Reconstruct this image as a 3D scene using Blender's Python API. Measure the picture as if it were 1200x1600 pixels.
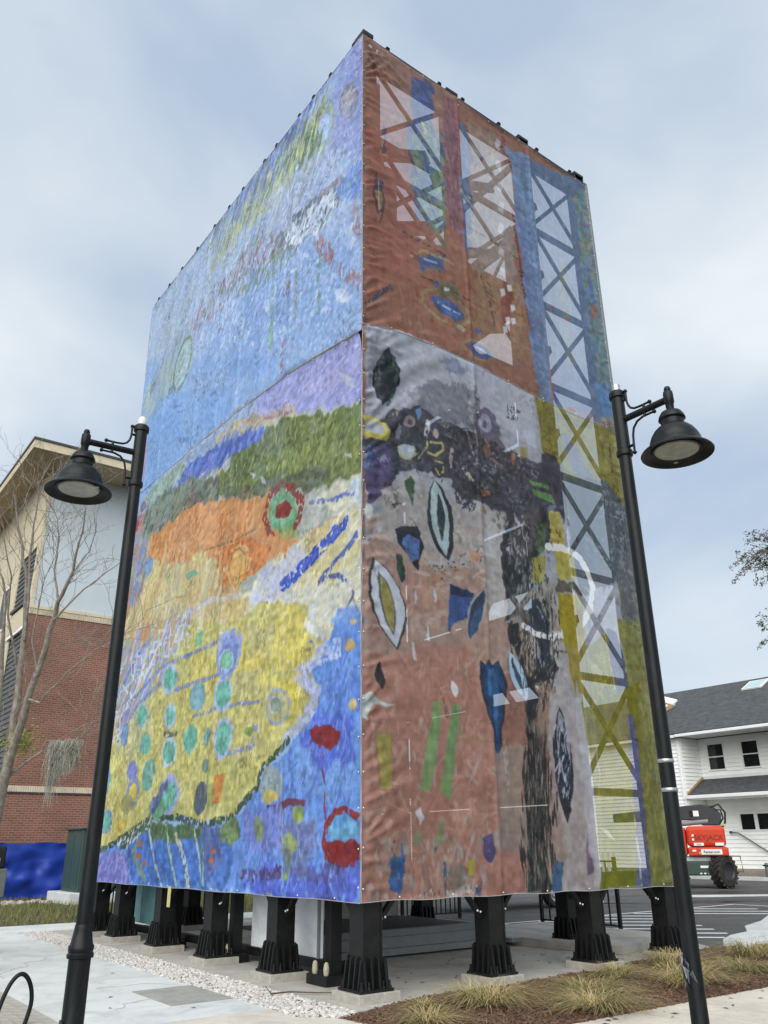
import bpy, math, random
import numpy as np
from mathutils import Vector, Matrix

R = math.radians
random.seed(4)
rng = np.random.default_rng(4)
S = bpy.context.scene
COL = S.collection
for o in list(bpy.data.objects):
    bpy.data.objects.remove(o)

# ------------------------------------------------------------------ camera
cam_d = bpy.data.cameras.new('camera')
cam = bpy.data.objects.new('camera', cam_d)
COL.objects.link(cam)
YAW, PITCH, ROLL = 0.9353, 0.3864, -0.0091
cam_d.sensor_fit = 'VERTICAL'
cam_d.sensor_height = 24.0
cam_d.lens = 1274.86 / 1600 * 24.0
cam_d.clip_start, cam_d.clip_end = 0.1, 900
fw = Vector((math.cos(PITCH) * math.cos(YAW), math.cos(PITCH) * math.sin(YAW), math.sin(PITCH)))
rt = Vector((math.sin(YAW), -math.cos(YAW), 0))
up = rt.cross(fw)
rt, up = rt * math.cos(ROLL) + up * math.sin(ROLL), up * math.cos(ROLL) - rt * math.sin(ROLL)
cam.matrix_world = Matrix(((rt.x, up.x, -fw.x, -5.784), (rt.y, up.y, -fw.y, -8.334), (rt.z, up.z, -fw.z, 1.6), (0, 0, 0, 1)))
S.camera = cam

# ------------------------------------------------------------------ light
SUN_DIR = Vector((-0.62, -0.52, 0.62)).normalized()      # towards the veiled sun
w = bpy.data.worlds.new('World')
S.world = w
w.use_nodes = True
nt = w.node_tree
for n in list(nt.nodes):
    nt.nodes.remove(n)
N, LK = nt.nodes.new, nt.links.new
sky = N('ShaderNodeTexSky')
sky.sky_type = 'NISHITA'
sky.sun_disc = False
sky.sun_elevation = math.asin(SUN_DIR.z)
sky.sun_rotation = math.atan2(SUN_DIR.x, SUN_DIR.y)
sky.air_density, sky.dust_density, sky.ozone_density = 1.0, 2.0, 1.0
tc = N('ShaderNodeTexCoord')
mp = N('ShaderNodeMapping')
mp.inputs['Scale'].default_value = (1.0, 1.0, 1.7)
mp.inputs['Location'].default_value = (0.35, 0.1, 0.2)
LK(tc.outputs['Generated'], mp.inputs['Vector'])
n1 = N('ShaderNodeTexNoise')
n1.inputs['Scale'].default_value = 1.9
n1.inputs['Detail'].default_value = 6
n1.inputs['Roughness'].default_value = 0.45
n1.inputs['Distortion'].default_value = 0.35
LK(mp.outputs[0], n1.inputs['Vector'])
cr = N('ShaderNodeValToRGB')
e = cr.color_ramp.elements
e[0].position, e[0].color = 0.34, (3.45, 4.25, 5.35, 1)
e[1].position, e[1].color = 0.64, (6.55, 6.95, 7.1, 1)
m_ = cr.color_ramp.elements.new(0.47)
m_.color = (4.75, 5.35, 6.0, 1)
LK(n1.outputs['Fac'], cr.inputs['Fac'])
mx = N('ShaderNodeMix')
mx.data_type = 'RGBA'
mx.inputs['Factor'].default_value = 0.90
LK(sky.outputs[0], mx.inputs[6])
LK(cr.outputs[0], mx.inputs[7])
bg = N('ShaderNodeBackground')
bg.inputs['Strength'].default_value = 0.054
LK(mx.outputs[2], bg.inputs['Color'])
wo = N('ShaderNodeOutputWorld')
LK(bg.outputs[0], wo.inputs['Surface'])

sun_d = bpy.data.lights.new('sun', 'SUN')
sun_d.energy = 1.5
sun_d.angle = R(70)
sun_d.color = (1.0, 0.97, 0.92)
sun = bpy.data.objects.new('sun', sun_d)
COL.objects.link(sun)
sun.rotation_euler = SUN_DIR.to_track_quat('Z', 'Y').to_euler()

S.view_settings.view_transform = 'Standard'
S.view_settings.look = 'None'
S.view_settings.gamma = 1
S.view_settings.use_curve_mapping = False
S.view_settings.exposure = 1.42
S.cycles.max_bounces = 8
S.cycles.transparent_max_bounces = 16
S.cycles.caustics_reflective = S.cycles.caustics_refractive = False

# ------------------------------------------------------------------ mesh helpers
class MB:
    def __init__(s):
        s.v, s.f = [], []
    def add(s, vs, fs):
        k = len(s.v)
        s.v += [tuple(p) for p in vs]
        s.f += [tuple(i + k for i in f) for f in fs]
    def box(s, c, d, rz=0.0, taper=1.0):
        cx, cy, cz = c
        x, y, z = d[0] / 2, d[1] / 2, d[2] / 2
        ca, sa = math.cos(rz), math.sin(rz)
        vs = []
        for k, t in ((-z, 1.0), (z, taper)):
            for a, b in ((-x, -y), (x, -y), (x, y), (-x, y)):
                vs.append((cx + (a * ca - b * sa) * t, cy + (a * sa + b * ca) * t, cz + k))
        s.add(vs, [(3, 2, 1, 0), (4, 5, 6, 7), (0, 1, 5, 4), (1, 2, 6, 5), (2, 3, 7, 6), (3, 0, 4, 7)])
        return s
    def bb(s, x0, x1, y0, y1, z0, z1):
        return s.box(((x0 + x1) / 2, (y0 + y1) / 2, (z0 + z1) / 2), (abs(x1 - x0), abs(y1 - y0), abs(z1 - z0)))
    def bar(s, p, q, a, b, upv=(0, 0, 1)):
        p, q = Vector(p), Vector(q)
        d = (q - p).normalized()
        u = Vector(upv)
        if abs(d.dot(u)) > 0.98:
            u = Vector((1, 0, 0))
        x = d.cross(u).normalized() * a / 2
        y = x.cross(d).normalized() * b / 2
        vs = [r + i * x + j * y for r in (p, q) for i, j in ((-1, -1), (1, -1), (1, 1), (-1, 1))]
        s.add(vs, [(3, 2, 1, 0), (4, 5, 6, 7), (0, 1, 5, 4), (1, 2, 6, 5), (2, 3, 7, 6), (3, 0, 4, 7)])
        return s
    def tube(s, pts, r, n=8, r2=None, cap=True):
        pts = [Vector(p) for p in pts]
        k0, m = len(s.v), len(pts)
        ref = None
        for i, p in enumerate(pts):
            d = (pts[min(i + 1, m - 1)] - pts[max(i - 1, 0)]).normalized()
            if ref is None:
                ref = Vector((0, 0, 1)) if abs(d.z) < 0.9 else Vector((1, 0, 0))
            x = d.cross(ref)
            if x.length < 1e-4:
                x = d.orthogonal()
            x.normalize()
            y = x.cross(d).normalized()
            ref = y
            t = i / max(m - 1, 1)
            rr = (r[i] if isinstance(r, (list, tuple)) else (r if r2 is None else r + (r2 - r) * t))
            for j in range(n):
                a = 2 * math.pi * j / n
                s.v.append(tuple(p + x * (rr * math.cos(a)) + y * (rr * math.sin(a))))
        for i in range(m - 1):
            for j in range(n):
                a, b = k0 + i * n + j, k0 + i * n + (j + 1) % n
                s.f.append((a, b, b + n, a + n))
        if cap:
            s.f.append(tuple(k0 + j for j in range(n))[::-1])
            s.f.append(tuple(k0 + (m - 1) * n + j for j in range(n)))
        return s
    def lathe(s, prof, c=(0, 0, 0), n=32, axis='Z'):
        k0 = len(s.v)
        for r, z in prof:
            for j in range(n):
                a = 2 * math.pi * j / n
                if axis == 'Z':
                    s.v.append((c[0] + r * math.cos(a), c[1] + r * math.sin(a), c[2] + z))
                elif axis == 'Y':
                    s.v.append((c[0] + r * math.cos(a), c[1] + z, c[2] - r * math.sin(a)))
                else:
                    s.v.append((c[0] + z, c[1] + r * math.cos(a), c[2] + r * math.sin(a)))
        for i in range(len(prof) - 1):
            for j in range(n):
                a, b = k0 + i * n + j, k0 + i * n + (j + 1) % n
                s.f.append((a, b, b + n, a + n))
        return s
    def ball(s, c, r, n=10):
        return s.lathe([(max(r * math.sin(t), 1e-4), -r * math.cos(t)) for t in np.linspace(0, math.pi, 8)], c, n)
    def prism(s, poly, z0, z1):
        n = len(poly)
        vs = [(x, y, z0) for x, y in poly] + [(x, y, z1) for x, y in poly]
        s.add(vs, [tuple(range(n))[::-1], tuple(range(n, 2 * n))] + [(i, (i + 1) % n, (i + 1) % n + n, i + n) for i in range(n)])
        return s
    def extr(s, prof, axis, a, b):
        """extrude a closed 2D profile along X or Y from a to b; prof = (across, z)"""
        n = len(prof)
        mk = (lambda p, t: (t, p[0], p[1])) if axis == 'X' else (lambda p, t: (p[0], t, p[1]))
        s.add([mk(p, a) for p in prof] + [mk(p, b) for p in prof],
              [tuple(range(n)), tuple(range(n, 2 * n))[::-1]] + [(i, i + n, (i + 1) % n + n, (i + 1) % n) for i in range(n)])
        return s
    def build(s, name, m, parent=None, smooth=False, kind=None, bevel=0.0, origin=None):
        me = bpy.data.meshes.new(name)
        v = s.v
        if origin is not None:
            v = [(a - origin[0], b - origin[1], c - origin[2]) for a, b, c in s.v]
        me.from_pydata(v, [], s.f)
        if m is not None:
            me.materials.append(m)
        if smooth:
            me.polygons.foreach_set('use_smooth', [True] * len(me.polygons))
        me.validate()
        me.update()
        o = bpy.data.objects.new(name, me)
        COL.objects.link(o)
        if origin is not None:
            o.location = origin
        if parent is not None:
            attach(o, parent)
        if kind:
            o['kind'] = kind
        if bevel:
            b = o.modifiers.new('bevel', 'BEVEL')
            b.width, b.segments, b.limit_method = bevel, 3, 'ANGLE'
        if smooth:
            try:
                me.set_sharp_from_angle(angle=R(40))
            except Exception:
                pass
        return o

WORLD = {}
def attach(o, p):
    o.parent = p
    o.matrix_parent_inverse = Matrix.Translation(-Vector(WORLD[p.name]))if p.name in WORLD else Matrix.Identity(4)

def thing(name, label, cat, loc=(0, 0, 0), group=None):
    o = bpy.data.objects.new(name, None)
    o.empty_display_size = 0.2
    COL.objects.link(o)
    o.location = loc
    WORLD[o.name] = tuple(loc)
    tag(o, label, cat, group)
    return o
def tag(o, label, cat, group=None):
    o['label'], o['category'] = label, cat
    if group:
        o['group'] = group
    return o
def struct(o):
    o['kind'] = 'structure'
    return o
def copy_tree(o, loc, label):
    """copy a thing with its parts and sub-parts to a new place"""
    def rec(src, par):
        c = src.copy()
        COL.objects.link(c)
        if par is not None:
            c.parent = par
        for ch in [x for x in COL.objects if x.parent == src]:
            rec(ch, c)
        return c
    c = rec(o, None)
    c.location = loc
    c['label'] = label
    return c

# ------------------------------------------------------------------ materials
def lin(c):
    return tuple(((x / 255 + 0.055) / 1.055) ** 2.4 if x > 10 else x / 255 / 12.92 for x in c)

def mat(name, base, rough=0.7, var=0.25, scale=6.0, bump=0.15, bscale=60.0, metal=0.0, stain=None, stain_scale=0.8, stain_amt=0.5, stretch=(1, 1, 1), spec=0.5, speck=None):
    m = bpy.data.materials.new(name)
    m.use_nodes = True
    t = m.node_tree
    b = t.nodes['Principled BSDF']
    b.inputs['Roughness'].default_value = rough
    b.inputs['Metallic'].default_value = metal
    b.inputs['Specular IOR Level'].default_value = spec
    n, l = t.nodes.new, t.links.new
    tcx = n('ShaderNodeTexCoord')
    mpx = n('ShaderNodeMapping')
    mpx.inputs['Scale'].default_value = stretch
    l(tcx.outputs['Object'], mpx.inputs['Vector'])
    no = n('ShaderNodeTexNoise')
    no.inputs['Scale'].default_value = scale
    no.inputs['Detail'].default_value = 8
    no.inputs['Roughness'].default_value = 0.65
    l(mpx.outputs[0], no.inputs['Vector'])
    r = n('ShaderNodeValToRGB')
    r.color_ramp.elements[0].position, r.color_ramp.elements[1].position = 0.3, 0.7
    r.color_ramp.elements[0].color = (*[c * (1 - var) for c in base], 1)
    r.color_ramp.elements[1].color = (*[min(c * (1 + var), 0.95) for c in base], 1)
    l(no.outputs['Fac'], r.inputs['Fac'])
    out = r.outputs[0]
    def mixin(fac_socket, col, cur):
        k = n('ShaderNodeMix')
        k.data_type = 'RGBA'
        l(fac_socket, k.inputs['Factor'])
        l(cur, k.inputs[6])
        k.inputs[7].default_value = (*col, 1)
        return k.outputs[2]
    if stain is not None:
        n2 = n('ShaderNodeTexNoise')
        n2.inputs['Scale'].default_value = stain_scale
        n2.inputs['Detail'].default_value = 6
        n2.inputs['Roughness'].default_value = 0.7
        n2.inputs['Distortion'].default_value = 0.8
        l(mpx.outputs[0], n2.inputs['Vector'])
        mr = n('ShaderNodeMapRange')
        mr.inputs['From Min'].default_value, mr.inputs['From Max'].default_value = 0.47, 0.7
        mr.inputs['To Max'].default_value = stain_amt
        l(n2.outputs['Fac'], mr.inputs['Value'])
        out = mixin(mr.outputs[0], stain, out)
    if speck is not None:
        vo = n('ShaderNodeTexNoise')
        vo.inputs['Scale'].default_value = bscale * 1.3
        vo.inputs['Detail'].default_value = 2
        l(tcx.outputs['Object'], vo.inputs['Vector'])
        mr = n('ShaderNodeMapRange')
        mr.inputs['From Min'].default_value, mr.inputs['From Max'].default_value = 0.58, 0.70
        mr.inputs['To Max'].default_value = 0.6
        l(vo.outputs['Fac'], mr.inputs['Value'])
        out = mixin(mr.outputs[0], speck, out)
    l(out, b.inputs['Base Color'])
    if bump > 0:
        nb = n('ShaderNodeTexNoise')
        nb.inputs['Scale'].default_value = bscale
        nb.inputs['Detail'].default_value = 5
        l(mpx.outputs[0], nb.inputs['Vector'])
        bu = n('ShaderNodeBump')
        bu.inputs['Strength'].default_value = bump
        bu.inputs['Distance'].default_value = 0.02
        l(nb.outputs['Fac'], bu.inputs['Height'])
        l(bu.outputs[0], b.inputs['Normal'])
    return m

M = {}
M['walk'] = mat('pale_concrete', (0.57, 0.59, 0.585), 0.85, 0.10, 1.2, 0.25, 90, stain=(0.37, 0.37, 0.355), stain_scale=1.7, stain_amt=0.75, speck=(0.40, 0.40, 0.39))
M['tan'] = mat('buff_concrete', (0.56, 0.525, 0.455), 0.85, 0.10, 1.5, 0.25, 90, stain=(0.36, 0.325, 0.27), stain_scale=1.9, stain_amt=0.7, speck=(0.44, 0.40, 0.34))
M['pad'] = mat('tower_pad_concrete', (0.40, 0.385, 0.35), 0.85, 0.13, 1.4, 0.3, 80, stain=(0.21, 0.195, 0.17), stain_scale=1.3, stain_amt=0.8, speck=(0.33, 0.32, 0.29))
M['foot'] = mat('footing_concrete', (0.37, 0.35, 0.31), 0.9, 0.22, 5, 0.4, 50, stain=(0.2, 0.19, 0.165), stain_scale=4, stain_amt=0.6)
M['cover'] = mat('grey_cover_concrete', (0.30, 0.30, 0.275), 0.85, 0.15, 4, 0.3, 90, stain=(0.2, 0.2, 0.18), stain_scale=3)
M['asphalt'] = mat('asphalt', (0.085, 0.083, 0.08), 0.75, 0.35, 0.35, 0.5, 120, stain=(0.035, 0.035, 0.036), stain_scale=0.35, stain_amt=0.8, stretch=(1, 2.2, 1), speck=(0.15, 0.145, 0.14))
M['asphalt_new'] = mat('wet_asphalt', (0.03, 0.03, 0.031), 0.45, 0.3, 3, 0.4, 90)
M['earth'] = mat('bare_soil', (0.10, 0.075, 0.05), 0.95, 0.4, 5, 0.6, 40)
M['grassbed'] = mat('lawn_soil', (0.075, 0.075, 0.035), 0.95, 0.4, 3, 0.6, 40)
M['line'] = mat('road_paint', (0.70, 0.71, 0.70), 0.6, 0.12, 4, 0.3, 90, stain=(0.3, 0.3, 0.29), stain_scale=6, stain_amt=0.3)
M['steel'] = mat('black_steel', (0.006, 0.0065, 0.0072), 0.5, 0.35, 9, 0.05, 60, stain=(0.017, 0.0165, 0.0155), stain_scale=4, stain_amt=0.7, spec=.3)
M['pole'] = mat('black_pole_paint', (0.0045, 0.0062, 0.0075), 0.40, 0.30, 7, 0.06, 160, stain=(0.022, 0.023, 0.024), stain_scale=6, stain_amt=0.6, stretch=(1, 1, .35), spec=.22)
M['truss'] = mat('dull_truss_steel', (0.026, 0.025, 0.025), 0.6, 0.25, 4, 0.05, 60)
M['deckm'] = mat('dark_deck_steel', (0.045, 0.04, 0.037), 0.7, 0.3, 2, 0.1, 30)
M['rope'] = mat('edge_band', (0.18, 0.19, 0.20), 0.6, 0.2, 9, 0.1, 90)
M['white'] = mat('white_panel_paint', (0.78, 0.82, 0.85), 0.4, 0.07, 3, 0.02, 40, stain=(0.42, 0.44, 0.45), stain_scale=2, stain_amt=0.4)
M['teal'] = mat('teal_panel_paint', (0.16, 0.40, 0.39), 0.45, 0.12, 2.5, 0.02, 40, stain=(0.36, 0.46, 0.46), stain_scale=2.2, stain_amt=0.9)
M['duct'] = mat('grey_channel_steel', (0.20, 0.215, 0.225), 0.5, 0.12, 5, 0.05, 60)
M['cab'] = mat('pale_grey_cabinet', (0.42, 0.42, 0.40), 0.55, 0.1, 2, 0.03, 40, stain=(.3, .3, .28), stain_scale=2)
M['cone'] = mat('isolator_rubber', (0.36, 0.34, 0.25), 0.6, 0.2, 20, 0.1, 80)
M['yellow'] = mat('yellow_strap', (0.46, 0.45, 0.20), 0.7, 0.25, 20, 0.1, 80)
M['white_dot'] = mat('grommet_metal', (0.72, 0.72, 0.70), 0.4, 0.1, 9, 0, 80)
M['green_cab'] = mat('dark_green_cabinet', (0.030, 0.060, 0.047), 0.5, 0.15, 2, 0.03, 40, stain=(.05, .075, .06), stain_scale=1.4)
M['siding'] = mat('white_lap_siding', (0.86, 0.88, 0.86), 0.6, 0.05, 1.0, 0.05, 40, stain=(.74, .76, .74), stain_scale=.7, stain_amt=.35)
M['trim'] = mat('white_trim', (0.78, 0.79, 0.78), 0.5, 0.05, 2, 0.02, 40)
M['rawwood'] = mat('raw_wood_trim', (0.42, 0.25, 0.13), 0.8, 0.25, 6, 0.1, 40)
M['glass'] = mat('dark_window_glass', (0.012, 0.014, 0.016), 0.08, 0.3, 1.5, 0, 10)
M['skyglass'] = mat('skylight_glass', (0.36, 0.50, 0.52), 0.1, 0.1, 1.5, 0, 10)
M['found'] = mat('foundation_concrete', (0.25, 0.215, 0.175), 0.9, 0.25, 2, 0.3, 30)
M['orange'] = mat('orange_red_paint', (0.60, 0.055, 0.022), 0.5, 0.10, 2, 0.02, 30, stain=(.46, .05, .025), stain_scale=2, stain_amt=.5, spec=.25)
M['orange_dark'] = mat('dark_red_lettering', (0.22, 0.02, 0.015), 0.5, 0.1, 2, 0, 30)
M['tyre'] = mat('tyre_rubber', (0.018, 0.017, 0.017), 0.85, 0.35, 12, 0.2, 50, stain=(.07, .06, .05), stain_scale=5, stain_amt=.5)
M['rail'] = mat('grey_handrail_steel', (0.13, 0.13, 0.13), 0.45, 0.15, 9, 0, 30, metal=.5)
M['tarp'] = mat('blue_tarp', (0.012, 0.038, 0.27), 0.42, 0.18, 1.2, 0.5, 3.2, stain=(.02, .045, .30), stain_scale=1.6, stain_amt=.6, stretch=(.7, 1, 2.2), spec=.3)
M['cream'] = mat('cream_stucco', (0.54, 0.48, 0.35), 0.9, 0.08, 1.2, 0.2, 60, stain=(.45, .38, .25), stain_scale=.8, stain_amt=.4)
M['blueg'] = mat('blue_grey_stucco', (0.47, 0.54, 0.58), 0.9, 0.05, .8, 0.2, 60, stain=(.41, .47, .51), stain_scale=.5, stain_amt=.5)
M['soffit'] = mat('tan_soffit', (0.46, 0.37, 0.25), 0.9, 0.08, 1, 0.1, 40)
M['darkedge'] = mat('dark_metal_flashing', (0.04, 0.037, 0.035), 0.5, 0.2, 3, 0, 40)
M['louvre'] = mat('charcoal_siding', (0.075, 0.078, 0.08), 0.7, 0.15, 2, 0.05, 40)
M['soldier'] = mat('pale_soldier_brick', (0.50, 0.43, 0.33), 0.9, 0.28, 1.6, 0.3, 40)
M['bark'] = mat('grey_bark', (0.20, 0.175, 0.15), 0.9, 0.45, 9, 0.6, 40, stain=(.34, .33, .29), stain_scale=7, stain_amt=.8)
M['moss'] = mat('spanish_moss', (0.27, 0.27, 0.23), 0.95, 0.3, 8, 0, 30)
M['sprout'] = mat('yellow_green_leaf', (0.16, 0.20, 0.025), 0.6, 0.45, 9, 0, 30)
M['oakleaf'] = mat('olive_leaf', (0.060, 0.068, 0.035), 0.6, 0.5, 3, 0, 30)
M['straw'] = mat('straw_grass', (0.36, 0.29, 0.135), 0.85, 0.45, 2.2, 0, 30)
M['strawg'] = mat('olive_grass', (0.15, 0.155, 0.052), 0.85, 0.4, 2.2, 0, 30)
M['lawn'] = mat('lawn_blades', (0.115, 0.13, 0.04), 0.85, 0.5, .8, 0, 30, stain=(.24, .19, .09), stain_scale=1.1, stain_amt=.9)
M['mulch'] = mat('bark_mulch', (0.105, 0.052, 0.034), 0.9, 0.75, 22, 0.3, 60, stain=(.25, .15, .10), stain_scale=14, stain_amt=.7)
M['gravel'] = mat('white_gravel', (0.52, 0.50, 0.475), 0.85, 0.35, 16, 0.2, 60, stain=(.28, .255, .23), stain_scale=11, stain_amt=.8)
M['gravelbed'] = mat('gravel_bed', (0.27, 0.25, 0.225), 0.95, 0.5, 20, 0.6, 60)
M['paver'] = mat('buff_paver', (0.36, 0.34, 0.30), 0.9, 0.2, 3.5, 0.35, 70, stain=(.26, .225, .17), stain_scale=2.2, stain_amt=.7)
M['sand'] = mat('joint_sand', (0.22, 0.195, 0.15), 0.95, 0.3, 9, 0.4, 60)
M['lens'] = mat('frosted_lamp_lens', (0.40, 0.42, 0.38), 0.3, 0.25, 14, 0.3, 25)
M['dome'] = mat('white_photocell', (0.62, 0.63, 0.60), 0.35, 0.06, 9, 0, 25)
M['band'] = mat('steel_strap', (0.40, 0.41, 0.42), 0.35, 0.1, 9, 0, 25, metal=.7)
M['plastic'] = mat('torn_grey_plastic', (0.11, 0.12, 0.135), 0.35, 0.35, 30, 0.2, 40)
M['bluethread'] = mat('blue_plastic', (0.03, 0.06, 0.30), 0.4, 0.15, 5, 0, 25)
M['truck'] = mat('dark_truck_paint', (0.03, 0.032, 0.036), 0.35, 0.2, 3, 0, 30)
M['blackplastic'] = mat('black_boom_paint', (0.022, 0.024, 0.028), 0.4, 0.25, 6, 0.02, 30)
M['kioskm'] = mat('grey_green_enamel', (0.085, 0.10, 0.095), 0.45, 0.15, 5, 0.02, 30)
M['leaf_litter'] = mat('dead_leaf', (0.07, 0.045, 0.03), 0.9, 0.5, 20, 0, 30)

def shingle_mat():
    m = mat('charcoal_shingles', (0.050, 0.055, 0.060), 0.9, 0.5, 7, 0.5, 26, stain=(.095, .10, .10), stain_scale=4.5, stain_amt=.7, stretch=(1, .5, 1))
    return m
M['shingle'] = shingle_mat()

def brick_mat():
    m = bpy.data.materials.new('red_brickwork')
    m.use_nodes = True
    t = m.node_tree
    b = t.nodes['Principled BSDF']
    b.inputs['Roughness'].default_value = 0.9
    n, l = t.nodes.new, t.links.new
    tcx = n('ShaderNodeTexCoord')
    sx = n('ShaderNodeSeparateXYZ')
    l(tcx.outputs['Object'], sx.inputs[0])
    ad = n('ShaderNodeMath')
    ad.operation = 'ADD'
    l(sx.outputs[0], ad.inputs[0])
    l(sx.outputs[1], ad.inputs[1])
    cb = n('ShaderNodeCombineXYZ')
    l(ad.outputs[0], cb.inputs[0])
    l(sx.outputs[2], cb.inputs[1])
    br = n('ShaderNodeTexBrick')
    br.inputs['Scale'].default_value = 1.0
    br.inputs['Brick Width'].default_value = 0.225
    br.inputs['Row Height'].default_value = 0.078
    br.inputs['Mortar Size'].default_value = 0.011
    br.inputs['Mortar Smooth'].default_value = 0.25
    br.inputs['Bias'].default_value = -0.25
    br.inputs['Color1'].default_value = (0.205, 0.079, 0.055, 1)
    br.inputs['Color2'].default_value = (0.13, 0.052, 0.041, 1)
    br.inputs['Mortar'].default_value = (0.24, 0.18, 0.14, 1)
    l(cb.outputs[0], br.inputs['Vector'])
    no = n('ShaderNodeTexNoise')
    no.inputs['Scale'].default_value = 0.55
    no.inputs['Detail'].default_value = 7
    l(tcx.outputs['Object'], no.inputs['Vector'])
    mr = n('ShaderNodeMapRange')
    mr.inputs['From Min'].default_value, mr.inputs['From Max'].default_value = 0.3, 0.7
    mr.inputs['To Min'].default_value, mr.inputs['To Max'].default_value = 0.75, 1.2
    l(no.outputs['Fac'], mr.inputs['Value'])
    k = n('ShaderNodeVectorMath')
    k.operation = 'SCALE'
    l(br.outputs['Color'], k.inputs[0])
    l(mr.outputs[0], k.inputs['Scale'])
    l(k.outputs[0], b.inputs['Base Color'])
    bu = n('ShaderNodeBump')
    bu.inputs['Strength'].default_value = 0.6
    bu.inputs['Distance'].default_value = 0.01
    bu.invert = True
    l(br.outputs['Fac'], bu.inputs['Height'])
    l(bu.outputs[0], b.inputs['Normal'])
    return m
M['brick'] = brick_mat()

# ------------------------------------------------------------------ ground
def sheet(name, poly, z, m, parent=None):
    b = MB()
    b.add([(x, y, z) for x, y in poly], [tuple(range(len(poly)))])
    o = b.build(name, m, parent)
    return struct(o) if parent is None else o

def slab(name, poly, z0, z1, m):
    return struct(MB().prism(poly, z0, z1).build(name, m))

def rect(x0, x1, y0, y1):
    return [(x0, y0), (x1, y0), (x1, y1), (x0, y1)]

sheet('ground', rect(-260, 360, -260, 360), -0.06, M['earth'])
sheet('parking_lot', rect(7.3, 60, -30, 60), -0.016, M['asphalt'])
sheet('road', rect(-80, -9.0, -60, 90), -0.02, M['asphalt'])
# tower pad
slab('tower_pad', [(-0.31, -0.35), (0.9, 0.02), (2.2, 0.0), (4.0, 0.18), (7.35, 0.62), (7.6, 1.0), (7.6, 10.75), (-0.31, 10.75)], -0.3, 0.0, M['pad'])
slab('raised_pad', [(5.45, 0.86), (6.6, 1.15), (7.55, 1.45), (7.55, 4.6), (5.2, 4.6), (5.2, 2.2)], 0.004, 0.125, M['pad'])
# left walk, poured in bays with open joints
for k, (y0, y1) in enumerate(((0.40, 1.10), (1.11, 3.55), (3.56, 6.0), (6.01, 8.45), (8.46, 10.88))):
    slab('sidewalk', rect(-2.86, -0.885, y0, y1), -0.12, 0.002, M['walk'])
slab('sidewalk', rect(-12, 6.5, 10.90, 12.55), -0.12, 0.002, M['walk'])
slab('sidewalk', rect(-8.5, -2.87, 8.3, 10.88), -0.12, 0.002, M['walk'])
# right walk (buff)
for x0, x1 in ((-3.4, -0.90), (-0.89, 2.38), (2.395, 5.6), (5.61, 9.0), (9.01, 12.4), (12.41, 16)):
    slab('footpath', [(x0, -5.2), (x1, -5.2), (x1, -2.12 + (0.0 if x1 > 0 else 0.0)), (x0, -2.12)] if x0 > -0.5 else
         ([(x0, -5.2), (x1, -5.2), (x1, 0.39), (x0, 0.39)] if x0 < -3 else [(x0, -5.2), (x1, -5.2), (x1, -2.12), (x0, -2.12)]), -0.12, 0.003, M['tan'])
slab('footpath', [(-0.885, -2.11), (-0.60, -2.11), (-0.50, -1.2), (-0.62, -0.45), (-0.885, -0.20)], -0.12, 0.003, M['tan'])
sheet('joint_gap', rect(-9, 17, -5.3, 13), -0.05, M['sand'])
struct(bpy.data.objects['joint_gap'])
# grey cover slab set in the left walk
cov = thing('access_cover', 'square grey access cover set in the pale sidewalk beside the gravel', 'access cover', (-1.3, 1.75, 0.004))
for (x0, x1, y0, y1) in ((-1.66, -1.29, 1.20, 1.76), (-1.28, -0.92, 1.20, 1.76), (-1.66, -1.29, 1.77, 2.36), (-1.28, -0.92, 1.77, 2.36)):
    MB().bb(x0, x1, y0, y1, 0.0025, 0.012).build('cover_panel', M['cover'], cov)
# kerb return at the right
slab('kerb', [(7.62, 0.55), (8.3, 0.85), (9.1, 1.02), (10.0, 1.62), (11.2, 2.0), (12.6, 2.65), (14.5, 3.2), (14.5, 2.9), (12.7, 2.35), (11.4, 1.72), (10.2, 1.2), (9.3, 0.7), (8.3, 0.62)], -0.1, 0.10, M['walk'])
slab('footpath', [(7.3, -0.05), (8.1, 0.58), (9.3, 0.68), (10.2, 1.18), (11.4, 1.70), (14, 2.6), (14, 0.6), (9.5, 0.35), (8.2, 0.3)], -0.1, 0.045, M['walk'])
# planting bed
bed = [(-0.60, -0.44), (-0.32, -0.36), (0.9, 0.015), (2.2, -0.005), (4.0, 0.175), (7.34, 0.61), (8.2, 0.28), (9.5, 0.33), (14, 0.58), (15, -2.11), (-0.58, -2.11), (-0.49, -1.2)]
sheet('planting_bed', bed, -0.008, M['earth'])
# gravel strip
gv = [(-0.875, -0.20), (-0.62, -0.43), (-0.32, -0.33), (-0.32, 10.8), (-0.875, 10.8)]
sheet('gravel_strip', gv, -0.02, M['gravelbed'])
# back lawn
sheet('lawn', rect(-30, 12, 12.57, 40), -0.012, M['grassbed'])

# parking bay hatching
def clip_seg(c):
    """segment of x + y = c inside the hatched bay"""
    pts = []
    for y in (1.35, 5.85):
        pts.append((c - y, y))
    return pts
for k in range(12):
    c = 10.25 + 1.10 * k
    (xa, ya), (xb, yb) = clip_seg(c)
    if xa > 15.5:
        t = (15.5 - xa)
        xa, ya = 15.5, c - 15.5
    if xb < 7.75:
        xb, yb = 7.75, c - 7.75
    if ya < 1.95 and xa > 9.6:
        ya = min(5.0, 0.55 * (xa - 9.0) + 1.2)
        xa = c - ya
    if yb - ya < 0.3:
        continue
    b = MB()
    d = 0.07
    b.add([(xa - d, ya - d, -0.011), (xa + d, ya + d, -0.011), (xb + d, yb + d, -0.011), (xb - d, yb - d, -0.011)], [(0, 1, 2, 3)])
    struct(b.build('road_marking', M['line']))
sheet('road_marking', rect(7.75, 16.5, 5.92, 6.04), -0.010, M['line'])
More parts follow.
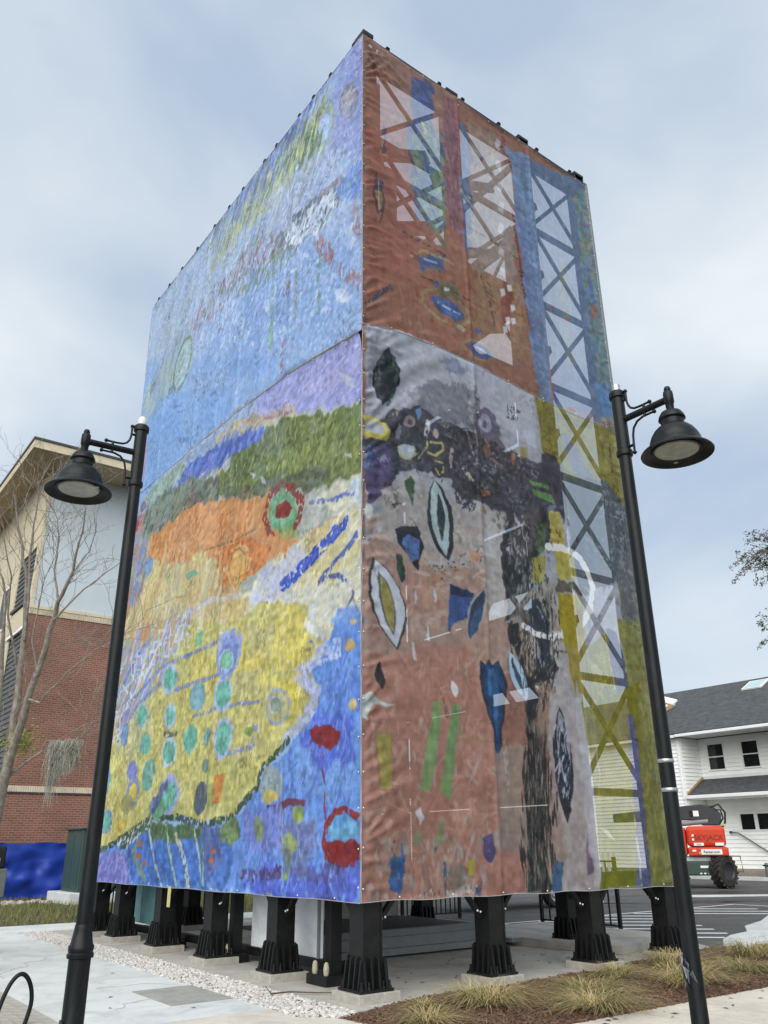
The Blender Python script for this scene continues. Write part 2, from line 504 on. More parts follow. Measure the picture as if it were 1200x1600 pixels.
sheet('road_marking', rect(16.5, 16.62, 4.3, 6.04), -0.010, M['line'])
for x, y, sx, sy, mm in ((17.5, 7.2, 3.2, .35, 'asphalt_new'), (15.8, 7.6, 1.8, .25, 'asphalt_new'), (20, 8.2, 2.5, .5, 'line'), (22.5, 7.0, 2.8, .22, 'asphalt_new'), (18.5, 5.9, 1.8, .16, 'asphalt_new'), (16.5, 12.5, 7.0, 1.2, 'asphalt_new')):
    poly = [(x + sx * math.cos(a) * random.uniform(.75, 1.1) + sy * math.sin(a) * .6, y - sx * .62 * math.cos(a) + sy * math.sin(a) * random.uniform(.7, 1.2)) for a in np.linspace(0, 2 * math.pi, 16, endpoint=False)]
    sheet('asphalt_patch', poly, -0.012 if mm != 'line' else -0.0115, M['asphalt_new'] if mm != 'line' else M['walk'])
slab('kerb', rect(30.2, 30.5, -5, 40), -0.1, 0.12, M['walk'])
slab('footpath', rect(30.51, 31.3, -5, 40), -0.1, 0.10, M['walk'])

# pavers at the far left
pv = thing('paver_walk', 'buff block pavers along the outer edge of the pale sidewalk', 'paving')
pv['kind'] = 'structure'
del pv['category']
pm = None
for i in range(26):
    for j in range(9):
        y0 = -0.55 + i * 0.22
        x1 = -2.885 - j * 0.11
        if j % 2:
            y0 += 0.11
        if pm is None:
            o = MB().box((0, 0, -0.03), (0.104, 0.213, 0.062)).build('paver', M['paver'], pv)
            pm = o
        else:
            o = pm.copy()
            COL.objects.link(o)
        o.location = (x1 - 0.052, y0 + 0.107, random.uniform(-0.004, 0.001))
        o.rotation_euler.z = random.uniform(-.01, .01)
sheet('paver_apron', rect(-8.5, -3.88, -5, 8.28), -0.006, M['paver'])
# ------------------------------------------------------------------ tower
GX = [0.20, 2.12, 4.03, 5.71]
GY = [0.20, 2.15, 4.10, 6.05, 8.00, 9.28]
LV = [1.10, 2.30, 4.03, 5.76, 7.50, 9.28, 11.06, 12.82, 14.50]
tw = thing('steel_tower', 'tall black steel frame tower on legs behind the painted banners', 'tower', (0, 0, 0))

def column_mesh(h):
    b = MB()
    z0 = 0.12
    b.bb(-0.135, -0.112, -0.135, 0.135, z0, h)
    b.bb(0.112, 0.135, -0.135, 0.135, z0, h)
    b.bb(-0.110, 0.110, -0.012, 0.012, z0, h)
    b.bb(-0.110, 0.110, -0.127, -0.117, z0, 1.02)
    return b
def base_mesh():
    b = MB()
    b.bb(-0.225, 0.225, -0.225, 0.225, 0.095, 0.122)
    rq = random.Random(5)
    for s in (-1, 1):
        for t in (-0.145, -0.05, 0.05, 0.145):
            for ax in (0, 1):
                h = 0.40 + rq.uniform(-.02, .05)
                w_ = .012
                P4 = [(t - w_, .137), (t + w_, .137), (t + w_, .212), (t - w_, .212)]
                P5 = [(t - w_, .137), (t + w_, .137), (t + w_, .176), (t - w_, .176)]
                f = (lambda q: (q[0], s * q[1])) if ax == 0 else (lambda q: (s * q[1], q[0]))
                vs = [(*f(q), .123) for q in P4] + [(*f(q), h - (.03 if k > 1 else 0)) for k, q in enumerate(P5)]
                b.add(vs, [(0, 1, 2, 3), (4, 5, 6, 7), (0, 1, 5, 4), (1, 2, 6, 5), (2, 3, 7, 6), (3, 0, 4, 7)])
        for t in (-0.19, 0.19, -.098, .098):
            x_, y_ = (s * .19, t) if abs(t) > .15 else (t, s * .195)
            b.tube([(x_, y_, .12), (x_, y_, .20)], .013, 6)
            b.tube([(x_, y_, .122), (x_, y_, .148)], .024, 6)
    return b
def foot_mesh():
    return MB().box((0, 0, 0.045), (0.56, 0.56, 0.094), 0, 0.985)

first = {}
perim = [(x, y) for x in GX for y in GY if x in (GX[0], GX[-1]) or y in (GY[0], GY[-1])]
def inst(key, fn, m, loc, parent, name, rz=0.0, bevel=0.0):
    if key not in first:
        o = fn().build(name, m, parent, bevel=bevel)
        first[key] = o
    else:
        o = first[key].copy()
        COL.objects.link(o)
    o.location = loc
    o.rotation_euler.z = rz
    o.parent = parent
    return o
for (x, y) in perim:
    c = inst('col', lambda: column_mesh(14.90), M['steel'], (x, y, 0), tw, 'column')
    bs = inst('base', base_mesh, M['steel'], (0, 0, 0), c, 'base_plate')
    bs.matrix_parent_inverse = Matrix.Identity(4)
    f = inst('foot', foot_mesh, M['foot'], (x, y, 0), tw, 'footing', 0, 0.006)
    # knee braces under the banner edge
    kx = [(-1, 0), (1, 0)] if y in (GY[0], GY[-1]) else []
    ky = [(0, -1), (0, 1)] if x in (GX[0], GX[-1]) else []
    for dx, dy in kx + ky:
        if x + dx < 0 or x + dx > 6.3 or y + dy < 0 or y + dy > 9.9:
            continue
        MB().bar((x + dx * .15, y + dy * .15, 0.74), (x + dx * .52, y + dy * .52, 1.16), .07, .05).build('knee_brace', M['steel'], tw)
        for q in (0, .05):
            MB().ball((x + dx * (.19 + q) - (.045 if dx == 0 else 0), y + dy * (.19 + q) - (.045 if dy == 0 else 0), 0.80 + q * .3), .013, 8).build('bolt', M['white_dot'], tw)

for x in GX[1:]:
    MB().bb(x - .14, x + .14, .06, .30, 14.905, 14.97).build('column_cap', M['steel'], tw)
MB().bb(.02, .24, .02, .3, 14.905, 14.99).build('column_cap', M['steel'], tw)
# beams and bracing
def pc(name, p, q, a, b, m='truss'):
    MB().bar(p, q, a, b).build(name, M[m], tw)
for zi, z in enumerate(LV):
    for i in range(3):
        pc('cross_beam', (GX[i] + .16, GY[0] + .02, z), (GX[i + 1] - .16, GY[0] + .02, z), .07, .11 if zi not in (0, 8) else .2, 'truss' if zi else 'steel')
        if zi > 1 and i < 2:
            pc('cross_beam', (GX[i] + .16, GY[1], z + .02), (GX[i + 1] - .16, GY[1], z + .02), .08, .16)
        pc('cross_beam', (GX[i] + .16, GY[-1], z), (GX[i + 1] - .16, GY[-1], z), .1, .18)
    if zi == 8:
        for i in range(3):
            MB().bb(GX[i] + .16, GX[i + 1] - .16, .03, .11, 14.22, 14.70).build('top_beam', M['truss'], tw)
    for j in range(5):
        pc('cross_beam', (GX[0], GY[j] + .17, z), (GX[0], GY[j + 1] - .17, z), .07, .12, 'truss' if zi else 'steel')
        if j:
            pc('cross_beam', (GX[-1], GY[j] + .17, z), (GX[-1], GY[j + 1] - .17, z), .07, .14)
        if zi > 1:
            pc('cross_beam', (GX[2], GY[j] + .17, z - .01), (GX[2], GY[j + 1] - .17, z - .01), .07, .15)
for k in range(len(LV) - 1):
    z0, z1 = LV[k] + .06, LV[k + 1] - .06
    for i in range(3):
        xa, xb = GX[i] + .16, GX[i + 1] - .16
        if k > 0:
            pc('brace', (xa, GY[0] + .05, z0), (xb, GY[0] + .05, z1), .035, .085)
            pc('brace', (xa, GY[0] - .02, z1), (xb, GY[0] - .02, z0), .035, .085)
        if k > 3 and i < 2:
            pc('brace', (xa, GY[1], z0), (xb, GY[1], z1), .05, .10)
            pc('brace', (xa, GY[1] + .06, z1), (xb, GY[1] + .06, z0), .05, .10)
    for j in range(1, 3):
        ya, yb = GY[j] + .17, GY[j + 1] - .17
        if k > 0:
            (pc('brace', (GX[-1], ya, z0), (GX[-1], yb, z1), .04, .09) if (j + k) % 2 else pc('brace', (GX[-1], ya, z1), (GX[-1], yb, z0), .04, .09))
    if 1 < k:
        zm = z0 + (z1 - z0) * .52
        MB().bar((4.18, .32, zm - .06), (4.72, .50, zm + .14), .07, .13).build('ladder_bracket', M['truss'], tw)
        MB().bar((4.72, .50, zm + .16), (4.22, .40, zm - .66), .05, .07).build('bracket_stay', M['truss'], tw)
for z in (9.5, 11.25, 12.95):
    MB().bar((.36, .72, z - .05), (2.0, .72, z + .80), .05, .27).build('plate_brace', M['truss'], tw)
    MB().bar((2.25, .9, z + .55), (3.9, .9, z + 1.25), .05, .20).build('plate_brace', M['truss'], tw)
    MB().bar((.45, .55, z + .5), (1.0, .55, z - .9), .05, .18).build('plate_brace', M['truss'], tw)
for k in range(1, 8):
    MB().bb(.37, .53 + .05 * (k % 2), .30, .36, LV[k] + .10, LV[k + 1] - (.22 if k % 2 else .08)).build('sky_block_strip', M['deckm'], tw)  # added upright strips, hide the sky so the bay reads dark beside the corner
# inner columns seen through the scrim
for x, y in ((GX[1], GY[1]), (GX[2], GY[1]), (GX[1], GY[2])):
    MB().bb(x - .13, x + .13, y - .13, y + .13, 1.25, 14.6).build('inner_column', M['truss'], tw)
# decks in the two bays beside the corner
for zi in (1, 2, 3, 4, 5, 6):
    z = LV[zi]
    dd = {1: 5.6, 2: 3.4, 3: 2.5, 4: 2.0, 5: 1.7, 6: 3.4}[zi]
    for i in range(2):
        MB().bb(GX[i] + (.02 if i else -.04), GX[i + 1] - .02, GY[0] + .13, GY[0] + .13 + dd - .25 * i, z + .07, z + .12).build('deck_panel', M['deckm'], tw)
# added dark panels blocking the sky behind the scrim, with gaps between them
random.seed(21)
for k in range(0, 8):
    for j in range(1, 5):
        z0, z1 = LV[k] + .05, LV[k + 1] - .10
        if k >= 7:
            continue
        if k in (4, 5) and j == 1:
            z1 -= .62
        if k == 3 and j == 2:
            z1 -= .5
        if k in (2, 3) and j == 1:
            z0 += .30
        if k == 6 and j == 1:
            continue
        g = .05 + .10 * random.random()
        MB().bb(5.50, 5.53, GY[j] + g, GY[j + 1] - .02, z0, z1).build('sky_block_panel', M['deckm'], tw)
# edge angles and caps round the top
MB().bar((0.0, 0.03, 14.80), (5.82, 0.03, 14.66), .05, .09).build('top_rail', M['steel'], tw)
MB().bar((0.03, 0.0, 14.80), (0.03, 9.62, 14.80), .05, .09).build('top_rail', M['steel'], tw)
MB().bb(5.82, 5.90, 0.02, 0.14, 0.97, 14.75).build('corner_angle', M['rope'], tw)
clip = None
for x in (0.54, 1.75, 2.33, 3.28, 4.35, 5.34):
    b = MB()
    b.bb(x - .03, x + .03, .0, .05, 14.70, 14.90 - .02 * x)
    b.bb(x - .02, x + .05, .0, .03, 14.86 - .02 * x, 14.92 - .02 * x)
    b.build('edge_clip', M['steel'], tw)
for y in (0.33, 1.1, 1.7, 2.23, 3.14, 3.65, 4.62, 5.3, 6.05, 7.0, 7.9, 8.7, 9.4):
    b = MB()
    b.bb(.0, .05, y - .03, y + .03, 14.74, 14.90)
    b.bb(.0, .03, y - .05, y + .02, 14.87, 14.93)
    b.build('edge_clip', M['steel'], tw)

# ------------------------------------------------------------------ painted banners
# ---- painter (shared with scene.py) ----
class Canvas:
    def __init__(s, wid, z0, z1, S, seed):
        s.S=S; s.z1=z1; s.W=int(wid*S); s.H=int((z1-z0)*S); s.x0=0.0
        s.rng=np.random.default_rng(seed)
        s.a=np.zeros((s.H,s.W,3),np.float32)
        s.h=np.zeros((s.H,s.W),np.float32)
        s.nz=[s.noise(c,c) for c in (40,16,7)]
        s.nv=s.noise(3,26); s.nh=s.noise(22,3); s.fine=s.rng.random((s.H,s.W)).astype(np.float32)-.5
        s.dn=s.noise(3.2,4.5)+.7*s.noise(9,7)+.5*s.fine
    def noise(s,cx,cy):
        gy,gx=int(s.H/cy)+3,int(s.W/cx)+3
        g=s.rng.random((gy,gx)).astype(np.float32)-.5
        y=np.arange(s.H)/cy; x=np.arange(s.W)/cx
        yi=y.astype(int); xi=x.astype(int); fy=(y-yi)[:,None]; fx=(x-xi)[None,:]
        fy=fy*fy*(3-2*fy); fx=fx*fx*(3-2*fx)
        A=g[yi][:,xi]; B=g[yi][:,xi+1]; C=g[yi+1][:,xi]; D=g[yi+1][:,xi+1]
        return ((A*(1-fx)+B*fx)*(1-fy)+(C*(1-fx)+D*fx)*fy)*2
    def px(s,pts):  # cm on the face -> canvas pixels (row 0 on top)
        p=np.asarray(pts,float).reshape(-1,2)/100.0
        return np.stack([(p[:,0]-s.x0)*s.S,(s.z1-p[:,1])*s.S],1)
    def win(s,p,m):
        x0=max(int(p[:,0].min()-m),0); x1=min(int(p[:,0].max()+m)+1,s.W)
        y0=max(int(p[:,1].min()-m),0); y1=min(int(p[:,1].max()+m)+1,s.H)
        return x0,x1,y0,y1
    def put(s,sl,mask,col,tex,lift):
        c=np.asarray(col,np.float32)/255
        t=(s.nv[sl]*.18+s.nh[sl]*.12+s.nz[2][sl]*.45+s.nz[1][sl]*.35+s.fine[sl]*.22)
        t2=s.nz[0][sl]
        C=c[None,None,:]*(1+tex*t[...,None]) + np.stack([t2*.5,t2*0,-t2*.5],-1)*tex*.12
        m=mask[...,None]
        s.a[sl]=s.a[sl]*(1-m)+C*m
        s.h[sl]=s.h[sl]*(1-mask*.7)+mask*lift*(.5+t)
    def P(s,col,pts,rough=6,alpha=1,tex=.2,soft=1,lift=.5):
        p=s.px(pts); r=rough/100*s.S
        x0,x1,y0,y1=s.win(p,r*2+soft*3+2)
        if x1<=x0 or y1<=y0: return
        sl=(slice(y0,y1),slice(x0,x1))
        X,Y=np.meshgrid(np.arange(x0,x1)+.5,np.arange(y0,y1)+.5)
        X=X+r*(s.nz[1][sl]*1.0+s.nz[2][sl]*.6+s.fine[sl]*.12); Y=Y+r*(s.nz[1][::-1][sl]*1.0+s.nz[2][::-1][sl]*.6+s.fine[sl]*.12)
        ins=np.zeros(X.shape,bool); n=len(p)
        for i in range(n):
            ax,ay=p[i]; bx,by=p[(i+1)%n]
            if ay==by: continue
            c=((ay>Y)!=(by>Y)); ins^=c&(X<(bx-ax)*(Y-ay)/(by-ay)+ax)
        m=ins.astype(np.float32)
        for _ in range(int(soft)):
            q=np.pad(m,1,mode='edge'); m=(q[:-2,1:-1]+q[2:,1:-1]+q[1:-1,:-2]+q[1:-1,2:]+2*m)/6
        if soft>6: m=np.clip(m+ (s.dn[sl]*.6)*(m*(1-m)*4),0,1)
        s.put(sl,m*alpha,col,tex,lift)
    def L(s,col,pts,w=8,alpha=1,dry=0,tex=.2,closed=0,lift=.9):
        p=s.px(pts); hw=w/200*s.S
        if closed: p=np.vstack([p,p[:1]])
        x0,x1,y0,y1=s.win(p,hw*1.6+3)
        if x1<=x0 or y1<=y0: return
        sl=(slice(y0,y1),slice(x0,x1))
        X,Y=np.meshgrid(np.arange(x0,x1)+.5,np.arange(y0,y1)+.5)
        d=np.full(X.shape,1e9,np.float32)
        for i in range(len(p)-1):
            ax,ay=p[i]; vx,vy=p[i+1]-p[i]; L2=vx*vx+vy*vy+1e-9
            t=np.clip(((X-ax)*vx+(Y-ay)*vy)/L2,0,1)
            d=np.minimum(d,np.hypot(X-ax-t*vx,Y-ay-t*vy))
        e=hw*(1+.35*s.nz[2][sl]+.25*s.nz[1][sl]+.15*s.fine[sl])
        m=np.clip(e-d+.5,0,1)
        if dry>0: m=m*np.clip((s.dn[sl]+.9-dry*2.0*(.35+.65*d/max(hw,.5)))*2.5,0,1)
        s.put(sl,m*alpha,col,tex,lift)
    def D(s,cols,pts,n,ln=14,w=4,ang=90,jit=25,alpha=.8,lift=.8):
        p=s.px(pts); x0,x1,y0,y1=s.win(p,0); k=len(p); done=0; tries=0
        cols=[np.asarray(c,np.float32)/255 for c in cols]
        while done<n and tries<n*30:
            tries+=1
            X=s.rng.uniform(p[:,0].min(),p[:,0].max()); Y=s.rng.uniform(p[:,1].min(),p[:,1].max()); ins=False
            for i in range(k):
                ax,ay=p[i]; bx,by=p[(i+1)%k]
                if (ay>Y)!=(by>Y) and X<(bx-ax)*(Y-ay)/(by-ay)+ax: ins=not ins
            if not ins: continue
            done+=1
            l=ln*s.rng.uniform(.5,1.5)/200*s.S; b=max(w*s.rng.uniform(.5,1.5)/200*s.S,.7)
            a=np.radians(ang+s.rng.normal()*jit); ca,sa=np.cos(a),-np.sin(a); R=int(max(l,b))+2
            xi,yi=int(X),int(Y); u0,u1=max(xi-R,0),min(xi+R,s.W); v0,v1=max(yi-R,0),min(yi+R,s.H)
            if u1<=u0 or v1<=v0: continue
            sl=(slice(v0,v1),slice(u0,u1))
            GX,GY=np.meshgrid(np.arange(u0,u1)-X,np.arange(v0,v1)-Y)
            U=(GX*ca+GY*sa)/l; V=(-GX*sa+GY*ca)/b
            q=1-np.maximum(np.abs(U)**2+np.abs(V)**2,0)+.5*s.nz[2][sl]
            m=np.clip(q*3.0,0,1)*alpha
            if m.size==0: continue
            c=cols[s.rng.integers(len(cols))]*(1+s.rng.normal()*.06)
            s.a[sl]=s.a[sl]*(1-m[...,None])+c*m[...,None]
            s.h[sl]=s.h[sl]*(1-m*.6)+m*lift*.6
    def run(s,ops):
        for o in ops: getattr(s,o[0])(*o[1:])

ART_L = [
["P",[140,175,222],[-2833,5856,1038,1498,1017,46,-75,-51],0,1,0.12,1],
["P",[150,180,224],[1006,1470,-38,1528,-62,1339,992,812],0,1,0.12,1],
["P",[146,168,216],[987,1475,855,1478,770,1480,838,1340,987,1241],20,0.9,0.15,12],
["P",[138,150,208],[987,1459,913,1476,879,1407,875,1298,987,1177],25,0.8,0.15,12],
["P",[168,192,226],[910,1259,727,1391,641,1295,468,1255,576,1162,969,1103],30,0.9,0.15,12],
["P",[136,172,222],[984,929,643,1190,442,1157,357,1095,984,853],30,0.9,0.15,12],
["P",[126,166,222],[787,1186,951,1035,952,956,854,934,663,987,611,1160],30,0.7,0.15,14],
["P",[120,160,220],[570,1212,745,1124,716,915,521,1013],30,0.7,0.15,14],
["D",[[158,180,186],[172,186,170],[142,170,184],[182,196,196],[150,168,200],[172,190,215]],[878,1457,670,1472,446,1478,252,1471,-5,1460,6,1310,335,1216,511,1228,639,1234,791,1247,875,1298],1300,53.9,7.7,60,14,0.55],
["D",[[148,172,140],[184,190,146],[128,152,136],[165,165,160]],[864,1432,616,1470,408,1373,367,1353,556,1329,732,1317,861,1311],520,47.3,7.1,62,12,0.6],
["D",[[120,110,120],[150,130,135],[105,115,150]],[910,1289,731,1334,559,1299,223,1243,342,1179,643,1190,858,1186],320,34.6,2.8,60,14,0.6],
["D",[[185,205,235],[160,185,230],[200,214,236],[140,165,220]],[980,1247,761,1363,435,1338,110,1286,712,965,981,950],1000,21.6,6.8,70,30,0.6],
["D",[[96,112,112],[120,112,105],[130,120,125],[104,128,110],[84,104,128]],[918,1196,814,1219,681,1236,677,1183,766,1162,867,1134,925,1154],260,24.1,8.9,60,25,0.75],
["D",[[205,220,240],[190,205,235],[225,232,245]],[905,1183,815,1209,739,1215,726,1180,811,1145,887,1137],130,24.1,8.3,55,35,0.9],
["D",[[165,120,125],[150,95,95],[140,110,130]],[846,1130,889,1069,896,1025,869,1051,833,1116],60,17.7,6.1,80,20,0.7],
["D",[[165,110,110],[150,120,130]],[946,993,975,962,969,938,928,980],50,11.2,4.5,80,30,0.7],
["D",[[150,120,130],[165,135,140]],[938,1117,963,1108,975,1039,951,1060],40,18.6,3.7,80,20,0.6],
["L",[150,112,120],[918,1199,885,1204,850,1211],14.9,0.7,0.3,0.2,0],
["L",[165,120,130],[981,1062,980,1052,978,1046,974,1042,969,1042,963,1046,958,1053,954,1062,951,1073,950,1084,951,1094,954,1101,958,1105,963,1105,968,1101,974,1093,978,1084,980,1073],4.7,0.6,0.35,0.2,1],
["L",[112,148,128],[852,1076,850,1023,854,967],15.4,0.8,0.35,0.2,0],
["L",[128,152,140],[777,1089,776,1044,780,997],11.6,0.8,0.35,0.2,0],
["L",[120,160,140],[686,1114,686,1050,694,984],15.1,0.8,0.35,0.2,0],
["L",[140,110,115],[747,1104,743,1092,746,1077],21.0,0.8,0.35,0.2,0],
["L",[120,150,160],[566,1127,564,1103,569,1076],11.5,0.8,0.35,0.2,0],
["L",[150,175,215],[817,1019,815,984,818,946],8.8,0.8,0.35,0.2,0],
["L",[165,110,115],[915,1021,911,1011,913,998],9.0,0.8,0.35,0.2,0],
["P",[150,150,170],[965,1324,960,1315,952,1310,943,1311,932,1317,922,1327,914,1341,908,1357,905,1372,907,1386,912,1396,920,1400,930,1399,940,1393,951,1382,959,1367,964,1352,966,1337],8,0.8,0.2,1],
["L",[140,110,120],[962,1327,958,1318,951,1313,942,1314,932,1319,923,1328,915,1341,910,1356,908,1370,909,1383,914,1392,922,1397,931,1396,941,1390,950,1380,957,1367,962,1353,964,1339],5.5,0.6,0.5,0.2,1],
["P",[178,170,160],[951,1348,948,1344,943,1342,938,1343,933,1346,929,1351,925,1357,924,1365,923,1372,925,1378,929,1382,933,1383,938,1383,943,1380,948,1374,951,1368,953,1361,953,1354],6,0.7,0.2,1],
["L",[160,175,130],[885,1336,879,1325,870,1319,859,1319,847,1325,835,1337,825,1352,818,1370,815,1389,817,1405,822,1417,832,1423,844,1422,856,1415,868,1403,878,1387,884,1369,886,1352],18.5,0.7,0.4,0.2,1],
["P",[168,196,232],[873,1347,870,1337,865,1331,859,1329,853,1331,846,1337,841,1346,838,1357,836,1370,837,1381,840,1391,845,1397,852,1399,858,1397,864,1391,869,1382,873,1370,874,1358],6,0.9,0.2,1],
["P",[196,214,242],[900,981,922,969,953,936,941,929,907,956],3,0.95,0.1,1],  # pale glimpses of sky through the cloth, painted into the artwork
["P",[200,214,240],[951,1054,960,1039,942,1032,939,1043],2,0.95,0.1,1],
["P",[190,205,235],[652,1096,673,1088,679,1070,662,1078],2,0.9,0.1,1],
["D",[[100,140,215],[90,125,205],[120,160,225]],[981,1182,931,1200,899,1174,975,1107],60,23.9,11.9,70,25,0.6],
["D",[[110,140,215],[100,130,205]],[400,1493,347,1475,459,1462,756,1443,783,1398,508,1403],90,67.4,13.5,60,14,0.5],
["D",[[112,130,96],[128,142,92],[96,124,104],[150,150,104],[120,110,110]],[856,1450,670,1472,446,1478,293,1443,494,1355,696,1362,838,1351],260,36.2,5.5,64,14,0.75],
["D",[[96,122,92],[110,136,104]],[821,1386,759,1397,709,1411,728,1368,809,1334,845,1344],60,35.5,11.3,60,22,0.85],
["D",[[196,206,120],[186,196,132]],[835,1421,673,1435,545,1421,446,1406,516,1340,680,1341,823,1353],130,30.8,6.2,62,14,0.7],
["D",[[150,104,96],[128,96,100],[170,128,120]],[688,1252,561,1287,378,1288,221,1257,329,1186,530,1232,726,1175],150,21.1,4.9,66,24,0.7],
["D",[[100,128,112],[112,140,104]],[741,1184,605,1215,446,1263,495,1200,647,1148,775,1132],110,22.1,5.9,72,22,0.7],
["D",[[92,116,196],[84,104,190],[112,140,214]],[800,1520,611,1522,431,1507,484,1432,673,1435,834,1449],90,39.0,7.6,64,14,0.65],
["D",[[200,214,238],[176,196,230],[132,164,216],[160,176,204]],[980,1455,671,1460,254,1456,-5,1460,-47,1337,981,818],3200,7.8,2.8,68,35,0.6],
["D",[[112,132,150],[150,120,140],[130,140,120],[90,120,180]],[980,1275,682,1318,423,1277,706,1031,981,931],420,7.8,2.6,75,40,0.55],
["P",[186,200,228],[987,1270,670,1472,250,1478,-78,1448,-47,1337,981,818],20,0.12,0.1,8],
["L",[186,204,236],[471,1303,482,1165],5.0,0.6,0.4,0.2,0],
["L",[118,150,206],[522,1291,529,1180],4.7,0.6,0.4,0.2,0],
["L",[118,150,206],[596,1300,604,1159],4.4,0.6,0.4,0.2,0],
["L",[118,150,206],[632,1302,636,1195],4.5,0.6,0.4,0.2,0],
["L",[186,204,236],[691,1208,699,1045],3.9,0.6,0.4,0.2,0],
["L",[118,150,206],[740,1200,743,1074],3.9,0.6,0.4,0.2,0],
["L",[186,204,236],[790,1117,792,991],3.4,0.6,0.4,0.2,0],
["L",[186,204,236],[874,1129,873,985],3.3,0.6,0.4,0.2,0],
["L",[186,204,236],[901,1074,899,973],3.1,0.6,0.4,0.2,0],
["L",[186,204,236],[418,1308,428,1191],4.9,0.6,0.4,0.2,0],
["D",[[158,182,175],[150,175,190],[176,190,170],[135,160,190]],[299,1245,124,1258,22,1190,69,1107,183,1134,330,1150],220,61.1,11.0,62,14,0.6],
["D",[[185,205,235],[120,160,225],[150,175,190],[160,140,165]],[973,881,380,1224,292,1145,358,1003,659,906,900,878],300,14.8,4.0,80,20,0.55],
["P",[160,188,196],[307,1145,297,1128,284,1116,269,1110,255,1111,242,1118,233,1132,228,1150,228,1170,234,1190,245,1207,258,1219,273,1225,288,1223,300,1215,309,1201,313,1184,312,1164],4,0.85,0.25,1],
["L",[122,146,120],[309,1143,299,1125,285,1112,269,1106,253,1107,240,1115,229,1129,224,1148,225,1170,231,1192,242,1210,257,1223,273,1229,289,1228,302,1219,312,1204,316,1185,316,1164],10.6,0.95,0.15,0.2,1],
["L",[178,190,150],[271,1220,271,1168,261,1122],9.7,0.8,0.3,0.2,0],
["L",[130,170,150],[686,1047,685,1016,689,983],16.9,0.7,0.4,0.2,0],
["L",[150,105,115],[741,967,735,938,746,903],15.1,0.7,0.4,0.2,0],
["L",[130,180,160],[319,1009,327,982],17.2,0.7,0.3,0.2,0],
["P",[118,165,224],[138,1135,510,989,562,910,312,918,106,913,48,1096],30,0.6,0.12,14],
["D",[[190,150,170],[170,140,165]],[41,1079,72,1066,94,954,67,964],30,54.8,11.0,85,10,0.6],
["P",[170,175,165],[986,861,788,894,561,915,273,917,89,891,3,588,14,376,985,279],0,1,0.2,1],
["P",[152,158,214],[983,860,788,891,649,908,645,863,777,811,983,739],10,1,0.2,3],
["P",[165,165,215],[983,825,814,846,715,865,776,832,980,785],16,0.7,0.25,8],
["D",[[185,190,228],[130,140,205],[165,160,205]],[983,850,660,896,777,818,980,749],240,27.4,4.4,25,18,0.5],
["P",[150,172,205],[649,908,562,913,274,916,89,891,124,846,328,839,528,863,655,849],8,1,0.2,3],
["P",[150,170,140],[327,906,207,912,89,891,112,862,259,864,345,877],10,0.7,0.25,6],
["L",[196,178,130],[493,885,577,873,664,849,777,811],29.7,0.85,0.35,0.2,0],
["L",[185,150,110],[606,870,664,855,744,826],14.5,0.7,0.4,0.2,0],
["L",[150,110,130],[777,813,683,844,656,843],6.6,0.6,0.4,0.2,0],
["P",[118,134,78],[983,734,875,771,785,800,666,829,591,837,515,807,507,762,626,708,730,694,838,649,938,636,983,636],12,1,0.35,2],
["P",[140,152,86],[974,697,877,709,757,750,674,756,727,731,858,689,968,665],20,0.8,0.35,7],
["P",[92,108,70],[785,800,667,819,575,813,542,762,620,752,725,754,834,744],20,0.6,0.35,7],
["D",[[96,116,62],[150,165,92],[80,98,66],[130,140,90],[165,170,110]],[974,732,786,796,612,823,522,764,729,699,938,642],620,18.2,3.2,70,25,0.6],
["P",[88,96,88],[905,666,728,717,542,762,530,742,626,706,722,695,839,647],14,0.6,0.3,6],
["P",[86,114,198],[303,870,369,879,484,870,609,846,698,820,669,804,532,830,412,835,317,843],10,1,0.25,3],
["D",[[70,95,195],[120,140,215],[95,120,190]],[308,874,528,863,684,826,534,820,328,839],120,42.1,10.5,35,20,0.6],
["L",[92,100,150],[528,863,533,825],4.2,0.6,0.4,0.2,0],
["L",[92,100,150],[547,860,552,822],4.2,0.6,0.4,0.2,0],
["L",[92,100,150],[565,857,570,818],4.3,0.6,0.4,0.2,0],
["L",[92,100,150],[583,853,588,815],4.1,0.6,0.4,0.2,0],
["L",[92,100,150],[601,850,606,812],3.9,0.6,0.4,0.2,0],
["L",[92,100,150],[619,847,623,809],3.8,0.6,0.4,0.2,0],
["L",[92,100,150],[636,844,640,806],3.8,0.6,0.4,0.2,0],
["L",[92,100,150],[652,842,657,803],4.0,0.6,0.4,0.2,0],
["L",[92,100,150],[669,839,673,800],3.7,0.6,0.4,0.2,0],
["P",[116,138,122],[114,855,259,864,412,835,496,799,363,789,199,776,117,790],14,1,0.3,4],
["P",[98,102,92],[269,821,404,817,515,807,514,747,365,778,198,782,153,790],16,0.85,0.3,6],
["D",[[120,145,120],[90,100,95],[135,140,150],[150,150,120]],[122,853,412,835,512,758,157,778],200,47.2,9.4,50,25,0.55],
["P",[212,146,84],[364,783,524,746,626,706,718,692,706,647,814,578,935,596,882,575,807,570,700,573,607,564,532,565,389,658,178,724,180,771],14,1,0.25,3],
["P",[220,160,110],[413,772,503,751,537,663,385,679,291,721],20,0.7,0.25,8],
["D",[[224,170,120],[200,130,75],[190,140,90],[226,150,90]],[365,778,697,688,814,580,606,572,185,725],320,58.1,8.7,60,35,0.5],
["L",[180,90,70],[528,723,540,677,529,652],14.5,0.5,0.4,0.2,0],
["L",[190,95,65],[394,810,392,758],13.2,0.5,0.4,0.2,0],
["P",[210,124,60],[521,638,633,641,726,594,697,570,617,561,535,560],10,1,0.3,2],
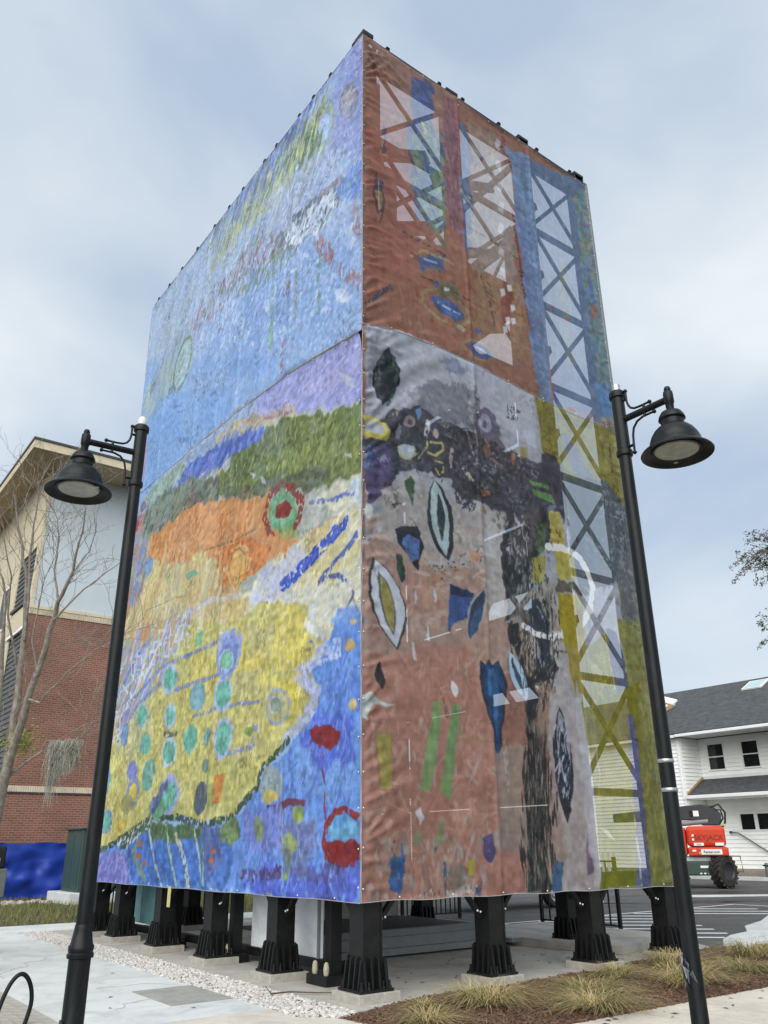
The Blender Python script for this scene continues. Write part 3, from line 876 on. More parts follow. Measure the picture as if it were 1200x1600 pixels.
["L",[226,184,110],[655,583,649,575,640,569,628,567,614,568,601,573,589,580,581,591,577,602,578,612,584,621,594,627,606,629,620,628,634,622,645,614,653,604,656,594],9.3,0.8,0.3,0.2,1],
["P",[222,176,100],[648,586,643,579,636,574,626,572,615,573,604,577,594,583,588,591,585,601,585,609,590,617,598,622,609,624,620,623,631,618,640,612,646,603,649,595],5,0.9,0.2,1],
["L",[160,110,70],[580,597,581,623,617,626,642,606,641,580],4.3,0.7,0.3,0.2,0],
["L",[120,110,70],[465,666,597,645,677,643],5.8,0.6,0.4,0.2,0],
["L",[130,100,60],[540,576,606,572,675,575],4.5,0.6,0.4,0.2,0],
["P",[208,190,126],[178,724,389,658,443,667,521,635,535,560,654,544,690,515,625,493,525,486,-32,595,53,675],14,1,0.25,4],
["P",[190,186,140],[262,682,339,671,430,561,328,560,201,613],16,0.7,0.25,6],
["D",[[225,210,150],[190,175,120],[215,190,110],[170,175,150],[205,160,110]],[186,719,523,621,646,537,524,492,17,593],420,65.1,8.7,70,30,0.5],
["P",[108,176,150],[387,641,437,637,448,625,401,625],3,0.8,0.2,1],
["L",[196,206,225],[329,555,408,564,513,560,646,537],12.6,0.7,0.45,0.2,0],
["L",[186,190,225],[365,552,504,558],6.9,0.7,0.3,0.2,0],
["L",[186,196,180],[267,745,292,583],10.2,0.5,0.4,0.2,0],
["L",[196,190,150],[320,677,325,575],11.4,0.5,0.4,0.2,0],
["L",[180,170,120],[450,690,454,635],6.9,0.5,0.4,0.2,0],
["P",[204,203,176],[983,636,938,635,880,636,843,622,932,594,821,578,740,568,692,571,660,521,625,495,751,442,983,397],14,1,0.2,4],
["P",[214,204,140],[968,576,908,559,844,533,803,522,819,495,910,494,969,513],18,0.9,0.25,6],
["P",[216,196,128],[926,594,842,579,801,561,844,545,939,564],14,0.8,0.25,4],
["P",[186,208,222],[983,629,944,628,938,608,983,571],14,0.8,0.2,4],
["P",[186,192,226],[832,565,793,573,749,559,693,569,687,543,665,520,715,501,775,506,817,522],10,0.9,0.2,3],
["P",[200,200,150],[762,486,700,492,637,464,823,428,848,449],14,0.9,0.3,4],
["P",[206,208,196],[818,503,885,501,969,472,947,445,848,449],18,0.8,0.2,6],
["D",[[222,222,210],[190,198,220],[216,208,170],[206,196,140]],[974,603,842,572,694,554,667,500,969,423],300,29.5,4.9,40,25,0.45],
["L",[80,92,180],[843,632,894,618,956,607],8.0,0.7,0.4,0.2,0],
["L",[80,92,180],[913,611,938,616],9.3,0.7,0.4,0.2,0],
["L",[62,88,196],[933,567,883,554,830,537,774,521],23.7,1,0.12,0.2,0],
["L",[86,112,206],[927,566,877,550,823,535],6.9,0.7,0.3,0.2,0],
["L",[82,98,172],[967,542,945,530,909,519,872,500],10.8,0.95,0.25,0.2,0],
["L",[82,98,172],[885,504,922,498,940,485],7.7,0.9,0.3,0.2,0],
["L",[82,98,172],[955,473,961,461,946,448],5.5,0.8,0.3,0.2,0],
["P",[105,145,215],[911,446,975,441,975,399,924,409],16,0.9,0.25,5],
["L",[200,170,110],[887,434,929,429],5.8,0.7,0.5,0.2,0],
["P",[112,168,128],[809,627,807,616,800,608,788,604,773,605,756,610,739,619,725,632,715,646,711,660,713,672,721,680,734,684,750,683,767,676,783,666,797,654,805,640],10,1,0.3,2],
["P",[150,170,90],[736,624,812,604,806,586,761,598],8,0.7,0.3,3],
["L",[140,62,56],[716,626,702,656,714,687,754,692,794,671,819,642,815,619,801,606],16.1,0.95,0.2,0.2,0],
["L",[150,64,60],[737,612,715,631],6.4,0.8,0.4,0.2,0],
["P",[138,52,50],[741,661,772,658,794,638,782,628,755,631,738,645],5,1,0.25,1],
["L",[98,140,100],[758,634,756,618,768,606],7.7,0.8,0.4,0.2,0],
["P",[110,80,70],[715,509,726,508,730,494,718,492],3,0.8,0.2,1],
["P",[160,72,80],[110,830,103,825,95,822,86,821,77,822,70,825,64,830,62,837,62,843,66,850,72,855,81,858,90,859,99,858,106,854,112,849,114,843,113,836],6,0.85,0.25,2],
["P",[130,165,190],[161,756,155,752,147,748,137,747,128,749,120,752,114,757,111,763,111,770,115,776,121,781,130,784,139,785,148,783,156,780,162,775,165,769,164,762],6,0.85,0.25,2],
["P",[110,150,205],[208,698,201,692,191,687,180,686,169,686,159,690,153,696,149,704,150,712,155,720,163,726,173,731,184,732,195,731,204,727,211,721,214,714,213,706],6,0.85,0.25,2],
["P",[120,125,180],[148,710,142,705,135,702,127,700,119,700,113,703,109,707,107,712,108,718,112,724,118,729,125,733,133,735,141,734,147,732,151,728,153,722,151,716],6,0.85,0.25,2],
["P",[165,120,105],[126,727,117,719,107,713,96,710,86,710,77,714,72,720,70,728,73,737,79,746,88,753,98,759,110,762,120,762,128,758,133,752,134,744,132,736],6,0.85,0.25,2],
["P",[120,140,200],[160,661,154,657,144,654,132,654,120,655,108,660,99,666,93,672,92,679,95,686,101,691,112,693,124,693,136,691,147,687,156,681,162,674,163,667],6,0.85,0.25,2],
["P",[130,150,205],[126,649,121,645,114,642,105,641,96,643,88,645,82,650,78,655,77,660,80,666,86,670,93,672,102,673,111,672,119,669,125,665,129,659,129,654],6,0.85,0.25,2],
["P",[130,110,150],[127,867,123,863,116,862,109,862,102,863,95,866,90,870,87,875,87,880,89,884,94,887,100,889,107,889,115,888,121,884,126,880,129,876,129,871],6,0.85,0.25,2],
["D",[[110,140,215],[165,150,200],[150,170,140],[185,130,110]],[99,854,157,778,171,674,36,584,-50,601,47,693],150,48.1,14.4,60,25,0.6],
["P",[190,200,215],[638,758,662,746,656,739],2,0.75,0.1,1],  # bright shards of sky behind the sheet, put in as pale colour
["P",[190,200,215],[680,735,689,732,702,712,684,721],2,0.75,0.1,1],
["P",[190,200,215],[539,823,564,818,562,799,537,796,519,815],2,0.75,0.1,1],
["P",[190,200,215],[901,834,929,809,958,788,955,774,935,789],2,0.75,0.1,1],
["P",[190,200,215],[931,676,950,670,951,662],2,0.75,0.1,1],
["P",[96,140,216],[983,426,918,433,888,399,852,379,890,346,879,322,830,296,793,274,725,246,691,214,655,196,557,184,323,196,54,143,45,90,740,101,983,95],10,1,0.25,2],
["P",[90,132,222],[975,352,884,351,855,313,970,296],20,0.8,0.25,8],
["P",[74,94,204],[849,307,831,283,893,253,949,255,970,294,915,315],24,0.85,0.25,9],
["P",[110,160,228],[812,279,844,282,876,249,965,254,965,204,895,206,821,246],24,0.8,0.25,7],
["P",[78,92,200],[777,135,892,128,971,140,976,97,805,98,667,108],24,0.85,0.25,9],
["P",[112,118,190],[670,205,784,211,861,184,897,153,815,147,698,156],26,0.8,0.3,10],
["P",[104,108,140],[799,192,878,193,891,150,852,127,803,138],22,0.7,0.3,10],
["D",[[130,170,230],[70,95,200],[110,150,225],[90,110,205]],[964,423,884,354,812,285,686,198,681,118,966,104],520,25.8,4.3,75,25,0.45],
["P",[196,190,108],[840,478,836,436,882,410,873,390,819,377,856,348,835,321,804,294,772,276,724,256,719,233,668,215,639,198,556,194,450,205,320,209,208,177,46,145,46,287,54,435,82,535,290,566,616,497,698,511],10,1,0.3,2],
["P",[210,194,88],[841,464,651,490,624,439,457,478,437,416,631,384,755,394,864,397],24,0.85,0.3,9],
["P",[214,198,80],[840,357,756,387,790,314,816,314],16,0.8,0.3,7],
["P",[186,182,120],[651,490,749,465,754,413,666,436],16,0.8,0.3,6],
["P",[190,184,128],[627,411,709,402,713,368,640,375],14,0.8,0.3,6],
["P",[178,176,128],[718,314,608,304,647,258,722,280],20,0.6,0.3,9],
["P",[172,172,96],[541,280,722,280,711,240,639,203,554,202],24,0.7,0.3,9],
["P",[182,184,150],[104,464,263,474,283,352,167,307,82,352],24,0.6,0.3,9],
["D",[[220,206,110],[180,176,92],[200,190,130],[168,170,110],[228,214,140]],[834,465,869,406,829,329,683,221,459,208,91,161,119,417,321,540],1000,21.3,3.7,80,30,0.5],
["D",[[150,140,70],[165,155,85]],[834,465,869,406,829,329,683,221,459,208,91,161,119,417,321,540],260,13.9,2.1,70,40,0.5],
["D",[[120,140,215],[150,165,222],[215,218,222],[160,190,150],[205,150,110]],[20,358,35,448,78,547,261,582,435,535,314,466,140,395],420,53.6,9.7,52,14,0.65],
["L",[112,128,200],[447,475,312,476,171,430,87,381],9.9,0.8,0.3,0.2,0],
["L",[112,128,200],[319,447,202,416,109,360],11.2,0.8,0.3,0.2,0],
["L",[112,128,200],[221,535,138,495,78,453],12.6,0.8,0.3,0.2,0],
["L",[112,128,200],[573,420,457,421,371,421],8.9,0.8,0.3,0.2,0],
["L",[112,128,200],[714,357,599,365,478,364],7.2,0.8,0.3,0.2,0],
["L",[112,128,200],[583,479,467,476,403,478],8.6,0.8,0.3,0.2,0],
["L",[112,128,200],[705,295,610,289],7.2,0.8,0.3,0.2,0],
["L",[112,128,200],[686,329,710,322,697,303],7.9,0.8,0.3,0.2,0],
["L",[200,205,226],[336,531,359,528,362,502,340,504],5.2,0.9,0.15,0.1,1],
["L",[200,205,226],[380,541,402,538,405,512,383,515],5.1,0.9,0.15,0.1,1],
["L",[200,205,226],[410,560,431,557,434,532,413,534],4.9,0.9,0.15,0.1,1],
["L",[200,205,226],[559,512,577,510,578,487,560,489],4.3,0.9,0.15,0.1,1],
["L",[200,205,226],[413,518,434,515,436,491,415,493],4.9,0.9,0.15,0.1,1],
["L",[200,205,226],[312,521,335,519,339,492,316,495],5.4,0.9,0.15,0.1,1],
["L",[200,205,226],[262,533,286,530,291,503,266,506],5.5,0.9,0.15,0.1,1],
["L",[200,205,226],[283,551,307,548,311,521,287,524],5.4,0.9,0.15,0.1,1],
["L",[200,205,226],[365,513,387,511,391,485,369,488],5.2,0.9,0.15,0.1,1],
["L",[200,205,226],[461,544,481,541,483,517,463,519],4.8,0.9,0.15,0.1,1],
["L",[200,205,226],[247,516,272,514,276,487,252,489],5.7,0.9,0.15,0.1,1],
["L",[200,205,226],[312,557,335,554,339,528,316,530],5.4,0.9,0.15,0.1,1],
["L",[200,205,226],[38,400,67,398,73,371,44,372],6.4,0.9,0.15,0.1,1],
["L",[200,205,226],[79,410,107,409,113,381,85,382],6.2,0.9,0.15,0.1,1],
["L",[200,205,226],[148,511,175,509,180,481,154,483],6.0,0.9,0.15,0.1,1],
["L",[200,205,226],[181,518,207,516,212,488,186,490],5.8,0.9,0.15,0.1,1],
["L",[205,212,226],[95,458,140,468],7.3,0.8,0.3,0.2,0],
["L",[205,212,226],[105,471,137,452],6.1,0.8,0.3,0.2,0],
["L",[205,212,226],[148,470,191,480],7.1,0.8,0.3,0.2,0],
["L",[205,212,226],[158,483,188,464],5.8,0.8,0.3,0.2,0],
["L",[205,212,226],[129,418,172,429],7.0,0.8,0.3,0.2,0],
["L",[205,212,226],[139,431,169,413],5.8,0.8,0.3,0.2,0],
["L",[205,212,226],[81,364,126,376],7.2,0.8,0.3,0.2,0],
["L",[205,212,226],[91,378,123,360],6.1,0.8,0.3,0.2,0],
["L",[205,212,226],[195,473,237,482],6.8,0.8,0.3,0.2,0],
["L",[205,212,226],[205,486,233,467],5.8,0.8,0.3,0.2,0],
["L",[205,212,226],[50,413,97,424],7.5,0.8,0.3,0.2,0],
["L",[205,212,226],[60,426,93,407],6.3,0.8,0.3,0.2,0],
["L",[205,212,226],[144,436,188,446],7.1,0.8,0.3,0.2,0],
["L",[205,212,226],[154,449,184,430],6.0,0.8,0.3,0.2,0],
["P",[110,176,140],[461,512,492,510,488,485,460,486],4,0.85,0.2,1],
["P",[205,140,90],[190,577,230,579,232,543,185,547],6,0.7,0.2,1],
["L",[172,182,226],[924,402,882,402,855,385,826,379,856,361,875,347,857,325,827,306,795,292],20.9,0.85,0.25,0.2,0],
["L",[205,208,226],[888,419,868,433,842,449],11.5,0.7,0.3,0.2,0],
["L",[190,200,232],[930,388,889,387,864,383],7.3,0.8,0.3,0.2,0],
["L",[96,108,190],[853,422,866,413,850,408],4.8,0.7,0.4,0.2,0],
["L",[58,78,56],[806,292,779,278,731,259,719,235,676,215,639,197,556,190,450,204,320,208,265,193,195,176,53,147],11.4,0.92,0.22,0.2,0],
["L",[66,76,112],[556,189,461,201],10.1,0.7,0.3,0.2,0],
["P",[104,182,162],[391,438,388,430,381,424,371,421,359,420,347,423,336,428,327,435,321,444,320,453,323,461,331,467,341,471,354,471,366,468,377,463,386,455,391,447],5,0.95,0.25,1],
["L",[172,184,226],[391,438,388,430,381,424,371,421,359,420,347,423,336,428,327,435,321,444,320,453,323,461,331,467,341,471,354,471,366,468,377,463,386,455,391,447],8.9,0.9,0.2,0.15,1],
["P",[120,168,186],[517,389,514,382,508,375,499,372,489,371,478,373,468,377,461,384,457,392,456,401,459,409,466,415,475,419,486,420,496,418,506,413,513,406,517,398],5,0.95,0.25,1],
["P",[104,182,162],[620,379,617,371,611,364,602,360,592,359,582,361,573,366,567,373,563,381,563,390,566,399,572,405,581,409,591,410,601,408,610,403,617,396,620,388],5,0.95,0.25,1],
["L",[172,184,226],[620,379,617,371,611,364,602,360,592,359,582,361,573,366,567,373,563,381,563,390,566,399,572,405,581,409,591,410,601,408,610,403,617,396,620,388],8.2,0.9,0.2,0.15,1],
["P",[120,140,205],[636,439,632,428,624,419,613,413,601,412,588,415,577,421,568,431,564,444,564,456,568,468,576,477,588,482,601,483,613,480,624,473,632,463,636,451],5,0.95,0.25,1],
["L",[126,148,214],[636,439,632,428,624,419,613,413,601,412,588,415,577,421,568,431,564,444,564,456,568,468,576,477,588,482,601,483,613,480,624,473,632,463,636,451],12.7,0.9,0.2,0.15,1],
["P",[120,186,150],[619,433,617,427,612,423,605,421,597,421,589,422,581,426,575,431,572,438,572,444,574,449,579,453,586,456,595,456,603,454,610,450,616,445,619,439],5,0.95,0.25,1],
["L",[172,184,226],[619,433,617,427,612,423,605,421,597,421,589,422,581,426,575,431,572,438,572,444,574,449,579,453,586,456,595,456,603,454,610,450,616,445,619,439],5.9,0.9,0.2,0.15,1],
["P",[104,182,162],[260,389,258,382,253,377,245,374,236,373,227,374,219,378,212,384,208,391,207,398,209,405,215,410,223,414,232,415,241,413,249,409,256,403,259,396],5,0.95,0.25,1],
["L",[150,170,200],[260,389,258,382,253,377,245,374,236,373,227,374,219,378,212,384,208,391,207,398,209,405,215,410,223,414,232,415,241,413,249,409,256,403,259,396],4.5,0.9,0.2,0.15,1],
["P",[104,182,162],[400,372,398,366,393,361,386,358,377,357,368,358,360,362,354,367,351,374,350,381,352,387,358,393,365,396,374,396,383,395,390,391,396,386,400,379],5,0.95,0.25,1],
["L",[172,184,226],[400,372,398,366,393,361,386,358,377,357,368,358,360,362,354,367,351,374,350,381,352,387,358,393,365,396,374,396,383,395,390,391,396,386,400,379],7.6,0.9,0.2,0.15,1],
["P",[104,182,162],[631,311,627,302,621,294,612,289,602,286,591,288,582,293,575,300,572,310,572,320,575,330,582,338,592,343,602,345,612,343,621,338,628,330,631,321],5,0.95,0.25,1],
["L",[172,184,226],[631,311,627,302,621,294,612,289,602,286,591,288,582,293,575,300,572,310,572,320,575,330,582,338,592,343,602,345,612,343,621,338,628,330,631,321],9.7,0.9,0.2,0.15,1],
["P",[104,182,162],[500,322,497,314,491,308,483,304,473,303,464,304,455,308,448,315,444,322,443,331,446,339,453,345,461,349,471,350,481,349,490,344,496,338,500,330],5,0.95,0.25,1],
["P",[104,160,170],[551,323,549,318,547,315,543,312,539,311,534,312,531,314,528,318,526,322,527,327,528,331,531,335,535,338,539,339,543,338,547,336,550,332,551,328],5,0.95,0.25,1],
["P",[104,182,162],[415,310,412,302,406,296,397,292,386,291,375,292,365,296,358,303,353,310,352,318,355,326,362,332,371,336,382,337,393,336,403,332,410,325,414,318],5,0.95,0.25,1],
["L",[196,206,226],[415,310,412,302,406,296,397,292,386,291,375,292,365,296,358,303,353,310,352,318,355,326,362,332,371,336,382,337,393,336,403,332,410,325,414,318],9.1,0.9,0.2,0.15,1],
["P",[104,182,162],[290,334,287,327,282,322,275,318,266,317,258,318,250,322,243,327,239,334,239,341,241,348,246,353,254,357,262,358,271,357,279,353,285,347,289,341],5,0.95,0.25,1],
["P",[110,150,200],[170,364,168,357,163,352,157,348,150,346,143,347,136,351,131,356,127,363,127,371,129,378,133,384,140,388,147,390,154,388,161,385,166,379,169,372],5,0.95,0.25,1],
["L",[120,130,190],[170,364,168,357,163,352,157,348,150,346,143,347,136,351,131,356,127,363,127,371,129,378,133,384,140,388,147,390,154,388,161,385,166,379,169,372],5.5,0.9,0.2,0.15,1],
["P",[104,164,150],[321,278,318,269,312,261,304,255,294,253,285,254,276,258,269,265,265,274,265,284,267,294,274,301,282,307,292,309,301,308,310,303,317,296,320,287],5,0.95,0.25,1],
["P",[104,182,162],[439,238,435,229,427,221,417,216,405,213,392,215,381,219,372,226,366,235,365,245,369,255,377,263,388,268,401,270,413,269,425,264,433,257,438,248],5,0.95,0.25,1],
["L",[150,160,222],[439,238,435,229,427,221,417,216,405,213,392,215,381,219,372,226,366,235,365,245,369,255,377,263,388,268,401,270,413,269,425,264,433,257,438,248],12.6,0.9,0.2,0.15,1],
["P",[214,190,80],[252,252,250,244,244,238,237,233,228,231,219,232,211,235,205,241,201,249,200,257,203,265,208,271,216,276,225,278,234,277,242,273,248,267,251,260],5,0.95,0.25,1],
["L",[112,134,200],[252,252,250,244,244,238,237,233,228,231,219,232,211,235,205,241,201,249,200,257,203,265,208,271,216,276,225,278,234,277,242,273,248,267,251,260],12.1,0.9,0.2,0.15,1],
["P",[120,130,200],[237,292,235,286,229,282,222,279,213,277,204,278,196,281,189,286,185,292,184,298,186,304,191,309,199,312,208,313,217,312,226,309,232,304,236,298],5,0.95,0.25,1],
["P",[186,180,120],[805,336,802,328,795,323,785,319,774,319,763,321,753,325,745,332,741,340,740,348,744,356,751,361,761,365,773,365,784,363,794,358,801,351,805,343],5,0.95,0.25,1],
["L",[140,160,196],[805,336,802,328,795,323,785,319,774,319,763,321,753,325,745,332,741,340,740,348,744,356,751,361,761,365,773,365,784,363,794,358,801,351,805,343],6.4,0.9,0.2,0.15,1],
["P",[140,158,140],[783,342,781,338,778,335,773,334,768,333,763,334,758,337,754,340,752,344,752,348,754,352,757,355,762,356,767,357,773,356,778,353,781,350,783,346],5,0.95,0.25,1],
["L",[190,196,190],[783,342,781,338,778,335,773,334,768,333,763,334,758,337,754,340,752,344,752,348,754,352,757,355,762,356,767,357,773,356,778,353,781,350,783,346],3.7,0.9,0.2,0.15,1],
["P",[104,182,162],[122,204,120,198,115,193,108,189,99,187,90,188,82,190,75,195,71,201,70,208,72,214,77,219,85,223,94,225,103,224,111,221,118,216,121,211],5,0.95,0.25,1],
["L",[110,140,200],[122,204,120,198,115,193,108,189,99,187,90,188,82,190,75,195,71,201,70,208,72,214,77,219,85,223,94,225,103,224,111,221,118,216,121,211],7.5,0.9,0.2,0.15,1],
["P",[104,166,120],[391,218,387,212,380,207,369,203,355,202,341,203,328,206,317,211,311,218,309,225,313,232,321,237,333,241,347,242,361,241,373,237,383,232,389,225],5,0.95,0.25,1],
["P",[84,98,116],[557,227,554,219,548,212,540,208,532,205,523,206,515,210,508,216,505,224,505,233,508,241,514,248,522,253,531,255,540,254,548,250,554,244,557,236],5,0.95,0.25,1],
["P",[142,160,160],[793,233,789,225,782,218,772,213,762,211,750,212,741,217,733,223,729,231,729,241,733,249,740,256,750,261,761,262,772,261,782,256,789,250,793,241],5,0.95,0.25,1],
["P",[196,180,90],[784,220,783,218,778,216,773,215,766,214,759,215,752,217,747,219,744,222,743,225,745,228,749,230,755,231,762,231,769,230,776,229,781,226,784,223],5,0.95,0.25,1],
["P",[198,164,96],[965,393,964,391,961,390,957,389,953,390,949,391,945,393,942,395,941,397,940,400,942,402,944,403,948,404,952,404,957,403,960,401,963,398,965,396],5,0.95,0.25,1],
["P",[196,170,110],[970,318,969,316,967,314,965,313,962,313,959,314,956,315,954,317,953,319,953,321,954,323,956,325,959,326,962,326,965,326,967,324,969,322,970,320],5,0.95,0.25,1],
["P",[190,170,120],[970,421,969,420,967,420,965,419,962,420,958,421,956,422,953,423,952,425,952,426,953,428,955,428,957,428,960,428,963,427,966,426,968,424,969,423],5,0.95,0.25,1],
["P",[150,150,90],[232,231,229,225,224,221,216,218,206,216,196,217,187,220,180,224,175,230,174,236,176,242,182,247,190,250,200,251,210,250,219,247,226,243,231,237],5,0.95,0.25,1],
["P",[206,180,80],[207,195,205,191,199,188,190,185,179,184,168,185,158,187,149,191,144,195,142,200,145,204,151,207,160,210,171,210,182,210,192,207,201,204,206,200],5,0.95,0.25,1],
["P",[110,140,120],[554,278,552,274,550,271,546,269,541,268,537,269,533,271,530,274,528,277,528,281,529,285,532,288,536,290,541,291,545,290,549,288,552,285,554,282],5,0.95,0.25,1],
["P",[110,160,180],[89,284,87,274,83,266,77,261,70,258,62,259,56,263,50,270,47,278,47,288,49,298,54,306,60,312,67,314,75,313,81,309,86,302,89,293],5,0.95,0.25,1],
["P",[120,150,80],[703,315,702,313,699,312,694,312,689,312,684,313,679,314,675,316,672,318,672,320,673,322,676,323,680,324,686,324,691,323,696,321,700,319,702,317],5,0.95,0.25,1],
["L",[150,165,222],[568,457,573,481,609,484,641,468,641,440],11.8,0.9,0.2,0.2,0],
["P",[200,126,58],[580,262,618,262,607,221,578,220],3,0.95,0.3,1],
["L",[70,90,80],[354,348,410,342],11.3,0.8,0.3,0.2,0],
["P",[86,92,150],[314,233,354,256,394,270,370,235,311,201],8,0.8,0.3,2],
["P",[136,44,46],[859,301,877,304,906,301,932,289,930,276,910,270,887,278,865,286],5,1,0.2,1],
["L",[128,50,60],[884,278,894,265,892,248,899,229,898,206,901,189],4.1,0.9,0.4,0.2,0],
["P",[86,150,205],[970,177,968,171,963,165,954,162,943,160,931,160,920,162,911,166,905,171,902,178,904,184,910,190,919,193,931,195,943,195,954,192,962,188,968,183],6,1,0.3,1],
["P",[110,180,215],[913,180,968,185,968,169,910,167],10,0.7,0.3,4],
["P",[132,38,42],[898,164,935,165,985,162,985,143,945,137,914,142],6,1,0.2,1],
["L",[140,44,46],[985,184,968,190,945,200,923,197,904,183,898,164,905,147,930,139,966,142],9.0,1,0.1,0.2,0],
["P",[104,52,66],[787,214,810,216,854,214,851,207,817,206,798,203],5,0.9,0.2,1],
["L",[104,52,66],[757,209,848,213],4.2,0.7,0.5,0.2,0],
["P",[140,164,66],[852,197,852,194,851,191,847,189,843,187,838,187,833,188,828,190,825,193,823,196,823,199,824,202,827,204,832,205,837,205,842,204,847,202,850,200],8,0.9,0.35,2],
["P",[116,140,90],[748,182,749,176,748,171,746,168,741,166,735,165,729,167,723,170,718,175,715,180,713,186,714,191,717,194,722,196,728,197,734,195,740,192,745,187],8,0.9,0.35,2],
["P",[136,150,80],[837,162,837,158,836,154,833,151,828,150,822,149,817,150,812,153,807,156,805,160,804,164,806,168,809,171,814,172,820,173,825,172,831,169,835,166],8,0.9,0.35,2],
["P",[130,150,70],[820,126,820,123,819,121,818,119,815,118,812,118,809,118,806,120,804,122,802,124,802,127,803,129,804,131,807,132,810,132,813,132,816,130,818,128],8,0.9,0.35,2],
["P",[150,160,110],[779,102,779,101,778,100,775,99,773,98,770,98,766,98,764,98,762,99,761,100,761,101,762,102,764,103,767,103,770,104,773,104,776,103,778,103],8,0.9,0.35,2],
["P",[110,120,110],[825,142,826,136,826,131,825,127,823,124,819,124,816,126,811,129,808,134,805,140,803,146,803,152,804,156,807,158,810,158,814,156,818,153,822,148],8,0.9,0.35,2],
["L",[86,62,104],[687,123,738,122,797,129],16.6,0.85,0.45,0.2,0],
["L",[92,84,150],[834,128,892,127,940,132],22.3,0.6,0.5,0.2,0],
["L",[100,60,90],[888,100,925,101],6.0,0.7,0.5,0.2,0],
["L",[150,180,235],[946,255,948,210],2.6,0.6,0.3,0.2,0],
["L",[150,180,225],[838,170,845,147],2.7,0.6,0.3,0.2,0],
["L",[150,180,235],[798,204,805,103],3.3,0.6,0.3,0.2,0],
["P",[70,112,190],[222,173,323,196,548,184,626,176,661,149,636,104,292,101,224,123],14,0.95,0.3,3],
["P",[84,110,72],[311,201,432,194,548,188,541,174,468,167,342,168],10,0.95,0.35,3],
["P",[110,130,66],[600,183,654,202,674,172,645,156,611,166],10,0.9,0.35,3],
["P",[86,98,150],[548,188,609,183,633,130,570,108],14,0.7,0.3,4],
["P",[122,122,196],[39,143,215,152,258,96,45,90],10,0.95,0.25,3],
["D",[[150,150,215],[100,100,180]],[39,143,215,152,258,96,45,90],70,39.5,7.9,40,40,0.5],
["L",[170,186,180],[312,197,345,156,402,102],8.1,0.9,0.2,0.2,0],
["L",[170,190,150],[399,195,426,152,464,104],7.3,0.9,0.2,0.2,0],
["L",[196,196,160],[448,175,487,142,512,100],11.3,0.9,0.2,0.2,0],
["L",[180,190,170],[513,188,542,146,564,105],6.3,0.9,0.2,0.2,0],
["L",[96,130,110],[541,184,555,146,566,100],8.8,0.9,0.2,0.2,0],
["L",[120,180,190],[563,149,570,98],4.8,0.9,0.2,0.2,0],
["L",[120,140,100],[277,173,254,148,324,109],13.4,0.9,0.2,0.2,0],
["L",[110,110,150],[575,184,585,149,600,129],4.8,0.9,0.2,0.2,0],
["P",[196,100,60],[297,164,297,163,295,161,293,160,289,160,285,160,281,160,277,161,275,163,274,164,274,166,276,168,278,169,282,169,286,169,290,169,294,167,296,166],4,0.9,0.2,1],
["P",[196,100,60],[297,144,297,143,295,141,292,140,289,140,285,139,281,140,277,141,275,143,273,144,274,146,275,147,278,148,282,149,286,149,290,148,293,147,296,146],4,0.9,0.2,1],
["P",[196,100,60],[329,133,329,131,327,130,324,129,321,128,317,128,313,128,310,129,307,131,306,132,306,134,308,136,311,137,314,137,318,137,322,137,326,136,328,134],4,0.9,0.2,1],
["P",[196,100,60],[601,153,601,151,599,150,597,149,595,149,592,149,589,149,587,150,585,151,584,153,584,154,586,155,588,156,590,157,593,157,596,156,599,155,600,154],4,0.9,0.2,1],
["P",[196,100,60],[597,139,597,138,596,136,594,136,591,135,588,135,585,135,583,136,581,138,580,139,581,140,582,142,584,142,587,143,590,143,592,143,595,142,596,140],4,0.9,0.2,1],
["D",[[60,90,60],[200,206,210],[90,110,80]],[172,165,310,205,335,196,201,156],70,20.1,6.4,40,30,0.8],
["L",[212,212,190],[780,477,787,348,794,186],5.8,0.28,0.1,0.2,0],
["L",[212,212,190],[506,538,528,382,553,191],7.5,0.28,0.1,0.2,0],
["L",[212,212,190],[236,598,278,416,326,196],10.0,0.28,0.1,0.2,0]]
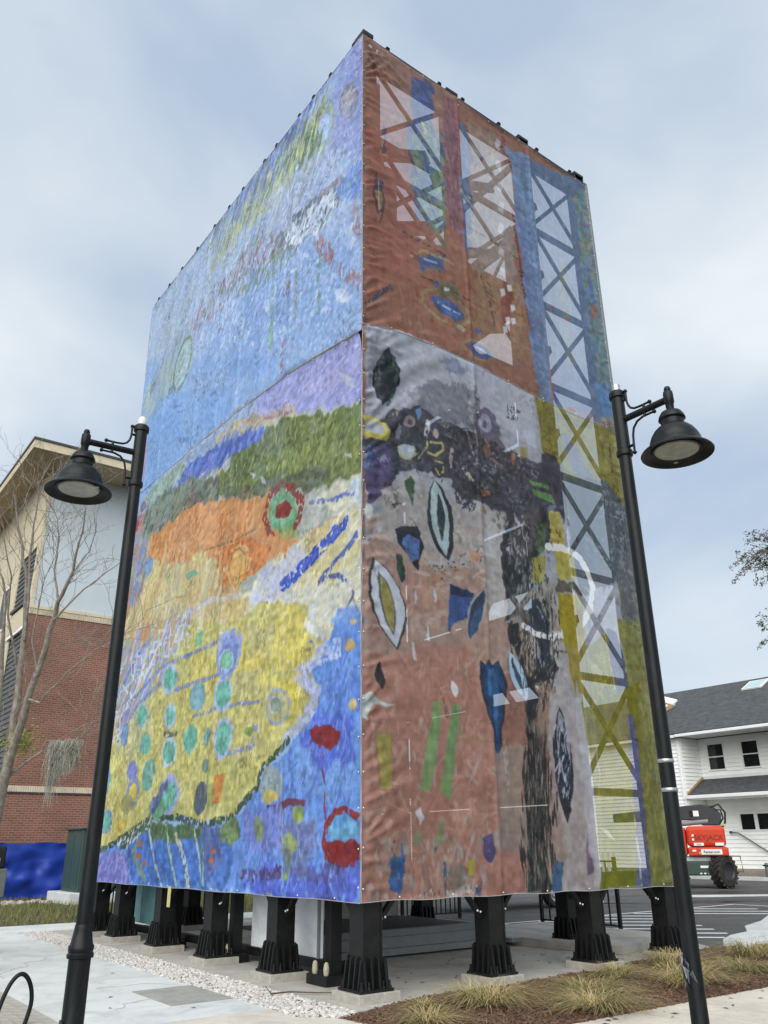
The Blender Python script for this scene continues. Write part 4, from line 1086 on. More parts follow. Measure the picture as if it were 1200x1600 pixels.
ART_R = [
["P",[148,92,72],[-38,1538,1324,2646,655,-7,-21,44],0,1,0.16,1],
["P",[160,98,78],[6,1495,209,1481,216,895,6,864],0,1,0.18,1],
["P",[154,110,94],[6,1489,208,1475,193,1283,87,1334,59,1412,6,1401],20,0.8,0.2,8],
["P",[166,88,70],[6,1272,57,1274,102,1133,112,1023,6,899],30,0.8,0.2,10],
["D",[[172,104,82],[146,86,72],[164,94,76]],[6,1428,109,1391,159,1115,153,975,6,891],260,39.2,6.7,15,20,0.4],
["P",[70,88,150],[105,1450,158,1464,150,1380,108,1347,104,1388],10,0.95,0.3,3],
["P",[66,84,140],[92,1327,123,1363,152,1376,153,1334,91,1295],12,0.9,0.3,3],
["P",[150,110,66],[58,1331,103,1358,100,1332,57,1305],8,0.8,0.3,3],
["P",[88,110,120],[91,1295,154,1345,173,1303,170,1140,144,1117,116,1141,99,1229],14,0.9,0.35,5],
["L",[110,150,90],[138,1356,152,1312,177,1285],15.6,0.85,0.3,0.2,0],
["L",[84,96,140],[106,1304,109,1235,116,1141],23.0,0.85,0.3,0.2,0],
["L",[104,140,92],[155,1261,157,1182,166,1147],17.3,0.85,0.3,0.2,0],
["L",[76,100,160],[131,1278,143,1204,160,1140],13.6,0.85,0.3,0.2,0],
["L",[70,90,140],[173,1314,179,1224],9.4,0.85,0.3,0.2,0],
["L",[140,150,110],[119,1241,105,1263,121,1298],8.1,0.85,0.3,0.2,0],
["L",[160,150,70],[123,1193,131,1148],10.6,0.85,0.3,0.2,0],
["L",[180,190,60],[128,1350,132,1331],10.2,0.85,0.3,0.2,0],
["L",[90,130,90],[150,1129,163,1098],15.5,0.85,0.3,0.2,0],
["D",[[70,86,150],[100,140,90],[110,130,150],[150,150,80],[60,90,130]],[102,1312,175,1347,169,1120,135,1122,104,1201],220,26.1,6.8,100,30,0.6],
["P",[62,84,140],[104,1051,162,1074,166,1048,117,1025],10,0.9,0.3,4],
["L",[170,165,100],[95,1042,119,1067,162,1069,197,1067],6.0,0.7,0.4,0.2,0],
["L",[120,110,80],[103,1014,156,1043,196,1053],10.6,0.6,0.5,0.2,0],
["L",[160,180,220],[123,1051,147,1053],5.0,0.8,0.3,0.2,0],
["P",[86,56,82],[19,1163,37,1164,39,1109,28,1089,18,1107],6,0.9,0.3,2],
["P",[168,132,62],[21,1136,35,1139,34,1106,28,1096],4,0.9,0.3,1],
["P",[80,60,100],[38,1292,47,1288,42,1220,35,1231],6,0.8,0.3,2],
["L",[180,150,90],[40,1263,33,1224,45,1226],5.4,0.8,0.4,0.2,0],
["L",[74,76,96],[7,912,31,941,66,975],8.3,0.9,0.2,0.2,0],
["L",[86,92,68],[55,953,59,962,75,962,70,943,57,938],4.2,0.8,0.3,0.2,0],
["P",[140,86,92],[177,1454,213,1461,219,1145,227,1062,201,1136,181,1145,177,1274],10,0.95,0.25,4],
["L",[160,70,80],[207,1445,209,1282,217,1144],6.4,0.6,0.4,0.2,0],
["D",[[160,110,120],[120,80,90]],[178,1426,207,1445,212,1161,181,1155],90,25.4,5.1,90,10,0.5],
["P",[84,110,152],[220,1425,240,1387,236,1204,223,1118,212,1112,210,1262],12,0.9,0.3,4],
["P",[150,118,100],[240,1438,322,1438,329,1124,357,1062,322,934,216,895,224,1099,243,1313],10,0.95,0.2,6],
["P",[150,130,122],[247,1369,353,1376,340,1119,230,1112],20,0.8,0.15,8],
["L",[70,110,150],[227,1401,235,1362,245,1335],12.3,0.8,0.3,0.2,0],
["L",[150,160,120],[236,1204,238,1155],8.2,0.8,0.3,0.2,0],
["L",[150,140,100],[298,1435,302,1347],9.3,0.8,0.3,0.2,0],
["L",[150,160,140],[212,1242,237,1220],8.3,0.8,0.3,0.2,0],
["L",[110,50,40],[330,1467,343,1405,351,1364],8.2,0.8,0.3,0.2,0],
["L",[120,50,40],[342,1260,349,1159,357,1062],6.4,0.8,0.3,0.2,0],
["L",[100,130,150],[265,1380,269,1355],5.1,0.8,0.3,0.2,0],
["P",[190,180,180],[314,1434,327,1433,321,1403,310,1408],3,0.75,0.15,1],
["P",[190,180,180],[311,1378,324,1377,319,1348,307,1353],3,0.75,0.15,1],
["P",[190,180,180],[309,1323,321,1322,317,1295,304,1299],3,0.75,0.15,1],
["P",[190,180,180],[306,1270,319,1269,315,1243,302,1247],3,0.75,0.15,1],
["P",[190,180,180],[303,1219,316,1217,312,1192,299,1196],3,0.75,0.15,1],
["P",[190,180,180],[301,1168,313,1167,310,1143,297,1146],3,0.75,0.15,1],
["P",[190,180,180],[298,1120,310,1118,308,1095,294,1098],3,0.75,0.15,1],
["P",[190,180,180],[296,1072,308,1070,307,1048,292,1051],3,0.75,0.15,1],
["P",[190,180,180],[294,1026,305,1024,305,1002,290,1005],3,0.75,0.15,1],
["P",[156,92,68],[53,982,228,1077,268,1048,367,1047,362,949,51,833],26,0.9,0.2,8],
["P",[160,112,74],[228,1077,338,1098,362,949,216,895],24,0.85,0.2,8],
["D",[[170,108,78],[142,82,64],[160,120,82],[150,98,76]],[62,987,357,1062,362,951,72,850],260,28.3,5.2,60,40,0.45],
["P",[138,58,50],[304,1098,324,1067,304,974,289,987],12,0.7,0.25,5],
["P",[200,196,200],[292,1065,304,1071,306,1059,295,1051],2,0.95,0.1,1],
["P",[200,196,200],[315,1041,326,1047,328,1035,318,1027],2,0.95,0.1,1],
["P",[200,196,200],[291,987,302,992,304,980,294,973],2,0.95,0.1,1],
["P",[200,196,200],[313,1012,325,1018,327,1006,316,999],2,0.95,0.1,1],
["P",[200,196,200],[300,1009,311,1015,313,1002,303,995],2,0.95,0.1,1],
["P",[200,196,200],[310,1083,322,1089,324,1076,313,1069],2,0.95,0.1,1],
["L",[150,140,90],[210,960,201,951,188,945,172,942,155,942,138,945,125,951,117,960,113,969,116,979,124,988,137,995,153,998,170,999,187,996,201,989,210,980,213,970],6.9,0.8,0.4,0.2,1],
["P",[62,88,152],[202,963,196,958,187,954,176,952,164,953,153,955,143,959,137,965,134,971,135,977,141,982,149,986,160,988,172,988,184,986,194,981,200,976,203,970],8,0.95,0.3,2],
["L",[170,190,220],[148,973,172,970,191,969],4.9,0.8,0.4,0.2,0],
["P",[90,100,70],[135,1002,180,1027,193,1001,154,988],14,0.7,0.3,5],
["L",[150,140,90],[263,914,258,908,249,902,239,899,227,897,216,897,206,899,200,903,197,908,197,914,202,920,210,925,221,929,232,931,244,931,254,929,261,925,264,920],4.5,0.8,0.3,0.2,1],
["P",[66,84,160],[261,914,257,909,250,906,241,903,231,902,221,902,213,903,207,906,204,910,204,914,208,919,215,922,223,925,233,927,243,927,252,925,258,922,261,918],4,0.95,0.3,1],
["P",[190,196,206],[248,915,246,914,243,912,239,911,234,910,228,911,224,911,221,912,219,914,219,915,220,917,224,919,228,920,233,920,238,920,243,920,246,918,248,917],3,0.9,0.2,1],
["P",[176,170,120],[200,940,199,938,196,938,193,937,190,938,187,939,185,940,184,942,183,944,184,946,186,947,188,948,191,948,194,948,197,947,199,945,201,944,201,942],3,0.9,0.2,1],
["P",[190,190,200],[173,1010,173,1009,172,1007,170,1005,167,1004,165,1003,163,1002,161,1002,160,1003,160,1004,160,1006,161,1008,163,1009,165,1011,168,1012,170,1012,172,1012,173,1012],2,0.9,0.2,1],
["P",[80,80,150],[152,1012,151,1010,150,1007,148,1005,146,1003,143,1002,141,1002,140,1002,138,1004,138,1006,139,1008,140,1011,142,1013,144,1015,146,1016,149,1016,150,1015,151,1014],4,0.9,0.2,1],
["P",[70,90,170],[241,956,240,954,239,952,236,950,233,948,231,947,228,947,226,947,225,948,224,949,225,951,226,953,229,955,231,956,234,957,237,958,239,958,240,957],3,0.9,0.2,1],
["L",[40,40,46],[259,1077,270,1072],2.2,0.6,0.5,0.2,0],
["L",[40,40,46],[261,1066,271,1061],2.2,0.6,0.5,0.2,0],
["L",[40,40,46],[262,1055,272,1050],2.1,0.6,0.5,0.2,0],
["L",[40,40,46],[263,1045,273,1040],2.2,0.6,0.5,0.2,0],
["L",[40,40,46],[265,1034,275,1029],2.2,0.6,0.5,0.2,0],
["L",[40,40,46],[266,1023,276,1018],2.1,0.6,0.5,0.2,0],
["L",[40,40,46],[267,1013,277,1008],2.2,0.6,0.5,0.2,0],
["L",[44,46,60],[346,1127,371,1134],3.1,0.8,0.2,0.2,0],
["L",[44,46,60],[347,1118,372,1125],3.1,0.8,0.2,0.2,0],
["L",[44,46,60],[349,1109,374,1116],2.9,0.8,0.2,0.2,0],
["L",[44,46,60],[350,1100,375,1107],2.9,0.8,0.2,0.2,0],
["L",[44,46,60],[351,1091,376,1098],2.9,0.8,0.2,0.2,0],
["L",[44,46,60],[352,1082,377,1089],2.9,0.8,0.2,0.2,0],
["L",[44,46,60],[353,1073,378,1080],2.9,0.8,0.2,0.2,0],
["L",[44,46,60],[354,1064,379,1071],2.9,0.8,0.2,0.2,0],
["L",[44,46,60],[355,1056,380,1062],2.9,0.8,0.2,0.2,0],
["L",[44,46,60],[356,1047,381,1053],2.9,0.8,0.2,0.2,0],
["L",[44,46,60],[357,1038,382,1045],2.9,0.8,0.2,0.2,0],
["L",[44,46,60],[358,1030,383,1036],2.8,0.8,0.2,0.2,0],
["L",[44,46,60],[359,1021,384,1027],2.9,0.8,0.2,0.2,0],
["L",[44,46,60],[361,1012,385,1018],2.8,0.8,0.2,0.2,0],
["L",[44,46,60],[362,1004,386,1010],2.7,0.8,0.2,0.2,0],
["L",[44,46,60],[363,995,387,1001],2.8,0.8,0.2,0.2,0],
["L",[44,46,60],[364,987,388,992],2.7,0.8,0.2,0.2,0],
["L",[44,46,60],[365,978,389,984],2.9,0.8,0.2,0.2,0],
["L",[44,46,60],[366,970,390,975],2.8,0.8,0.2,0.2,0],
["L",[44,46,60],[367,961,391,967],2.9,0.8,0.2,0.2,0],
["P",[98,124,168],[327,1424,405,1436,405,1293,403,1107,400,846,371,837,360,940,357,1062,354,1171,345,1261,354,1377],10,0.95,0.25,3],
["L",[92,92,160],[360,1237,363,1125,367,999],16.8,0.7,0.4,0.2,0],
["L",[120,150,190],[393,1411,392,1286,390,1101],10.9,0.6,0.4,0.2,0],
["L",[150,70,60],[330,1461,335,1372],9.9,0.6,0.4,0.2,0],
["P",[88,110,150],[404,1430,574,1468,589,859,406,805,399,1183],6,1,0.16,3],
["P",[104,122,156],[412,1242,479,1276,490,1119,503,994,421,963,418,1140],24,0.7,0.12,10],
["L",[136,134,92],[468,1194,467,1109,464,979],26.7,0.6,0.5,0.2,0],
["D",[[104,124,160],[84,104,140],[120,124,140],[78,100,108]],[406,1419,572,1454,566,1027,397,964],220,35.2,5.6,80,20,0.45],
["P",[170,80,80],[475,1077,474,1075,473,1072,471,1070,468,1069,466,1068,464,1068,463,1068,462,1070,462,1072,462,1074,464,1076,466,1079,468,1080,470,1081,472,1081,474,1081,475,1079],3,0.7,0.2,1],
["P",[170,80,80],[539,1277,538,1275,536,1272,534,1269,532,1267,529,1266,527,1266,525,1267,525,1268,524,1270,525,1273,527,1276,529,1278,531,1280,534,1282,536,1282,538,1281,539,1280],3,0.7,0.2,1],
["P",[170,80,80],[423,1075,422,1073,421,1071,419,1069,417,1067,415,1066,413,1066,411,1067,410,1068,410,1070,411,1072,412,1075,414,1077,416,1079,418,1080,420,1080,422,1079,423,1077],3,0.7,0.2,1],
["P",[98,126,136],[528,1418,603,1472,610,865,529,841,530,1004,530,1217,533,1332],8,0.95,0.25,3],
["D",[[80,130,160],[120,140,90],[90,110,170],[110,150,160],[150,140,110]],[530,1407,568,1440,566,1027,539,1017,534,1247],150,27.1,7.5,75,25,0.6],
["P",[170,104,80],[542,1142,562,1145,560,1112,540,1109],8,0.8,0.3,2],
["P",[76,110,180],[542,1251,556,1213,560,1149,540,1152],8,0.7,0.3,3],
["L",[170,90,90],[538,1340,570,1348],4.5,0.5,0.4,0.2,0],
["L",[170,90,90],[539,1317,571,1325],4.2,0.5,0.4,0.2,0],
["L",[170,90,90],[539,1295,571,1302],4.4,0.5,0.4,0.2,0],
["L",[170,90,90],[540,1272,572,1279],4.4,0.5,0.4,0.2,0],
["L",[170,90,90],[541,1250,573,1257],4.2,0.5,0.4,0.2,0],
["L",[170,90,90],[542,1228,573,1235],4.0,0.5,0.4,0.2,0],
["L",[170,90,90],[542,1207,574,1213],4.2,0.5,0.4,0.2,0],
["P",[98,118,154],[405,912,530,956,527,871,436,867,415,872],4,0.8,0.12,3],
["P",[156,112,124],[438,882,502,883,523,870,521,857,455,866],10,0.6,0.12,5],
["P",[86,92,160],[400,898,419,903,414,886,421,869,404,875],5,0.9,0.25,1],
["P",[170,70,60],[458,876,457,873,455,871,451,868,448,866,443,865,440,864,437,865,435,866,435,868,436,871,438,873,441,876,445,878,449,879,453,880,456,879,458,878],5,0.9,0.2,1],
["P",[70,120,180],[527,955,567,969,567,906,546,884,529,904],14,0.85,0.25,5],
["P",[150,120,100],[532,883,566,883,569,862,528,859],10,0.8,0.25,4],
["P",[196,100,100],[567,879,566,876,565,873,563,871,561,869,559,869,557,869,556,870,556,872,556,875,557,878,558,881,560,883,562,884,564,885,566,885,567,883,567,881],4,0.7,0.2,1],
["L",[70,52,52],[54,1090,100,1085,167,1076],7.3,0.6,0.5,0.2,0],
["L",[70,52,52],[81,1289,118,1210,160,1135],4.9,0.6,0.5,0.2,0],
["L",[70,52,52],[223,1167,277,1169,343,1156],5.1,0.6,0.5,0.2,0],
["L",[70,52,52],[112,1010,159,1013,213,1005],4.9,0.6,0.5,0.2,0],
["L",[70,52,52],[248,1072,266,1023,273,980],5.5,0.6,0.5,0.2,0],
["L",[70,52,52],[19,1182,41,1124,32,1078],4.3,0.6,0.5,0.2,0],
["L",[70,52,52],[243,1313,281,1368,332,1422],6.4,0.6,0.5,0.2,0],
["P",[150,148,160],[4,873,82,888,223,885,360,871,522,867,569,873,572,418,1,356],0,1,0.14,1],
["P",[164,164,178],[4,872,82,888,223,885,353,870,348,765,223,801,106,777,4,721],10,1,0.12,4],
["P",[120,116,130],[4,853,71,851,40,820,4,770],16,0.7,0.2,9],
["P",[112,112,126],[107,806,214,843,217,804,203,761,131,748,95,774],26,0.85,0.2,12],
["P",[96,108,146],[136,865,181,877,215,859,151,841],26,0.6,0.2,12],
["D",[[60,60,74],[44,44,56]],[286,832,317,832,308,808,286,807],26,9.5,3.0,60,40,0.7],
["P",[62,60,72],[4,683,49,745,100,771,147,753,208,753,278,749,333,740,404,740,408,721,407,661,346,582,267,620,223,636,179,635,159,661,97,657,52,646,33,607,4,584],12,0.97,0.35,2],
["P",[72,64,74],[211,797,257,787,278,749,357,727,318,659,234,635,203,668],20,0.7,0.35,6],
["D",[[44,46,54],[84,76,92],[58,66,70],[92,84,90],[36,40,46]],[10,659,100,761,303,752,400,709,339,627,179,644,97,657],420,13.1,3.5,50,40,0.6],
["D",[[150,150,160],[128,128,140],[170,168,170]],[147,753,220,752,328,749,357,727,295,668,219,663,160,674],150,8.3,2.6,70,60,0.35],
["P",[100,88,118],[261,794,262,784,260,774,255,765,248,757,239,753,230,752,222,754,216,760,212,768,211,778,213,788,218,797,225,804,233,809,242,810,251,808,257,802],8,0.95,0.25,2],
["P",[150,146,170],[247,787,248,781,247,775,245,770,241,766,236,764,232,763,227,765,224,769,221,774,221,779,222,785,224,790,228,795,232,797,237,797,242,796,245,792],5,0.95,0.2,1],
["P",[90,80,110],[238,779,237,776,236,773,235,771,233,770,232,769,230,770,229,771,228,773,228,776,229,779,230,781,231,784,233,785,234,786,236,785,237,784,238,782],3,0.9,0.2,1],
["P",[134,92,70],[243,735,242,731,240,726,238,722,234,720,231,719,228,720,226,722,225,726,224,730,225,735,227,739,230,743,233,746,236,747,239,746,242,744,243,740],4,0.95,0.2,1],
["P",[140,96,70],[297,750,293,745,291,741,289,737,288,733,287,729,287,726,288,722,290,719,290,719,293,723,296,727,298,731,299,735,299,739,299,743,298,746,297,750],2,0.95,0.2,1],
["L",[140,100,80],[245,718,263,711],5.4,0.9,0.2,0.2,0],
["P",[148,98,72],[210,658,236,661,235,653,218,648],4,0.95,0.2,1],
["P",[150,110,62],[208,629,222,633,232,612,223,600,215,608],4,0.95,0.2,1],
["P",[150,130,60],[310,759,329,764,327,744,311,739],4,0.8,0.2,1],
["P",[56,50,40],[238,686,255,691,251,671,236,669],4,0.9,0.2,1],
["P",[36,46,50],[45,848,33,831,24,816,19,802,16,789,16,777,19,765,25,754,34,745,34,745,47,760,55,774,61,788,64,802,64,815,61,827,55,838,45,848],5,0.97,0.35,1],
["L",[70,98,96],[36,828,29,802,27,778],8.3,0.8,0.4,0.2,0],
["L",[62,104,84],[55,835,59,808,54,774,44,752],7.2,0.8,0.35,0.2,0],
["L",[150,130,110],[23,804,20,785],3.8,0.6,0.4,0.2,0],
["P",[40,40,48],[42,775,44,769,44,764,43,759,41,755,39,754,35,753,31,755,28,759,25,763,23,769,23,774,24,779,26,783,28,785,32,785,36,783,39,780],5,0.7,0.2,1],
["P",[190,176,60],[1,720,20,724,39,717,46,702,39,691,20,687,1,690],5,1,0.25,1],
["P",[168,168,178],[3,715,22,716,38,708,31,697,15,695,3,699],4,1,0.15,1],
["P",[160,166,178],[93,687,91,682,87,677,82,673,76,671,70,670,65,671,62,674,60,678,59,682,61,687,65,691,70,695,76,698,82,698,87,697,91,695,93,691],5,1,0.2,1],
["L",[170,165,70],[60,686,67,673,82,673,94,687,88,699],3.7,0.85,0.25,0.2,0],
["P",[82,70,116],[6,666,27,683,48,683,50,645,33,607,6,580,2,624],6,0.97,0.3,1],
["P",[66,56,92],[24,676,34,666,19,620,15,623],6,0.7,0.3,1],
["P",[70,104,170],[1,665,11,676,15,660,3,632],5,0.9,0.3,1],
["L",[176,164,70],[112,701,116,712,143,717,145,706,129,693,116,693],4.1,0.95,0.15,0.2,0],
["L",[176,164,70],[128,684,143,683,143,670,135,663,128,672],3.1,0.9,0.2,0.2,0],
["L",[176,164,70],[97,679,109,696],2.9,0.8,0.2,0.2,0],
["P",[150,128,128],[94,740,93,736,91,733,88,730,84,727,80,726,76,726,74,727,72,730,71,733,72,737,74,740,77,743,81,746,84,747,88,747,91,746,93,743],4,0.9,0.2,1],
["P",[80,56,64],[87,737,87,735,86,733,85,732,83,731,82,731,81,731,80,732,79,733,79,734,79,736,80,738,81,739,82,740,84,741,85,741,86,740,87,739],3,0.9,0.2,1],
["L",[190,176,176],[118,746,113,720],6.9,0.9,0.2,0.2,0],
["P",[176,160,150],[131,739,128,735,127,732,126,730,126,728,127,725,128,724,130,722,133,721,133,721,135,724,136,727,137,730,137,732,136,734,135,736,133,738,131,739],2,0.9,0.2,1],
["L",[170,150,140],[162,711,157,683],6.9,0.95,0.15,0.2,0],
["L",[170,150,150],[194,749,205,710],3.2,0.8,0.3,0.2,0],
["L",[160,150,150],[209,758,212,730],2.7,0.7,0.3,0.2,0],
["L",[178,176,150],[184,683,200,671],8.2,0.9,0.2,0.2,0],
["L",[190,180,90],[194,670,202,676],4.3,0.8,0.3,0.2,0],
["P",[80,128,196],[95,760,106,768,107,755,99,743],4,0.9,0.2,1],
["L",[196,170,120],[59,744,54,737],8.2,0.6,0.4,0.2,0],
["P",[186,196,212],[59,725,73,726,70,702,58,703],14,0.5,0.25,4],
["P",[90,138,66],[323,704,400,706,400,699,331,696],2,0.97,0.2,1],
["P",[90,138,66],[329,689,385,690,381,674,332,678],2,0.97,0.2,1],
["P",[164,126,110],[-1,498,4,568,51,571,122,521,221,618,259,627,261,548,254,471,290,387,0,356],16,1,0.18,6],
["P",[160,150,146],[33,607,77,652,126,630,167,623,216,626,255,617,216,539,136,516,74,532,10,554],18,0.95,0.2,8],
["P",[178,120,98],[73,504,136,500,138,454,72,443,10,399,1,499],20,0.8,0.2,9],
["D",[[178,160,150],[190,150,130],[150,130,120],[166,120,98]],[10,570,221,618,240,441,10,406],300,18.9,5.2,30,40,0.4],
["D",[[50,48,52],[70,66,66]],[93,520,137,524,213,573,216,548,136,500],60,5.2,2.2,50,40,0.6],
["D",[[48,50,56],[70,70,76]],[159,656,190,646,205,623,178,617,165,631],90,7.8,2.4,70,40,0.7],
["D",[[48,50,56],[60,60,70]],[42,597,66,603,51,591],20,5.5,1.8,50,30,0.7],
["P",[200,206,222],[14,577,14,573,13,570,11,568,9,566,7,566,5,566,3,568,2,571,2,574,2,577,3,580,5,583,7,584,9,585,11,584,13,582,14,580],3,0.95,0.15,1],
["L",[186,190,206],[3,529,23,553],8.9,0.6,0.3,0.2,0],
["P",[38,42,50],[127,652,117,632,112,614,109,597,110,581,114,567,121,553,130,541,145,530,145,530,153,548,158,565,159,582,159,598,155,613,149,627,140,641,127,652],4,0.97,0.3,1],
["P",[150,172,172],[127,651,120,634,117,617,115,601,116,587,119,573,125,560,132,548,142,537,142,537,148,553,150,569,151,584,150,598,147,613,142,626,136,639,127,651],3,1,0.18,1],
["P",[42,52,54],[132,632,130,622,129,611,128,602,128,592,129,583,131,574,133,565,136,557,136,557,139,567,141,577,143,587,143,596,142,606,140,615,137,624,132,632],2,1,0.3,1],
["L",[170,186,190],[121,629,117,594],3.7,0.5,0.3,0.2,0],
["P",[56,84,56],[70,636,83,649,87,638,83,599,78,610],4,0.95,0.3,1],
["P",[170,176,170],[84,650,96,649,93,622,87,621],8,0.5,0.3,3],
["P",[44,66,60],[55,524,64,522,68,496,61,483,56,501],5,0.95,0.35,1],
["P",[34,40,52],[51,561,92,572,101,550,92,508,81,518,58,541],6,0.97,0.35,1],
["P",[64,104,176],[65,550,77,555,96,553,93,524,81,518,69,531],5,0.97,0.25,1],
["P",[40,50,52],[14,511,8,491,7,473,8,457,11,442,18,428,27,415,39,403,55,392,55,392,64,412,68,430,69,447,66,463,59,477,48,490,34,502,14,511],5,0.9,0.3,1],
["P",[186,186,204],[18,509,12,490,11,474,12,458,15,444,20,430,28,418,39,406,53,395,53,395,61,414,66,431,67,447,64,462,58,476,48,488,35,499,18,509],4,1,0.12,1],
["P",[62,74,76],[23,493,22,481,23,470,24,459,27,449,31,438,35,429,41,419,48,411,48,411,51,423,52,435,52,446,49,457,45,467,40,476,32,485,23,493],2,0.95,0.3,1],
["P",[150,136,60],[26,488,25,478,26,468,28,458,30,449,33,440,37,431,41,422,47,414,47,414,50,425,50,436,50,446,48,455,45,464,40,473,34,481,26,488],2,1,0.25,1],
["P",[44,78,150],[148,496,163,495,191,490,184,460,160,445,140,427,143,462],5,1,0.3,1],
["P",[34,44,76],[148,496,191,490,188,481,160,484,146,482],5,0.8,0.3,1],
["P",[150,150,150],[210,501,198,491,189,481,182,471,177,461,175,451,174,441,175,431,179,421,179,421,189,430,196,440,203,449,207,459,210,470,212,480,212,490,210,501],3,0.9,0.2,1],
["P",[44,58,86],[209,499,200,489,192,480,186,470,182,461,179,451,178,442,178,432,181,423,181,423,188,432,194,441,200,450,204,460,207,469,209,479,210,489,209,499],3,1,0.3,1],
["P",[46,80,130],[204,472,197,466,191,460,186,455,183,449,181,443,180,437,180,431,182,424,182,424,187,430,192,435,196,441,199,447,202,453,204,459,205,465,204,472],3,0.9,0.3,1],
["P",[188,126,96],[188,559,211,551,194,539,193,527,188,534],5,0.9,0.25,1],
["P",[188,126,96],[222,553,232,542,236,518,223,499],5,0.8,0.25,1],
["L",[186,190,210],[86,475,88,460],5.5,0.85,0.25,0.2,0],
["L",[186,190,210],[119,485,121,469],5.4,0.85,0.25,0.2,0],
["P",[166,160,158],[222,632,260,636,261,548,245,470,216,465,210,538],12,0.85,0.2,6],
["P",[46,46,52],[267,620,324,656,355,659,340,581,308,557,306,487,330,441,296,449,271,474,253,463,253,564],12,0.95,0.35,2],
["P",[96,88,92],[299,650,343,661,322,577,284,552,265,601],16,0.7,0.3,6],
["D",[[190,188,190],[150,150,156]],[256,626,316,640,315,576,262,566],46,11.8,4.8,80,25,0.55],
["P",[148,150,146],[312,540,354,539,348,394,318,390,306,487],14,0.9,0.25,5],
["D",[[50,56,60],[80,96,90],[130,140,136]],[262,566,315,567,352,530,346,477,277,483],180,15.9,3.7,75,20,0.7],
["P",[150,140,50],[318,570,346,577,339,533,313,528],2,0.97,0.25,1],
["P",[82,126,74],[333,628,354,637,346,578,328,574],8,0.6,0.3,4],
["P",[176,154,54],[363,658,393,662,393,606,361,599],3,0.97,0.25,1],
["P",[112,110,86],[506,862,602,883,614,478,525,466],0,1,0.2,1],
["P",[126,117,40],[356,869,522,867,568,862,570,709,407,661,411,742,361,763],5,1,0.2,2],
["P",[62,60,74],[356,762,391,767,411,742,409,701,398,640,386,671,357,727],8,0.95,0.25,3],
["P",[158,148,58],[407,839,505,853,529,773,432,747,403,760],10,0.5,0.12,5],
["P",[104,108,140],[415,826,441,813,472,779,488,746,446,746,417,790],10,0.8,0.15,4],
["P",[74,82,92],[414,737,529,752,570,709,578,559,515,567,422,533,405,594],12,0.95,0.18,5],
["D",[[92,100,106],[66,76,84],[90,92,74]],[422,724,523,740,544,573,435,535],120,36.9,5.5,80,15,0.4],
["P",[150,140,60],[521,842,565,855,576,786,529,773],12,0.7,0.25,5],
["L",[60,56,50],[545,832,544,777],8.7,0.6,0.4,0.2,0],
["P",[178,160,48],[367,596,412,600,415,550,369,541],6,0.97,0.25,1],
["P",[74,70,50],[363,540,423,542,448,532,363,518],12,0.9,0.35,4],
["P",[168,152,48],[366,519,420,523,423,453,366,445],8,0.97,0.25,1],
["L",[222,230,236],[354,595,386,599,424,593,448,574,457,548,444,509,414,478,374,459,343,449,308,450],12.3,0.95,0,0.2,0],
["L",[120,110,100],[270,469,289,489,307,500,330,491,338,463,330,442],5.1,0.7,0.3,0.2,0],
["P",[150,128,112],[250,492,361,537,368,445,384,384,392,306,281,299,279,413],10,0.6,0.2,6],
["P",[162,154,158],[349,443,374,442,384,384,395,306,344,303,336,379],12,0.95,0.15,5],
["P",[40,42,48],[257,460,272,462,294,423,321,406,346,417,356,402,330,378,303,376,306,300,278,299,285,364,268,420,255,431],10,0.95,0.35,2],
["P",[176,150,128],[272,458,301,437,311,397,289,374,279,413],12,0.8,0.3,4],
["D",[[40,42,50],[160,140,130],[60,60,66]],[258,460,349,443,339,359,282,334,270,412],300,9.1,1.5,75,15,0.7],
["P",[44,52,72],[299,496,321,508,341,472,340,416,320,400,313,438,298,457],8,0.9,0.35,3],
["L",[150,160,186],[294,478,308,499,322,489,332,471],4.5,0.85,0.25,0.2,0],
["L",[140,150,180],[304,439,320,400,335,424],4.0,0.7,0.3,0.2,0],
["L",[222,230,236],[286,458,311,449,338,446,376,455,409,468,432,490],8.2,0.95,0,0.2,0],
["L",[120,76,40],[347,427,385,430,418,444],5.0,0.8,0.3,0.2,0],
["P",[150,176,206],[254,416,251,405,251,395,252,385,255,376,260,368,266,360,274,353,284,346,284,346,287,357,287,367,286,377,283,386,279,395,272,403,264,410,254,416],3,1,0.15,1],
["P",[48,74,96],[260,401,260,395,261,390,263,384,264,379,267,375,270,370,273,365,278,361,278,361,278,367,277,372,275,378,274,383,271,388,268,392,265,397,260,401],2,1,0.3,1],
["L",[50,50,60],[254,416,251,405,250,394,251,385,254,376,259,367,265,360,273,352,284,346,284,346,287,357,288,367,287,377,284,386,280,395,273,403,265,410,254,416],1.5,0.6,0.4,0.2,1],
["P",[158,136,12],[368,520,404,522,420,502,421,439,419,366,426,308,386,305,381,383,373,438,366,476],6,1,0.22,2],
["P",[160,138,54],[374,442,418,443,419,345,420,307,395,306],10,0.85,0.22,4],
["P",[138,126,14],[424,440,476,473,483,416,485,312,423,308,423,388],8,1,0.25,3],
["D",[[166,150,18],[104,108,20],[176,160,50],[140,126,24]],[422,426,478,446,482,312,423,309],200,12.9,2.5,50,40,0.6],
["P",[170,158,80],[428,420,453,417,458,404,432,403],14,0.7,0.25,5],
["L",[204,200,150],[472,470,480,415,488,330],2.8,0.7,0.3,0.2,0],
["P",[82,88,116],[477,480,504,477,512,441,520,375,519,314,488,312,486,394,478,446],6,1,0.22,2],
["L",[50,54,66],[482,420,497,418,510,423],2.1,0.85,0.25,0.2,0],
["L",[50,54,66],[486,402,501,400,513,405],2.1,0.85,0.25,0.2,0],
["L",[50,54,66],[491,384,504,382,515,386],2.0,0.85,0.25,0.2,0],
